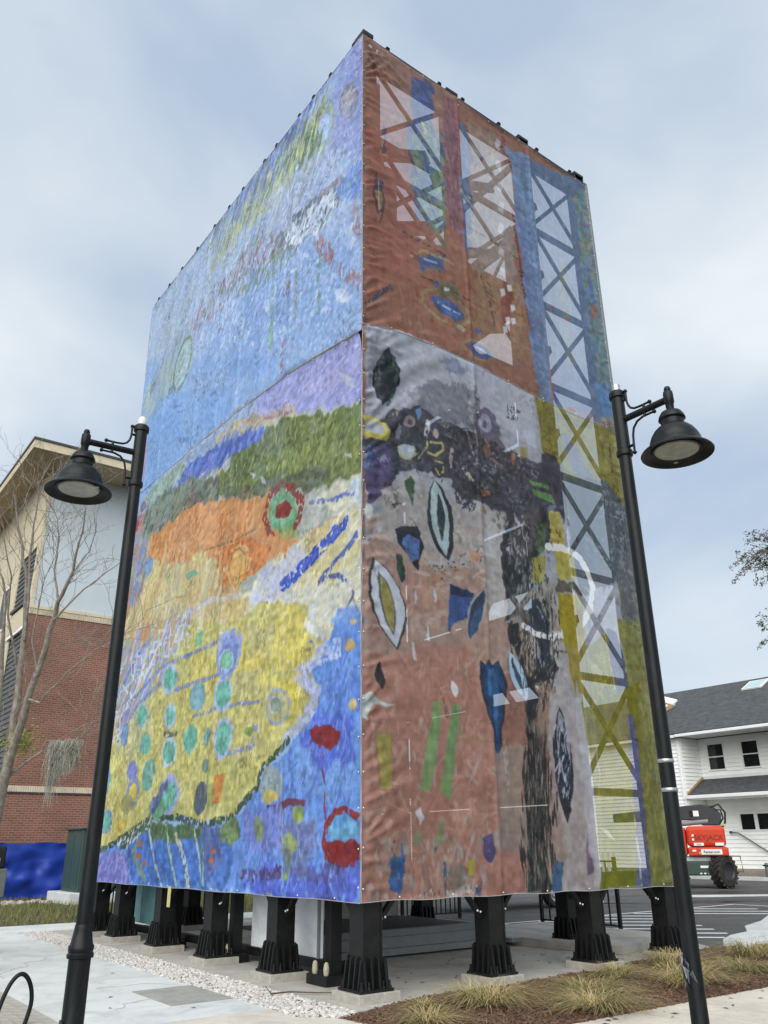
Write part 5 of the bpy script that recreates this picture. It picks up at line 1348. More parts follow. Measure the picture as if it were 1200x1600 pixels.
["L",[50,54,66],[495,366,508,364,517,368],2.0,0.85,0.25,0.2,0],
["L",[50,54,66],[499,348,511,346,519,350],2.0,0.85,0.25,0.2,0],
["L",[50,54,66],[503,331,515,328,521,332],2.1,0.85,0.25,0.2,0],
["L",[60,56,54],[514,433,516,397,520,353,515,314],3.0,0.7,0.3,0.2,0],
["P",[142,128,54],[508,501,529,499,542,400,540,315,519,314,520,375,515,442],6,1,0.25,2],
["P",[110,112,62],[535,491,552,484,554,424,532,421],14,0.7,0.3,6],
["P",[96,94,98],[530,622,569,635,559,504,523,503,528,571],10,0.9,0.2,4],
["L",[34,36,42],[256,571,255,539,255,508],2.1,0.85,0.5,0.2,0],
["L",[34,36,42],[260,568,259,528,258,489],3.9,0.85,0.5,0.2,0],
["L",[34,36,42],[261,460,259,425,259,391],3.7,0.85,0.5,0.2,0],
["L",[34,36,42],[274,454,274,431,274,409],1.8,0.85,0.5,0.2,0],
["L",[34,36,42],[290,465,287,418,286,374],2.8,0.85,0.5,0.2,0],
["L",[34,36,42],[294,423,289,360,285,299],3.2,0.85,0.5,0.2,0],
["L",[34,36,42],[300,416,295,356,292,299],1.8,0.85,0.5,0.2,0],
["L",[34,36,42],[312,451,309,413,308,376],2.5,0.85,0.5,0.2,0],
["L",[34,36,42],[325,470,322,427,321,385],3.6,0.85,0.5,0.2,0],
["L",[34,36,42],[340,491,336,444,334,399],3.5,0.85,0.5,0.2,0],
["L",[34,36,42],[352,504,346,440,342,379],2.5,0.85,0.5,0.2,0],
["L",[34,36,42],[365,495,364,470,364,445],1.7,0.85,0.5,0.2,0],
["L",[34,36,42],[346,417,343,378,341,339],1.8,0.85,0.5,0.2,0],
["L",[34,36,42],[280,401,279,372,279,344],1.5,0.85,0.5,0.2,0],
["D",[[34,36,42],[48,48,54]],[254,580,324,594,359,519,356,402,292,300,276,299,270,412,255,459],260,12.7,1.9,82,10,0.7],
["P",[124,122,52],[528,494,645,541,648,49,476,73],0,1,0.22,1],
["P",[122,115,10],[429,356,547,402,527,70,403,76],0,1,0.22,1],
["P",[160,150,152],[331,364,399,370,425,289,409,76,297,81],6,1,0.18,1],
["P",[178,112,92],[-4,374,174,419,206,352,214,255,206,85,-5,83],20,0.9,0.18,8],
["P",[166,102,84],[44,248,196,276,209,184,126,171,10,165],30,0.6,0.2,12],
["P",[190,132,108],[128,207,191,212,198,177,140,177],20,0.6,0.25,7],
["D",[[190,140,120],[160,104,86],[178,150,140],[150,100,80]],[2,368,205,407,202,104,2,94],420,24.1,4.8,70,40,0.4],
["D",[[150,128,122],[170,160,152],[110,96,90]],[18,165,198,171,193,105,10,102],180,16.0,4.8,85,20,0.5],
["P",[44,44,48],[23,374,21,369,19,364,19,359,19,355,20,351,22,346,24,342,28,339,28,339,30,344,32,348,32,353,32,357,31,362,29,366,27,370,23,374],3,0.95,0.3,1],
["P",[176,196,190],[-2,329,11,334,19,326,45,321,36,317,11,320,4,299,-2,305],6,0.85,0.25,1],
["P",[158,138,52],[18,284,41,287,41,222,24,221],3,1,0.2,1],
["L",[120,70,40],[17,284,23,220,42,221,42,286],1.9,0.5,0.4,0.2,0],
["P",[118,150,82],[110,331,124,333,118,293,103,223,92,220,84,221,100,292],3,1,0.2,1],
["P",[112,146,80],[142,330,158,330,150,295,136,224,135,211,117,224,133,294],3,1,0.22,1],
["L",[96,66,50],[128,334,133,316],8.1,0.5,0.4,0.2,0],
["P",[110,128,84],[113,180,125,190,124,164,112,155,106,161],8,0.8,0.3,3],
["P",[120,132,96],[74,177,86,180,86,161,73,158],8,0.8,0.3,3],
["P",[196,190,206],[76,196,87,203,90,190,82,183],5,0.9,0.2,1],
["P",[206,200,210],[146,363,144,360,143,356,143,353,143,350,144,347,146,345,149,342,152,340,152,340,154,344,156,347,156,350,156,353,155,356,153,359,150,361,146,363],2,0.95,0.15,1],
["L",[190,190,208],[105,433,108,414],5.4,0.9,0.2,0.2,0],
["L",[190,190,208],[81,404,84,385],5.4,0.85,0.2,0.2,0],
["L",[150,128,80],[152,295,176,289,202,289],6.8,0.6,0.5,0.2,0],
["L",[110,120,80],[66,266,64,235],6.4,0.5,0.5,0.2,0],
["P",[40,84,150],[37,146,59,149,55,106,38,113],6,1,0.3,1],
["L",[40,84,150],[56,164,56,146],3.8,0.9,0.3,0.2,0],
["L",[84,70,66],[44,161,45,146],7.0,0.7,0.4,0.2,0],
["L",[60,90,120],[122,138,122,104],4.8,0.9,0.3,0.2,0],
["P",[60,84,140],[170,110,181,108,178,100,171,101],4,0.9,0.3,1],
["P",[76,58,110],[185,167,205,172,208,150,198,137,186,144],6,0.95,0.3,1],
["L",[96,80,130],[196,164,196,150],4.2,0.6,0.3,0.2,0],
["P",[178,158,40],[158,143,170,143,169,124,159,123],3,0.97,0.2,1],
["P",[60,90,80],[129,138,157,141,160,109,133,113],20,0.35,0.3,8],
["P",[196,186,182],[123,110,165,118,167,105,128,104],14,0.6,0.25,5],
["D",[[210,200,195],[60,60,64]],[67,109,174,112,173,96,58,97],60,4.9,2.1,50,40,0.6],
["P",[30,32,40],[196,395,205,391,210,399,220,393,233,400,236,392,248,371,240,337,229,297,223,258,218,260,212,299,200,344,195,370],4,0.85,0.3,1],
["P",[24,60,106],[198,390,232,395,243,370,236,339,227,300,221,265,218,264,213,307,202,351],4,1,0.35,1],
["P",[48,108,176],[209,385,223,388,228,362,224,323,220,289,217,315,209,352],5,0.75,0.35,3],
["P",[150,124,112],[216,270,276,288,256,89,203,88],16,0.9,0.2,6],
["P",[170,100,82],[206,150,257,150,256,86,203,85],20,0.8,0.22,8],
["L",[190,176,168],[235,286,235,227],9.5,0.5,0.5,0.2,0],
["P",[38,42,40],[281,327,307,313,312,259,294,101,258,99,268,206],6,0.97,0.3,1],
["P",[40,60,50],[265,164,307,163,304,97,257,99],14,0.8,0.35,5],
["D",[[54,70,58],[28,30,32],[70,66,62]],[281,311,316,306,300,104,260,106],160,22.6,3.6,88,8,0.6],
["P",[158,142,140],[322,291,365,301,381,247,390,185,394,97,325,93,308,171],14,0.9,0.18,6],
["P",[150,116,104],[315,259,345,245,336,135,306,114],16,0.7,0.2,6],
["D",[[150,112,98],[120,100,92],[84,78,74],[164,130,116]],[275,327,326,323,304,97,252,99],170,22.0,3.3,88,8,0.6],
["D",[[30,32,34]],[265,287,340,292,315,100,247,103],110,27.2,2.7,88,6,0.7],
["P",[36,38,46],[348,345,339,323,334,301,331,281,331,261,332,241,336,222,341,204,350,185,350,185,358,205,363,225,367,245,367,265,366,285,362,305,357,325,348,345],5,0.95,0.35,1],
["P",[156,156,180],[348,340,343,325,340,310,339,296,339,283,339,269,342,256,345,243,350,230,350,230,357,244,362,258,364,272,365,286,364,300,361,313,356,327,348,340],4,0.8,0.25,1],
["P",[26,34,52],[351,312,347,302,345,293,343,283,343,274,344,264,346,255,349,247,354,238,354,238,358,248,360,257,361,266,361,276,360,285,358,294,355,303,351,312],3,0.97,0.3,1],
["D",[[190,190,205],[60,60,70]],[334,315,356,325,363,246,352,208,333,237],90,12.1,2.5,80,15,0.7],
["P",[54,88,130],[317,138,331,135,325,100,302,101,307,118],8,0.95,0.3,1],
["P",[92,72,104],[387,174,395,170,390,119,375,116],6,0.8,0.3,2],
["P",[170,164,172],[384,394,397,353,402,263,415,186,407,101,389,98,386,239],8,0.85,0.15,3],
["P",[128,121,10],[437,322,478,334,521,268,478,83,407,85,416,209],8,0.95,0.22,3],
["P",[114,116,6],[417,209,510,214,483,80,407,83],10,0.85,0.22,5],
["P",[132,126,48],[420,424,425,330,417,209,407,86,399,87,406,209,397,353],5,1,0.22,1],
["P",[138,132,44],[427,264,500,267,504,218,420,217],14,0.5,0.2,7],
["P",[82,82,124],[501,344,518,346,521,268,518,186,513,82,478,83,495,186,497,267],6,1,0.22,1],
["L",[60,62,90],[497,115,516,110],4.3,0.8,0.3,0.2,0],
["L",[60,62,80],[495,314,521,307],4.6,0.8,0.3,0.2,0],
["L",[200,196,160],[492,210,494,132,491,83],4.4,0.6,0.3,0.2,0],
["P",[124,122,44],[536,383,573,386,585,237,577,79,513,80,521,186,521,268],5,1,0.25,1],
["P",[146,132,60],[542,411,570,404,580,332,554,331],12,0.7,0.25,5],
["P",[96,96,90],[549,265,567,270,564,249,550,248],8,0.7,0.3,3],
["D",[[146,140,66],[104,108,44],[130,120,60]],[542,374,571,377,573,91,518,89],110,29.2,5.8,82,12,0.5],
["P",[204,206,180],[412,180,427,178,442,163,430,167],2,0.7,0.1,1]]

def art_image(name, wid, ops, seed, rough_k, desat):
    c = Canvas(wid, 0.9, 15.0, 95, seed)
    for o in ops:
        o = list(o)
        if o[0] == 'P':
            o[3] = o[3] * rough_k
        getattr(c, o[0])(*o[1:])
    a = np.clip(c.a, 0, 1)
    # worn, dry-brushed passages: broken speckle and scuffs in irregular patches
    k_ = .75 if 'right' in name else .4
    zr_ = (c.z1 - np.arange(c.H) / c.S)[:, None]
    if 'right' in name:
        k_ = k_ * (.16 + .84 * np.exp(-((zr_ - 6.6) / 1.7) ** 2))
    pm_ = np.clip(c.nz[0] * 1.5 + .7 * c.nz[1] - .1, 0, 1)
    pl_ = np.clip(-c.nz[0] * 1.5 + .7 * c.nz[1][::-1] - .1, 0, 1)
    sp_d = np.clip((c.dn + .5 * c.nv - .25) * 3, 0, 1)
    sp_l = np.clip((c.dn[::-1, ::-1] + .6 * c.nh - .3) * 3, 0, 1)
    a = a * (1 - .50 * (k_ * pm_ * sp_d)[..., None])
    a = a + (np.array([.80, .78, .80]) - a) * (.42 * (k_ * pl_ * sp_l)[..., None])
    g = a.mean(2, keepdims=True)
    a = g + (a - g) * (1 - desat)
    h = np.clip(c.h * .5 + .5 + .25 * c.nz[2] + .12 * c.fine, 0, 1)
    im = bpy.data.images.new(name, c.W, c.H, alpha=True)
    im.alpha_mode = 'CHANNEL_PACKED'
    px = np.ones((c.H, c.W, 4), np.float32)
    px[..., :3], px[..., 3] = np.clip(a, 0, 1)[::-1], h[::-1]
    im.pixels.foreach_set(px.ravel())
    im.update()
    im.pack()
    return im

def banner_mat(name, im, see, gain, bump, cut):
    m = bpy.data.materials.new(name)
    m.use_nodes = True
    t = m.node_tree
    for n_ in list(t.nodes):
        t.nodes.remove(n_)
    n, l = t.nodes.new, t.links.new
    uv = n('ShaderNodeUVMap')
    ti = n('ShaderNodeTexImage')
    ti.image, ti.extension, ti.interpolation = im, 'EXTEND', 'Cubic'
    l(uv.outputs[0], ti.inputs['Vector'])
    sc = n('ShaderNodeVectorMath')
    sc.operation = 'MULTIPLY'
    l(ti.outputs['Color'], sc.inputs[0])
    sc.inputs[1].default_value = gain
    # fine cloth grain
    tcx = n('ShaderNodeTexCoord')
    no = n('ShaderNodeTexNoise')
    no.inputs['Scale'].default_value, no.inputs['Detail'].default_value = 34, 6
    no.inputs['Roughness'].default_value = .75
    l(tcx.outputs['Object'], no.inputs['Vector'])
    mr = n('ShaderNodeMapRange')
    mr.inputs['From Min'].default_value, mr.inputs['From Max'].default_value = .3, .7
    mr.inputs['To Min'].default_value, mr.inputs['To Max'].default_value = 1 - cut, 1 + cut
    l(no.outputs['Fac'], mr.inputs['Value'])
    s2 = n('ShaderNodeVectorMath')
    s2.operation = 'SCALE'
    l(sc.outputs[0], s2.inputs[0])
    l(mr.outputs[0], s2.inputs['Scale'])
    mn = n('ShaderNodeVectorMath')
    mn.operation = 'MINIMUM'
    l(s2.outputs[0], mn.inputs[0])
    mn.inputs[1].default_value = (.86, .86, .86)
    hsum = n('ShaderNodeMath')
    hsum.operation = 'MULTIPLY_ADD'
    l(no.outputs['Fac'], hsum.inputs[0])
    hsum.inputs[1].default_value = .35
    l(ti.outputs['Alpha'], hsum.inputs[2])
    bu = n('ShaderNodeBump')
    bu.inputs['Strength'].default_value = bump
    bu.inputs['Distance'].default_value = 0.03
    l(hsum.outputs[0], bu.inputs['Height'])
    df, tl, gl = n('ShaderNodeBsdfDiffuse'), n('ShaderNodeBsdfTranslucent'), n('ShaderNodeBsdfGlossy')
    gl.inputs['Roughness'].default_value = .45
    gl.inputs['Color'].default_value = (.9, .9, .9, 1)
    for s_ in (df, tl):
        l(mn.outputs[0], s_.inputs['Color'])
    for s_ in (df, gl):
        l(bu.outputs[0], s_.inputs['Normal'])
    a1, a2, a3 = n('ShaderNodeMixShader'), n('ShaderNodeMixShader'), n('ShaderNodeMixShader')
    a1.inputs[0].default_value = .22
    l(df.outputs[0], a1.inputs[1])
    l(tl.outputs[0], a1.inputs[2])
    a2.inputs[0].default_value = .025
    l(a1.outputs[0], a2.inputs[1])
    l(gl.outputs[0], a2.inputs[2])
    tr = n('ShaderNodeBsdfTransparent')
    a3.inputs[0].default_value = see
    l(a2.outputs[0], a3.inputs[1])
    l(tr.outputs[0], a3.inputs[2])
    ou = n('ShaderNodeOutputMaterial')
    l(a3.outputs[0], ou.inputs['Surface'])
    return m

def interp(z, tab):
    xs, ys = zip(*tab)
    return np.interp(z, xs, ys)
def smooth_tab(tab, n=60):
    xs = np.linspace(tab[0][0], tab[-1][0], n)
    ys = np.interp(xs, *zip(*tab))
    for _ in range(14):
        ys[1:-1] = (ys[:-2] + 2 * ys[1:-1] + ys[2:]) / 4
    return list(zip(xs, ys))
SEAM_L = smooth_tab([(0, 8.60), (0.9, 8.76), (1.87, 8.91), (3.26, 9.03), (5.0, 9.10), (7.02, 9.15), (9.6, 9.20)])
SEAM_R = smooth_tab([(0, 8.70), (.4, 8.81), (.82, 8.86), (1.5, 8.86), (2.22, 8.82), (3.6, 8.70), (4.6, 8.64), (5.3, 8.65), (5.78, 8.78)])

def fbm(n, m, cell, seed):
    g = np.random.default_rng(seed).normal(size=(int(m / cell) + 3, int(n / cell) + 3))
    y, x = np.arange(m) / cell, np.arange(n) / cell
    yi, xi = y.astype(int), x.astype(int)
    fy, fx = (y - yi)[:, None], (x - xi)[None, :]
    fy, fx = fy * fy * (3 - 2 * fy), fx * fx * (3 - 2 * fx)
    return (g[yi][:, xi] * (1 - fx) + g[yi][:, xi + 1] * fx) * (1 - fy) + (g[yi + 1][:, xi] * (1 - fx) + g[yi + 1][:, xi + 1] * fx) * fy

def banner(name, label, side, lower, m, nx, nz, seed):
    """a hung sheet: real folds from the lacing points, swags along the top edge"""
    s = np.linspace(0, 1, nx)[None, :].repeat(nz, 0)
    t = np.linspace(0, 1, nz)[:, None].repeat(nx, 1)
    if side == 'L':
        zt_ = 14.75 + s * 0
        zb_ = 0.985 - .02 * s + .012 * np.sin(s * math.pi * 5) ** 2
        seam = interp(s * 9.5, SEAM_L)
        far = lambda z: 9.22 + (z - 0.97) * (9.66 - 9.22) / 13.8
    else:
        zt_ = 14.78 - .17 * s - .05 * np.sin(s * math.pi * 3) ** 2
        zb_ = 0.99 - .02 * s + .015 * np.sin(s * math.pi * 6) ** 2
        seam = interp(s * 5.78, SEAM_R)
        far = lambda z: 5.76 + 0 * z
    z0, z1 = (zb_, seam) if lower else (seam, zt_)
    z = z0 + (z1 - z0) * t
    u = s * far(z)
    W_ = 9.4 if side == 'L' else 5.76
    # edge scallops between lacing points
    lace = .42
    u = u - .036 * (1 - s) ** 6
    sc = .007 * np.abs(np.sin(z / lace * math.pi))
    u = u + np.where(s < .02, sc, 0) - np.where(s > .98, sc, 0)
    d = np.zeros_like(u)
    k = 2.1 if side == 'R' else .3
    cr_ = np.random.default_rng(seed + 40)
    def crease(ue, ze, ang, L_, amp, wd):
        ca, sa = math.cos(ang), math.sin(ang)
        al = (u - ue) * ca + (z - ze) * sa
        ac = -(u - ue) * sa + (z - ze) * ca + .05 * np.sin(al * 3.1 + ue * 7 + ze)
        e2 = np.clip(al / L_, 0, 1)
        prof = np.where(al > 0, (1 - e2) ** 1.3 * np.clip(al / .05, 0, 1), 0)
        w2 = wd * (.6 + 1.6 * e2)
        return amp * prof * (np.exp(-(ac / w2) ** 2) - .6 * np.exp(-((ac - 2.0 * w2) / (1.5 * w2)) ** 2))
    za, zb = float(z.min()), float(z.max())
    kk = 2.2 if side == 'R' else .7
    for zl in np.arange(za + .1, zb, .21):
        for _ in range(2):
            if cr_.random() < .72:
                d += kk * crease(-.02, zl + cr_.normal() * .05, R(cr_.uniform(-6, 48)), cr_.uniform(.25, 1.25), cr_.uniform(.006, .020), cr_.uniform(.018, .040))
            if cr_.random() < .30:
                d += kk * crease(W_, zl + cr_.normal() * .05, R(cr_.uniform(140, 215)), cr_.uniform(.2, .7), cr_.uniform(.004, .012), cr_.uniform(.018, .035))
    for ul in np.arange(.1, W_, .33):
        if cr_.random() < .7:
            d += kk * crease(ul, float(zt_.max()) if not lower else float(np.interp(ul, u[-1], z1[-1])), R(cr_.uniform(215, 320)), cr_.uniform(.2, .6), cr_.uniform(.004, .012), cr_.uniform(.02, .04))
        if cr_.random() < .6:
            d += kk * crease(ul, float(z0.min()), R(cr_.uniform(40, 140)), cr_.uniform(.2, .7), cr_.uniform(.004, .013), cr_.uniform(.02, .04))
    if lower and side == 'R':
        for q in range(9):
            d += crease(-.05 + .05 * q, 6.6 + .24 * q, R(cr_.uniform(34, 52)), cr_.uniform(1.6, 3.0), cr_.uniform(.03, .06), cr_.uniform(.04, .08))
    if not lower and side == 'R':
        for q in range(6):
            d += crease(-.02, 14.6 - .06 * q, R(-cr_.uniform(10, 40)), cr_.uniform(1.2, 2.6), .04, .04)
    top = z1 - z
    for cx in ([9.75 - 0] if False else (GX[1:3] if side == 'R' else GY[1:5])):
        d += .022 * np.exp(-((u - cx) / .03) ** 2) + .016 * np.exp(-np.abs(u - cx) / .18)
    d += .014 * fbm(nx, nz, 34, seed + 1) + .0022 * k * fbm(nx, nz, 7, seed + 2)
    if lower and side == 'L':
        u = u + .11 * np.clip((z - 8.15) / .5, 0, 1) ** 2 * (1 - s) ** 24
    bow = .03 * np.sin(np.clip(s, 0, 1) * math.pi * (3 if side == 'R' else 5)) ** 2
    off = .012 if (lower and side == 'R') or (not lower and side == 'L') else 0.0
    d = d + off - bow * .5
    hem = np.minimum.reduce([u, W_ - u, z - z0, z1 - z])
    d *= np.clip(np.maximum(hem, .0) / .05, .1, 1)
    if side == 'L':
        V = np.stack([-.035 - d, u, z], -1)
        uvx = np.clip((9.75 - u) / 9.75, 0, 1)
    else:
        V = np.stack([u, -.035 - d, z], -1)
        uvx = np.clip(u / 5.85, 0, 1)
    uvy = (z - .9) / 14.1
    idx = np.arange(nx * nz).reshape(nz, nx)
    a, b, c, e_ = idx[:-1, :-1].ravel(), idx[:-1, 1:].ravel(), idx[1:, 1:].ravel(), idx[1:, :-1].ravel()
    F = np.stack([a, b, c, e_], 1) if side == 'R' else np.stack([a, e_, c, b], 1)
    me = bpy.data.meshes.new(name)
    me.from_pydata(V.reshape(-1, 3).tolist(), [], F.tolist())
    uvl = me.uv_layers.new(name='UVMap')
    li = np.empty(len(me.loops), np.int32)
    me.loops.foreach_get('vertex_index', li)
    uvs = np.stack([uvx.ravel(), uvy.ravel()], 1)[li]
    uvl.data.foreach_set('uv', uvs.astype(np.float32).ravel())
    me.materials.append(m)
    me.polygons.foreach_set('use_smooth', [True] * len(me.polygons))
    me.update()
    o = bpy.data.objects.new(name, me)
    COL.objects.link(o)
    tag(o, label, 'banner', 'painted banners round the tower')
    # stitched hem and lacing grommets
    hm = MB()
    ed = [V[:, 0], V[:, -1], V[0, :], V[-1, :]]
    for q in ed:
        hm.tube([tuple(p + np.array([-.004, 0, 0] if side == 'L' else [0, -.004, 0])) for p in q[::4]], .0045, 5)
    h = hm.build('hem', M['hem'], o)
    gm = MB()
    for col_ in (0, -1):
        zz = V[:, col_]
        for zq in np.arange(zz[0, 2] + .15, zz[-1, 2] - .1, .42):
            p = zz[np.argmin(abs(zz[:, 2] - zq))]
            c_ = (p[0] - .012, p[1] + (.03 if col_ == 0 else -.03), p[2]) if side == 'L' else (p[0] + (.02 if col_ == 0 else -.03), p[1] - .012, p[2])
            gm.ball(c_, .009, 6)
    for row in (0, -1):
        zz = V[row]
        ax = 1 if side == 'L' else 0
        for q in np.arange(.5, W_ - .2, .82):
            p = zz[np.argmin(abs(zz[:, ax] - q))]
            c_ = (p[0] - .012, p[1], p[2] + (.03 if row == 0 else -.03)) if side == 'L' else (p[0], p[1] - .012, p[2] + (.03 if row == 0 else -.03))
            gm.ball(c_, .009, 6)
    g = gm.build('grommet', M['white_dot'], o)
    g['kind'] = 'stuff'
    return o

M['hem'] = mat('banner_hem', (0.30, 0.30, 0.33), 0.7, 0.2, 9, 0.1, 60)
IM_L = art_image('left_painting', 9.75, ART_L, 7, .5, .15)
IM_R = art_image('right_painting', 5.85, ART_R, 11, .45, .30)
M['ban_l'] = banner_mat('printed_mesh_left', IM_L, .07, (1.0, 1.03, 1.1), .42, .05)
M['ban_r'] = banner_mat('printed_mesh_right', IM_R, .37, (1.27, 1.38, 1.46), .18, .05)
banner('painted_banner', 'upper banner of pale blue dabs and green streaks on the broad face', 'L', False, M['ban_l'], 200, 130, 31)
banner('painted_banner', 'lower banner with orange hill, yellow mass and teal ovals over blue', 'L', True, M['ban_l'], 200, 190, 47)
banner('painted_banner', 'see-through rust red and blue upper banner over the truss', 'R', False, M['ban_r'], 210, 210, 59)
banner('painted_banner', 'lower banner with salmon ground, dark leaf shapes and olive yellow edge', 'R', True, M['ban_r'], 210, 270, 83)
st = MB()
st.bb(-.066, -.058, 5.25, 5.36, .70, 1.0)
tag(st.build('hanging_strap', M['yellow']), 'short yellow strap hanging below the blue banner edge', 'strap')

# ------------------------------------------------------------------ things under the tower
ef = thing('equipment_frame', 'low black equipment frame with white panels on the tower pad', 'equipment frame', (0.9, 4, 0))
for y in (1.40, 4.10, 6.35, 8.6):
    MB().bb(.29, .66, y - .23, y + .23, 0.0, .115).build('frame_foot', M['steel'], ef, bevel=.006)
    MB().bb(.46, .62, y - .07, y + .07, .116, 1.9).build('frame_post', M['steel'], ef)
    for cy_ in (y - .15, y + .11):
        MB().lathe([(.028, 0), (.036, .03), (.036, .085), (.026, .13), (.012, .145), (.001, .147)], (.345, cy_, .116), 12).build('rubber_mount', M['cone'], ef, smooth=True)
MB().bb(.70, .82, 1.2, 9.8, .09, .20).build('base_beam', M['steel'], ef)
for y0, y1 in ((2.02, 2.98), (3.01, 3.97)):
    MB().bb(.74, .78, y0, y1, .205, 1.25).build('white_panel', M['white'], ef)
    MB().bb(.70, .739, y0, y0 + .03, .205, 1.25).build('panel_edge', M['duct'], ef)
for y0, y1 in ((8.0, 8.75), (8.78, 9.62)):
    MB().bb(.84, .88, y0, y1, .22, 1.75).build('teal_panel', M['teal'], ef)
for k in range(3):
    MB().tube([(.62, 1.5 + .08 * k, 1.5), (.60, 1.52 + .08 * k, .9), (.66, 1.6 + .08 * k, .55), (.74, 1.58 + .08 * k, .25)], .018, 6).build('conduit', M['steel'], ef, smooth=True)

sb = thing('steel_channel_base', 'long grey steel channel base lying on the pad behind the front legs', 'steel base', (3.4, 3.2, 0))
MB().bb(1.3, 4.95, 2.88, 2.93, .035, .125).build('channel_flange', M['duct'], sb)
MB().bb(1.3, 4.95, 2.95, 3.05, .126, .275).build('channel_web', M['duct'], sb)
MB().bb(1.3, 4.93, 3.0, 3.12, .276, .37).build('channel_flange', M['duct'], sb)
MB().bb(1.3, 4.8, 3.13, 5.6, .30, .33).build('base_plate', M['deckm'], sb)
MB().bb(1.35, 4.9, 2.98, 5.6, .0, .03).build('timber_shim', M['deckm'], sb)
MB().bb(4.96, 5.2, 2.75, 5.0, .06, .125).build('end_channel', M['duct'], sb)
MB().bar((4.55, 2.6, 0.0), (5.0, 2.85, 1.1), .06, .06).build('diagonal_prop', M['steel'], sb)

cb = thing('grey_cabinet', 'pale grey metal cabinet standing at the back of the pad', 'cabinet', (4.6, 6.9, 0))
for x0, x1 in ((3.7, 4.52), (4.54, 5.42)):
    MB().bb(x0, x1, 6.5, 7.3, .06, 1.9).build('cabinet_door', M['cab'], cb, bevel=.008)
MB().bb(3.68, 5.44, 6.56, 7.34, 0, .058).build('plinth', M['steel'], cb)

def fence(name, label, p, q, n, h, lo=.12, post=3):
    p, q = Vector((*p, 0)), Vector((*q, 0))
    f = thing(name, label, 'fence', tuple((p + q) / 2), 'black picket fences round the tower pad')
    rl = None
    MB().bar(p + Vector((0, 0, lo)), q + Vector((0, 0, lo)), .03, .03).build('rail', M['steel'], f)
    MB().bar(p + Vector((0, 0, h)), q + Vector((0, 0, h)), .03, .03).build('rail', M['steel'], f)
    for i in range(n + 1):
        a = p.lerp(q, i / n)
        if i % max(1, n // post) == 0:
            MB().box((a.x, a.y, h / 2 + .04), (.06, .06, h + .08)).build('post', M['steel'], f)
        else:
            MB().box((a.x, a.y, (lo + h) / 2), (.024, .024, h - lo)).build('picket', M['steel'], f)
    return f
fence('picket_fence', 'black picket fence across the back of the pad beside the grey cabinet', (5.5, 7.55), (8.0, 7.55), 18, 1.25)
fence('picket_fence', 'black picket fence by the striped parking bay', (7.95, 2.9), (7.95, 4.9), 9, 1.25, .13, 1)
fence('picket_fence', 'black picket fence near the back lawn and green cabinet', (0.25, 10.55), (3.2, 10.55), 14, 1.25)

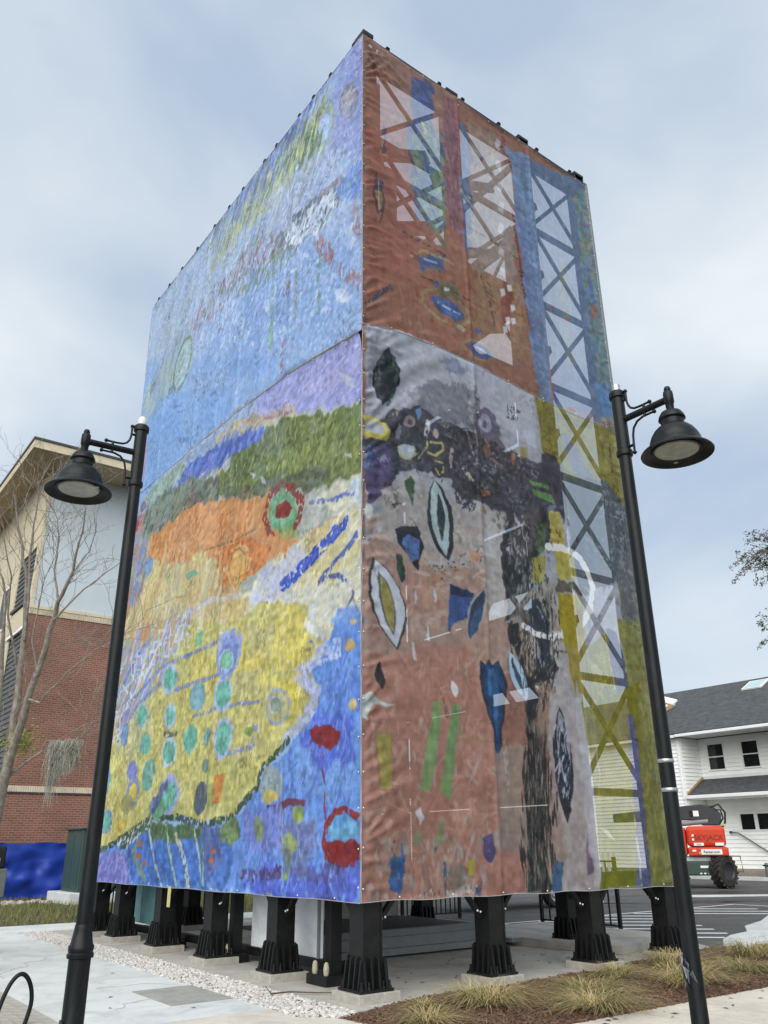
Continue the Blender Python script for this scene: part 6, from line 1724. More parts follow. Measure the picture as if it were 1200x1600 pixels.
# ------------------------------------------------------------------ street lamps
def lamp(loc, rz, label, pedestal):
    t = thing('street_lamp', label, 'street lamp', (0, 0, 0), 'black street lamps with bell shades')
    b = MB()
    if pedestal:
        b.lathe([(.085, 0), (.085, .02), (.079, .03), (.078, .80), (.079, .845)], (0, 0, 0), 28)
        b.build('pedestal', M['pole'], t, smooth=True)
        MB().bar((.077, 0, .22), (.077, 0, .46), .085, .012, (1, 0, 0)).build('access_door', M['pole'], t)
        b = MB().lathe([(.080, .846), (.094, .85), (.096, .875), (.086, .885), (.090, .90), (.091, .925), (.080, .94), (.064, 1.03), (.062, 1.06), (.058, 1.07)], (0, 0, 0), 28)
        b.build('collar', M['pole'], t, smooth=True)
        b = MB().lathe([(.057, 1.06), (.051, 4.60)], (0, 0, 0), 24)
    else:
        b = MB().lathe([(.072, 0), (.070, .4), (.058, .45), (.055, 1.06), (.051, 4.60)], (0, 0, 0), 24)
    b.build('pole', M['pole'], t, smooth=True)
    MB().lathe([(.050, 4.60), (.066, 4.61), (.069, 4.63), (.066, 4.655), (.055, 4.665), (.054, 5.16), (.068, 5.165), (.071, 5.19), (.068, 5.215), (.052, 5.23), (.02, 5.235), (.001, 5.236)], (0, 0, 0), 24).build('head_sleeve', M['pole'], t, smooth=True)
    if pedestal:
        MB().lathe([(.038, 5.236), (.040, 5.27), (.034, 5.30), (.018, 5.32), (.001, 5.325)], (0, 0, 0), 18).build('photocell', M['dome'], t, smooth=True)
    else:
        MB().lathe([(.036, 5.236), (.036, 5.29), (.033, 5.296), (.001, 5.297)], (0, 0, 0), 18).build('photocell', M['band'], t, smooth=True)
    A = .475
    MB().tube([(.04, 0, 4.945), (A, 0, 4.945)], .029, 14).build('arm', M['pole'], t, smooth=True)
    sc = MB()
    c1 = [(.053, 0, 5.12), (.085, 0, 5.12)]
    sc.tube(c1, .012, 8)
    sc.tube([(.085, 0, 5.19), (.086, 0, 5.10), (.095, 0, 5.06), (.115, 0, 5.025), (.15, 0, 5.005), (.20, 0, 5.0), (.29, 0, 5.0)], .010, 8)
    sc.ball((.085, 0, 5.20), .018)
    sc.ball((.30, 0, 5.0), .018)
    sc.tube([(.24, 0, 4.94), (.24, 0, 5.0)], .012, 8)
    sc.tube([(.24, 0, 4.89), (.24, 0, 4.94)], .012, 8)
    sc.tube([(.32, 0, 4.895), (.22, 0, 4.895), (.16, 0, 4.875), (.12, 0, 4.83), (.105, 0, 4.77), (.10, 0, 4.70), (.098, 0, 4.62)], .010, 8)
    sc.ball((.33, 0, 4.895), .018)
    sc.ball((.098, 0, 4.61), .018)
    sc.tube([(.05, 0, 4.68), (.10, 0, 4.68)], .012, 8)
    sc.build('scroll_bracket', M['pole'], t, smooth=True)
    MB().lathe([(.001, 5.06), (.02, 5.055), (.028, 5.035), (.024, 5.02), (.036, 5.01), (.040, 4.99), (.040, 4.91), (.034, 4.90), (.030, 4.84)], (A, 0, 0), 20).build('finial', M['pole'], t, smooth=True)
    sh = MB().lathe([(.031, 4.84), (.050, 4.835), (.080, 4.815), (.100, 4.78), (.106, 4.755), (.098, 4.748), (.090, 4.74), (.089, 4.70), (.100, 4.69), (.125, 4.675), (.155, 4.645), (.18, 4.605), (.197, 4.56), (.203, 4.525), (.210, 4.518), (.212, 4.505),
                     (.24, 4.49), (.268, 4.468), (.280, 4.452), (.278, 4.444), (.262, 4.450), (.235, 4.470), (.195, 4.485), (.190, 4.475), (.180, 4.474), (.172, 4.478)], (A, 0, 0), 48).build('shade', M['pole'], t, smooth=True)
    MB().lathe([(.172, 4.478), (.165, 4.470), (.10, 4.462), (.001, 4.459)], (A, 0, 0), 40).build('lens', M['lens'], sh, smooth=True)
    MB().box((A + .20 * math.cos(2.2), .20 * math.sin(2.2), 4.465), (.03, .03, .012)).build('latch', M['band'], sh)
    t.location = loc
    t.rotation_euler.z = rz
    for ch in [o for o in COL.objects if o.parent == t]:
        ch.matrix_parent_inverse = Matrix.Identity(4)
    return t
lamp((-3.596, -1.578, 0), R(176), 'black lamp with pedestal base and white photocell beside the brick building', True)
l2 = lamp((-0.464, -4.552, 0), R(-88), 'black lamp with plain straight pole standing near the white house', False)
sp = MB()
for z in (1.93, 2.13):
    sp.lathe([(.0565, z), (.0595, z + .004), (.0595, z + .022), (.0565, z + .026)], (0, 0, 0), 24)
o = sp.build('steel_strap', M['band'], l2, smooth=True)
o.matrix_parent_inverse = Matrix.Identity(4)
tp = MB()
for i in range(26):
    a = R(200 + random.uniform(-80, 80))
    z = .80 + random.uniform(-.09, .09)
    r0, r1 = .056, random.uniform(.06, .085)
    a2 = a + random.uniform(-.5, .5)
    tp.add([(r0 * math.cos(a), r0 * math.sin(a), z), (r1 * math.cos(a2), r1 * math.sin(a2), z + .03), (r1 * math.cos(a2 + .3), r1 * math.sin(a2 + .3), z - .05)], [(0, 1, 2)])
o = tp.build('torn_wrap', M['plastic'], l2)
o.matrix_parent_inverse = Matrix.Identity(4)
# ------------------------------------------------------------------ brick building
bbd = thing('brick_building', 'red brick building with pale band courses and blue grey upper storey', 'building', (8, 30, 0))
BX, BY = 1.10, 23.5
wl = MB().bb(BX, 16, BY, BY + .3, -.05, 9.93).build('brick_wall', M['brick'], bbd)
def soldier(z0, z1, name):
    b = MB()
    x = BX - .02
    while x < 12:
        d = random.uniform(0, .012)
        b.bb(x + .006, x + .068, BY - .03 - d, BY - .001, z0, z1)
        x += .078
    o = b.build(name, M['soldier'], bbd)
    o['kind'] = 'stuff'
    MB().bb(BX - .02, 12, BY - .022, BY - .0005, z0 - .002, z1 + .002).build('mortar_band', M['foot'], bbd)
soldier(3.40, 3.60, 'band_course')
MB().bb(BX, 12, BY - .03, BY - .001, 3.34, 3.385).build('drip_course', M['darkedge'], bbd)
soldier(9.72, 9.93, 'band_course')
MB().bb(BX - .03, 12, BY - .05, BY - .001, 9.94, 10.06).build('coping', M['cream'], bbd)
MB().bb(BX + .14, 16, BY + .02, BY + .3, 10.0, 15.9).build('stucco_panel', M['blueg'], bbd)
MB().bb(BX, BX + .139, BY - .01, BY + .3, 10.061, 15.9).build('corner_board', M['cream'], bbd)
for k in range(3):
    MB().bb(4.4 + 3.9 * k, 4.42 + 3.9 * k, BY + .012, BY + .019, 10.07, 15.5).build('control_joint', M['louvre'], bbd)
# long side facing the street corner (plane X = BX)
def side(y0, y1, z0, z1, m, x0=BX, x1=BX + .3, name='side_wall'):
    return MB().bb(x0, x1, y0, y1, z0, z1).build(name, M[m], bbd)
side(BY + .31, 60, 12.48, 15.9, 'cream')
for k in range(4):
    y = 23.62 + 9.2 * k
    # recessed bay with charcoal lap siding and a balcony
    side(y, y + 2.7, 0, 12.47, 'louvre', BX + .07, BX + .25, 'recess_wall')
    b = MB()
    for z in np.arange(.2, 12.4, .2):
        b.extr([(BX + .069, z), (BX + .03, z), (BX + .062, z + .195), (BX + .069, z + .195)], 'Y', y, y + 2.7)
    o = b.build('lap_siding', M['louvre'], bbd)
    o['kind'] = 'stuff'
    side(y, y + 2.7, 9.32, 10.2, 'cream', BX - .02, BX + .025, 'spandrel')
    MB().bb(BX - .08, BX + .02, y, y + 2.7, 9.18, 9.31).build('balcony_slab', M['trim'], bbd)
    MB().bb(BX - .10, BX + .02, y, y + 2.7, 10.25, 10.36).build('balcony_slab', M['darkedge'], bbd)
    MB().bb(BX - .02, BX + .025, y + 2.45, y + 2.7, 0, 9.17).build('downpipe', M['cream'], bbd)
    side(y + 2.71, y + 9.19, 0, 12.47, 'cream')
    for yy in (y + 3.6, y + 6.4):
        for z in (1.4, 5.2, 9.9):
            f = MB().bb(BX - .03, BX - .001, yy, yy + 1.5, z, z + 1.9).build('window', M['trim'], bbd)
            MB().bb(BX - .036, BX - .031, yy + .1, yy + 1.4, z + .1, z + 1.8).build('pane', M['louvre'], f)
# overhanging roof
MB().bb(-.02, 17, 21.7, 61, 15.62, 15.90).build('soffit', M['soffit'], bbd)
MB().bb(-.05, 17, 21.66, 21.699, 15.60, 15.92).build('fascia', M['cream'], bbd)
MB().bb(-.05, -.021, 21.70, 61, 15.60, 15.92).build('fascia', M['cream'], bbd)
MB().bb(-.09, 17.04, 21.62, 61.1, 15.925, 16.02).build('roof_edge', M['darkedge'], bbd)
MB().bb(.1, 16.9, 21.8, 60.9, 16.021, 16.1).build('roof', M['darkedge'], bbd)

# tarp fence
tf = thing('tarp_fence', 'wrinkled royal blue tarp fence in front of the brick building', 'fence', (0, 22.2, 0))
nx_, nz_ = 150, 24
xs = np.linspace(-9, 4.2, nx_)
zs = np.linspace(.06, 1.72, nz_)
wr = .075 * fbm(nx_, nz_, 9, 5) + .055 * fbm(nx_, nz_, 4, 6) + .02 * np.sin(zs * 9)[:, None]
vs = [(xs[i], 22.2 + wr[j, i] * (1.0), zs[j] + (.03 * math.sin(i * .35) if j == nz_ - 1 else 0)) for j in range(nz_) for i in range(nx_)]
b = MB()
b.add(vs, [(j * nx_ + i, j * nx_ + i + 1, (j + 1) * nx_ + i + 1, (j + 1) * nx_ + i) for j in range(nz_ - 1) for i in range(nx_ - 1)])
b.build('tarp', M['tarp'], tf, smooth=True)
for x in np.arange(-9, 4.3, 2.4):
    MB().tube([(x, 22.36, 0), (x, 22.36, 1.78)], .025, 8).build('post', M['rail'], tf)
MB().tube([(-9, 22.34, 1.72), (4.2, 22.34, 1.72)], .02, 8).build('rail', M['rail'], tf)

# green utility cabinet
gc = thing('utility_cabinet', 'tall dark green utility cabinet on a concrete plinth by the tarp fence', 'utility cabinet', (3.3, 20.4, 0))
MB().bb(2.520, 4.540, 19.0, 21.3, -.05, .30).build('plinth', M['walk'], gc, bevel=.02)
MB().bb(2.840, 4.440, 19.35, 21.0, .302, 2.10).build('cabinet_body', M['green_cab'], gc, bevel=.02)
MB().bb(2.770, 4.500, 19.28, 21.06, 2.102, 2.16).build('cabinet_lid', M['green_cab'], gc, bevel=.01)
MB().bb(2.825, 2.839, 19.45, 20.15, .42, 2.0).build('cabinet_door', M['green_cab'], gc, bevel=.004)
MB().bb(2.825, 2.839, 20.2, 20.9, .42, 2.0).build('cabinet_door', M['green_cab'], gc, bevel=.004)
MB().bb(3.220, 3.390, 19.335, 19.348, 1.75, 1.9).build('warning_sticker', M['yellow'], gc)

# rubble by the plinth
rb = MB()
for k in range(16):
    x, y = 1.55 + random.uniform(-.6, .85), 19.8 + random.uniform(-.3, .6)
    r = random.uniform(.07, .17)
    k0 = len(rb.v)
    rb.lathe([(r * .7, -.02), (r * random.uniform(.9, 1.1), r * .3), (r * .8, r * .7), (.01, r * random.uniform(.8, 1))], (x, y, 0), 6)
    rb.v[k0:] = [(q[0] + random.uniform(-.02, .02), q[1] + random.uniform(-.02, .02), q[2]) for q in rb.v[k0:]]
rb.build('rubble', M['foot'], kind='stuff')

# ------------------------------------------------------------------ white house
ho = thing('white_house', 'white clapboard house with charcoal shingle roofs and dark windows', 'house', (34, 16, 0))
def lap(name, axis, plane, a, b_, z0, z1, facing, holes=()):
    """lap siding boards with real overlap; holes = (a0, a1, z0, z1) left open for windows"""
    bld = MB()
    z = z0
    while z < z1 - .02:
        zt = min(z + .185, z1)
        cuts = sorted((h[0], h[1]) for h in holes if h[2] < zt - .02 and h[3] > z + .02)
        cur = a
        segs = []
        for c0, c1 in cuts:
            if c0 > cur:
                segs.append((cur, c0))
            cur = max(cur, c1)
        if cur < b_:
            segs.append((cur, b_))
        for s0, s1 in segs:
            bld.extr([(plane, z), (plane + facing * .048, z), (plane + facing * .006, zt + .02), (plane, zt + .015)], axis, s0, s1)
        z = zt
    o = bld.build(name, M['siding'], ho)
    o['kind'] = 'stuff'
    return o
F1, F2 = 31.5, 33.0
MB().bb(F1 + .02, 43, 17.22, 40, .35, 6.45).build('wing_wall', M['siding'], ho)
lap('lap_siding', 'Y', F1 + .019, 17.33, 40, .37, 6.44, -1)
# return wall of the wing and recessed wall
MB().bb(F2 + .02, 43, -6, 17.2, .35, 6.45).build('main_wall', M['siding'], ho)
lap('lap_siding', 'X', 17.219, F1 + .02, F2, .37, 6.44, -1)
wins = [(15.74, 16.72, 4.86, 6.20), (13.88, 14.84, 4.86, 6.18), (12.0, 12.96, 4.86, 6.18), (10.1, 11.06, 4.86, 6.18), (14.66, 15.50, 2.02, 2.86), (13.78, 14.62, 2.02, 2.86)]
lap('lap_siding', 'Y', F2 + .019, -6, 17.18, .37, 6.44, -1, wins)
for (y0, y1, z0, z1) in wins:
    wd = MB()
    x0, x1 = F2 - .035, F2 + .019
    t = .07
    wd.bb(x0, x1, y0, y0 + t, z0, z1)
    wd.bb(x0, x1, y1 - t, y1, z0, z1)
    wd.bb(x0, x1, y0 + t, y1 - t, z0, z0 + t)
    wd.bb(x0, x1, y0 + t, y1 - t, z1 - t, z1)
    wf = wd.build('window', M['trim'], ho)
    MB().bb(F2 - .006, F2 + .01, y0 + t, y1 - t, z0 + t, z1 - t).build('pane', M['glass'], wf)
    if z1 - z0 > 1:
        zm = (z0 + z1) / 2
        MB().bb(F2 - .026, F2 - .007, y0 + t, y1 - t, zm - .025, zm + .025).build('sash_rail', M['trim'], wf)
    else:
        pass
for y0, y1, z0, z1, x in ((17.22, 17.345, .35, 6.45, F1), (17.30, 17.40, 3.5, 6.45, F1 - .03)):
    MB().bb(x - .04, x - .001, y0, y1, z0, z1).build('corner_board', M['trim'], ho)
MB().bb(F2 - .03, F2 - .0305 + .015, -6, 17.15, 4.50, 4.62).build('flashing_board', M['trim'], ho)
# roofs
def roof(name, prof, y0, y1):
    return MB().extr(prof, 'Y', y0, y1).build(name, M['shingle'], ho)
roof('roof', [(31.15, 6.66), (37.1, 9.80), (43.4, 6.4), (43.4, 6.3), (37.1, 9.65), (31.15, 6.58)], -6, 40)
MB().extr([(31.2, 6.50), (31.2, 6.57), (33.0, 6.57), (33.0, 6.50)], 'Y', -6, 40).build('soffit', M['siding'], ho)
MB().bb(31.10, 31.19, -6, 17.2, 6.46, 6.60).build('gutter', M['trim'], ho, bevel=.02)
MB().bb(31.13, 31.19, 17.25, 40, 6.44, 6.58).build('gutter', M['trim'], ho, bevel=.02)
roof('porch_roof', [(31.45, 3.70), (33.0, 4.50), (33.0, 4.42), (31.45, 3.62)], -6, 17.16)
MB().bb(31.36, 31.449, -6, 17.2, 3.52, 3.68).build('gutter', M['trim'], ho, bevel=.02)
MB().extr([(31.46, 3.50), (31.46, 3.61), (33.0, 3.61), (33.0, 3.50)], 'Y', -6, 17.16).build('soffit', M['siding'], ho)
MB().bar((31.5, 17.14, 3.78), (32.98, 17.14, 4.58), .05, .09).build('rake_board', M['rawwood'], ho)
# skylight and vent
sk = MB()
def rp(x, y, up_=0.0):
    return (x - .47 * up_, y, 6.66 + (x - 31.15) * .5277 + .88 * up_)
sk.add([rp(35.55, 14.65, .02), rp(35.55, 15.75, .02), rp(36.55, 15.75, .02), rp(36.55, 14.65, .02), rp(35.55, 14.65, .1), rp(35.55, 15.75, .1), rp(36.55, 15.75, .1), rp(36.55, 14.65, .1)],
       [(0, 1, 2, 3), (4, 5, 6, 7), (0, 1, 5, 4), (1, 2, 6, 5), (2, 3, 7, 6), (3, 0, 4, 7)])
so = sk.build('skylight', M['trim'], ho)
MB().add([rp(35.6, 14.72, .105), rp(35.6, 15.68, .105), rp(36.5, 15.68, .105), rp(36.5, 14.72, .105)], [(0, 1, 2, 3)])
b = MB()
b.add([rp(35.6, 14.72, .105), rp(35.6, 15.68, .105), rp(36.5, 15.68, .105), rp(36.5, 14.72, .105)], [(0, 1, 2, 3)])
b.build('pane', M['skyglass'], so)
MB().tube([rp(33.7, 12.78, 0), Vector(rp(33.7, 12.78, 0)) + Vector((0, 0, .38))], .06, 10).build('vent_pipe', M['steel'], ho)
# dormer
dm = MB()
DA, DB = [(34.3, 20.05, 9.26), (35.4, 19.64, 9.05), (34.6, 19.37, 8.75), (33.7, 19.66, 8.9)], [(33.9, 19.77, 8.87), (34.6, 19.46, 8.73), (33.9, 19.62, 8.22)]
dm.add(DB + [(x + 1.6, y + .1, z - .1) for x, y, z in DB], [(0, 1, 2), (5, 4, 3), (0, 3, 4, 1), (1, 4, 5, 2), (2, 5, 3, 0)])
dm.build('dormer', M['siding'], ho)
dr = MB()
dr.add(DA + [(x + .03, y, z - .1) for x, y, z in DA], [(0, 1, 2, 3), (7, 6, 5, 4), (0, 4, 5, 1), (1, 5, 6, 2), (2, 6, 7, 3), (3, 7, 4, 0)])
dr.build('dormer_roof', M['trim'], ho)
MB().bar(Vector(DB[1]) + Vector((-.06, 0, -.03)), Vector(DB[2]) + Vector((-.06, 0, 0)), .1, .16).build('rake_board', M['rawwood'], ho)
MB().bb(F1 + .05, 43, -6, 40, -.05, .348).build('foundation', M['found'], ho)
MB().bb(F2 - 1.3, F2 - .02, 9.0, 17.1, -.05, .30).build('porch_floor', M['found'], ho)
# steps and rails in front of the house
sp_ = thing('entry_steps', 'low concrete entry steps with thin grey handrails at the white house', 'steps', (31.4, 15.4, 0))
MB().bb(31.0, 31.65, 14.9, 17.0, 0, .17).build('step', M['found'], sp_)
MB().bb(31.3, 31.65, 15.3, 17.0, .171, .34).build('step', M['found'], sp_)
def railing(pts, r=.022):
    b = MB().tube(pts, r, 8)
    return b
MB().tube([(31, 17.0, 1.35), (31, 16.1, 1.35), (31, 15.25, .95), (31, 14.55, .95), (31, 14.5, .30), (31, 15.15, .33), (31, 16.1, .85), (31, 17.0, .85)], .03, 8).build('handrail', M['rail'], sp_, smooth=True)
for y, z0, z1 in ((16.1, .17, 1.35), (15.25, .1, .95), (14.9, 0, .36)):
    MB().tube([(31, y, z0), (31, y, z1)], .02, 8).build('rail_post', M['rail'], sp_)
hr = thing('wall_handrail', 'short sloping wall handrail fixed to the white siding', 'handrail', (32.9, 14.9, 1.4))
MB().tube([(32.85, 16.05, 1.98), (32.85, 15.6, 1.95), (32.85, 14.0, .98), (32.85, 13.55, .98)], .03, 8).build('handrail', M['rail'], hr, smooth=True)
for y, z in ((16.0, 1.98), (13.6, .98)):
    MB().ball((32.88, y, z), .07).build('wall_bracket', M['steel'], hr)
bo = thing('pipe_bollard', 'short pale pipe bollard at the foot of the siding wall', 'bollard', (31.05, 13.35, .1))
MB().lathe([(.11, .10), (.11, .62), (.08, .68), (.001, .69)], (31.05, 13.35, 0), 14).build('bollard_post', M['rail'], bo, smooth=True)
MB().bb(30.92, 31.18, 13.22, 13.48, .55, .60).build('bollard_bracket', M['steel'], bo)

# ------------------------------------------------------------------ boom lift
bl = thing('boom_lift', 'orange red boom lift with black arm parked before the white house', 'boom lift', (24.3, 12.0, 0))
body = MB().bb(23.35, 25.2, 11.18, 12.55, 1.40, 2.12).build('engine_cover', M['orange'], bl, bevel=.14)
MB().bb(23.33, 25.2, 11.14, 12.55, 1.08, 1.39).build('counterweight', M['orange'], bl, bevel=.06)
MB().bb(23.42, 25.2, 12.57, 13.4, 1.08, 2.10).build('side_cover', M['orange'], bl, bevel=.10)
MB().bb(23.6, 25.0, 11.4, 12.9, .80, 1.07).build('turntable', M['white'], bl, bevel=.04)
MB().bb(23.4, 25.4, 11.45, 13.0, .42, .92).build('chassis', M['green_cab'], bl, bevel=.05)
arm = MB().extr([(11.25, 2.15), (11.2, 2.55), (11.45, 2.85), (11.9, 2.92), (15.2, 2.62), (15.2, 2.30), (12.2, 2.35), (11.9, 2.15)], 'X', 24.0, 24.5).build('boom_arm', M['blackplastic'], bl, bevel=.03)
MB().bb(23.98, 23.999, 12.0, 12.2, 2.48, 2.68).build('white_decal', M['trim'], arm)
MB().bb(23.975, 23.999, 12.22, 12.34, 2.48, 2.68).build('black_decal', M['steel'], arm)
MB().tube([(24.0, 11.55, 2.8), (24.0, 11.25, 2.9), (24.0, 11.05, 2.6), (24.0, 11.1, 2.25), (24.1, 11.2, 2.1)], .035, 8).build('hydraulic_hose', M['steel'], bl, smooth=True)
MB().tube([(24.0, 11.4, 2.7), (24.0, 11.2, 2.7), (24.0, 11.15, 2.4), (24.0, 11.3, 2.2)], .03, 8).build('hydraulic_hose', M['steel'], bl, smooth=True)
MB().tube([(24.05, 11.7, 2.3), (24.05, 12.9, 2.2)], .09, 12).build('lift_cylinder', M['duct'], bl, smooth=True)
MB().bb(24.0, 24.3, 11.1, 11.3, 2.13, 2.22).build('beacon', M['yellow'], bl)
def wheel(x, y, w_, r_, steer=0.0):
    t = MB().lathe([(r_ * .55, -w_ / 2), (r_ * .86, -w_ / 2), (r_ * .95, -w_ * .4), (r_ * .965, 0), (r_ * .95, w_ * .4), (r_ * .86, w_ / 2), (r_ * .55, w_ / 2)], (x, y, r_), 30, 'Y')
    n = 18
    for i in range(n):
        for s in (-1, 1):
            a = 2 * math.pi * (i + (.5 if s > 0 else 0)) / n
            c = Vector((x + math.cos(a) * r_ * .965, y + s * w_ * .24, r_ + math.sin(a) * r_ * .965))
            a2 = a + .16
            c2 = Vector((x + math.cos(a2) * r_ * .965, y + s * w_ * .02, r_ + math.sin(a2) * r_ * .965))
            c0 = c + (c - c2) * .9
            c0 = Vector((x + (c0.x - x), c0.y, c0.z))
            t.bar(c0, c2, .07, .07, (math.cos(a), 0, math.sin(a)))
    def turn(b):
        ca, sa = math.cos(steer), math.sin(steer)
        b.v = [(x + (q[0] - x) * ca - (q[1] - y) * sa, y + (q[0] - x) * sa + (q[1] - y) * ca, q[2]) for q in b.v]
        return b
    wo_ = turn(t).build('wheel', M['tyre'], bl)
    turn(MB().lathe([(.001, -w_ * .30), (r_ * .3, -w_ * .32), (r_ * .5, -w_ * .40), (r_ * .56, -w_ * .52)], (x, y, r_), 20, 'Y')).build('rim', M['blackplastic'], wo_, smooth=True)
wheel(23.6, 11.42, .46, .56, R(-38))
wheel(23.6, 13.1, .46, .56, R(-38))
wheel(26.0, 11.35, .42, .56)
wheel(26.0, 13.15, .42, .56)
MB().bb(23.37, 23.39, 11.9, 12.2, .68, .76).build('white_decal', M['trim'], bl)
for k in range(4):
    MB().bb(23.37, 23.39, 11.75 + .14 * k, 11.82 + .14 * k, .47, .52).build('reflector', M['trim'], bl)
for (y0, y1, z0, z1, mm) in ((11.27, 11.57, 1.44, 1.54, 'trim'), (11.97, 12.32, 1.44, 1.54, 'trim'), (11.37, 12.10, 1.14, 1.32, 'trim'), (12.27, 12.40, 1.24, 1.30, 'trim'), (12.12, 12.18, 1.17, 1.22, 'yellow'), (11.0, 11.6, 2.115, 2.135, 'steel')):
    x = 23.315 if z1 < 1.4 else 23.335
    if z0 > 2:
        MB().bb(23.5, 24.4, 11.2, 11.6, 2.10, 2.126).build('top_vent', M['steel'], bl)
    else:
        MB().bb(x, x + .03, y0, y1, z0, z1).build('white_decal' if mm == 'trim' else 'yellow_decal', M[mm], bl)
for z in (1.62, 1.76):
    MB().bb(23.335, 23.36, 12.28, 12.36, z, z + .07).build('white_decal', M['trim'], bl)
def text(s, size, loc, rot, m, par, ext=.004, name='lettering'):
    cu = bpy.data.curves.new('lettering', 'FONT')
    cu.body, cu.size, cu.extrude, cu.align_x = s, size, ext, 'CENTER'
    o = bpy.data.objects.new('lettering', cu)
    COL.objects.link(o)
    dg = bpy.context.evaluated_depsgraph_get()
    me = bpy.data.meshes.new_from_object(o.evaluated_get(dg))
    bpy.data.objects.remove(o)
    me.materials.clear()
    me.materials.append(m)
    o = bpy.data.objects.new(name, me)
    COL.objects.link(o)
    attach(o, par)
    o.location, o.rotation_euler = loc, rot
    return o
text('SKYJACK', .26, (23.335, 11.78, 1.64), (R(90), 0, R(-90)), M['orange_dark'], bl)
text('Rental.com', .125, (23.305, 11.735, 1.19), (R(90), 0, R(-90)), M['steel'], bl)
text('SJ 46', .07, (23.33, 12.14, 1.47), (R(90), 0, R(-90)), M['steel'], bl)

bl.rotation_euler.z = R(34)
bl.location = (23.9, 11.6, 0)
# parked truck behind the tower, mostly hidden by the banner
pt = thing('parked_truck', 'dark parked truck glimpsed under the banner beyond the striped bay', 'truck', (11.3, 8.7, 0))
MB().bb(9.2, 13.3, 8.45, 10.1, .42, 1.0).build('truck_bed', M['truck'], pt, bevel=.06)
MB().bb(9.2, 10.7, 8.5, 10.05, 1.01, 1.65).build('cab', M['truck'], pt, bevel=.15)
for x in (10.0, 12.1):
    wt = MB().lathe([(.2, -.11), (.31, -.11), (.34, -.05), (.34, .05), (.31, .11), (.2, .11)], (x, 8.45, .34), 26, 'Y').build('wheel', M['tyre'], pt, smooth=True)
    MB().lathe([(.001, -.06), (.08, -.075), (.12, -.05), (.2, -.09)], (x, 8.45, .34), 20, 'Y').build('rim', M['band'], wt, smooth=True)
MB().bb(11.0, 11.35, 8.40, 8.44, .5, .85).build('blue_mudflap', M['bluethread'], pt)

# white picket fence far behind the truck
wf_ = thing('white_fence', 'pale picket fence seen low behind the parked truck', 'fence', (18, 16, 0))
for k in range(26):
    MB().bb(14 + .32 * k, 14.12 + .32 * k, 14.4, 14.45, 0, 1.2).build('picket', M['siding'], wf_)
MB().bb(14, 22.4, 14.46, 14.5, .3, .38).build('rail', M['siding'], wf_)
MB().bb(14, 22.4, 14.46, 14.5, .9, .98).build('rail', M['siding'], wf_)

# ------------------------------------------------------------------ kiosk and bike rack at the left edge
kk = thing('pay_station', 'dark grey pay station post at the pale sidewalk edge', 'pay station', (-2.62, 5.15, 0))
MB().bb(-2.78, -2.50, 5.0, 5.28, 0, .10).build('base_plate', M['steel'], kk)
MB().bb(-2.72, -2.53, 5.05, 5.24, .101, .95).build('pedestal', M['kioskm'], kk, bevel=.01)
MB().bb(-2.78, -2.44, 4.98, 5.30, .951, 1.32).build('cabinet_body', M['kioskm'], kk, bevel=.015)
MB().bb(-2.76, -2.48, 5.0, 5.28, 1.321, 1.62).build('head', M['steel'], kk, bevel=.03)
MB().bb(-2.66, -2.56, 4.985, 4.999, 1.38, 1.46).build('coin_slot', M['band'], kk)
kk.location = (-2.80, 5.22, 0)
br_ = thing('bike_rack', 'black steel pipe hoop bike rack rising from the buff pavers', 'bike rack', (-3.3, 1.3, 0))
def hoop(cx, cy, r, ang, hgt):
    pts = [(cx - r * math.cos(ang), cy - r * math.sin(ang), 0)]
    for a in np.linspace(math.pi, 0, 15):
        pts.append((cx + r * math.cos(a) * math.cos(ang), cy + r * math.cos(a) * math.sin(ang), hgt + .33 * math.sin(a)))
    pts.append((cx + r * math.cos(ang), cy + r * math.sin(ang), 0))
    return MB().tube(pts, .024, 12)
for k in range(2):
    pts = [(-3.16, 1.2, 0), (-3.125, 1.2, .16), (-3.135, 1.2, .28), (-3.175, 1.2, .38), (-3.23, 1.2, .435), (-3.285, 1.2, .43), (-3.34, 1.2, .37), (-3.385, 1.2, .27), (-3.42, 1.2, .15), (-3.46, 1.2, 0)]
    cv_ = []
    for i in range(len(pts) - 1):
        q0, q1, q2, q3 = (Vector(pts[max(i - 1, 0)]), Vector(pts[i]), Vector(pts[i + 1]), Vector(pts[min(i + 2, len(pts) - 1)]))
        for f_ in (0, .25, .5, .75):
            cv_.append(.5 * (2 * q1 + (q2 - q0) * f_ + (2 * q0 - 5 * q1 + 4 * q2 - q3) * f_ ** 2 + (3 * q1 - q0 - 3 * q2 + q3) * f_ ** 3))
    cv_.append(Vector(pts[-1]))
    MB().tube([(q.x - .28 * k, q.y + .75 * k, q.z) for q in cv_], .021, 12).build('hoop', M['pole'], br_, smooth=True)
MB().bar((-3.7, .9, .018), (-3.55, 2.6, .018), .06, .03).build('floor_rail', M['pole'], br_)

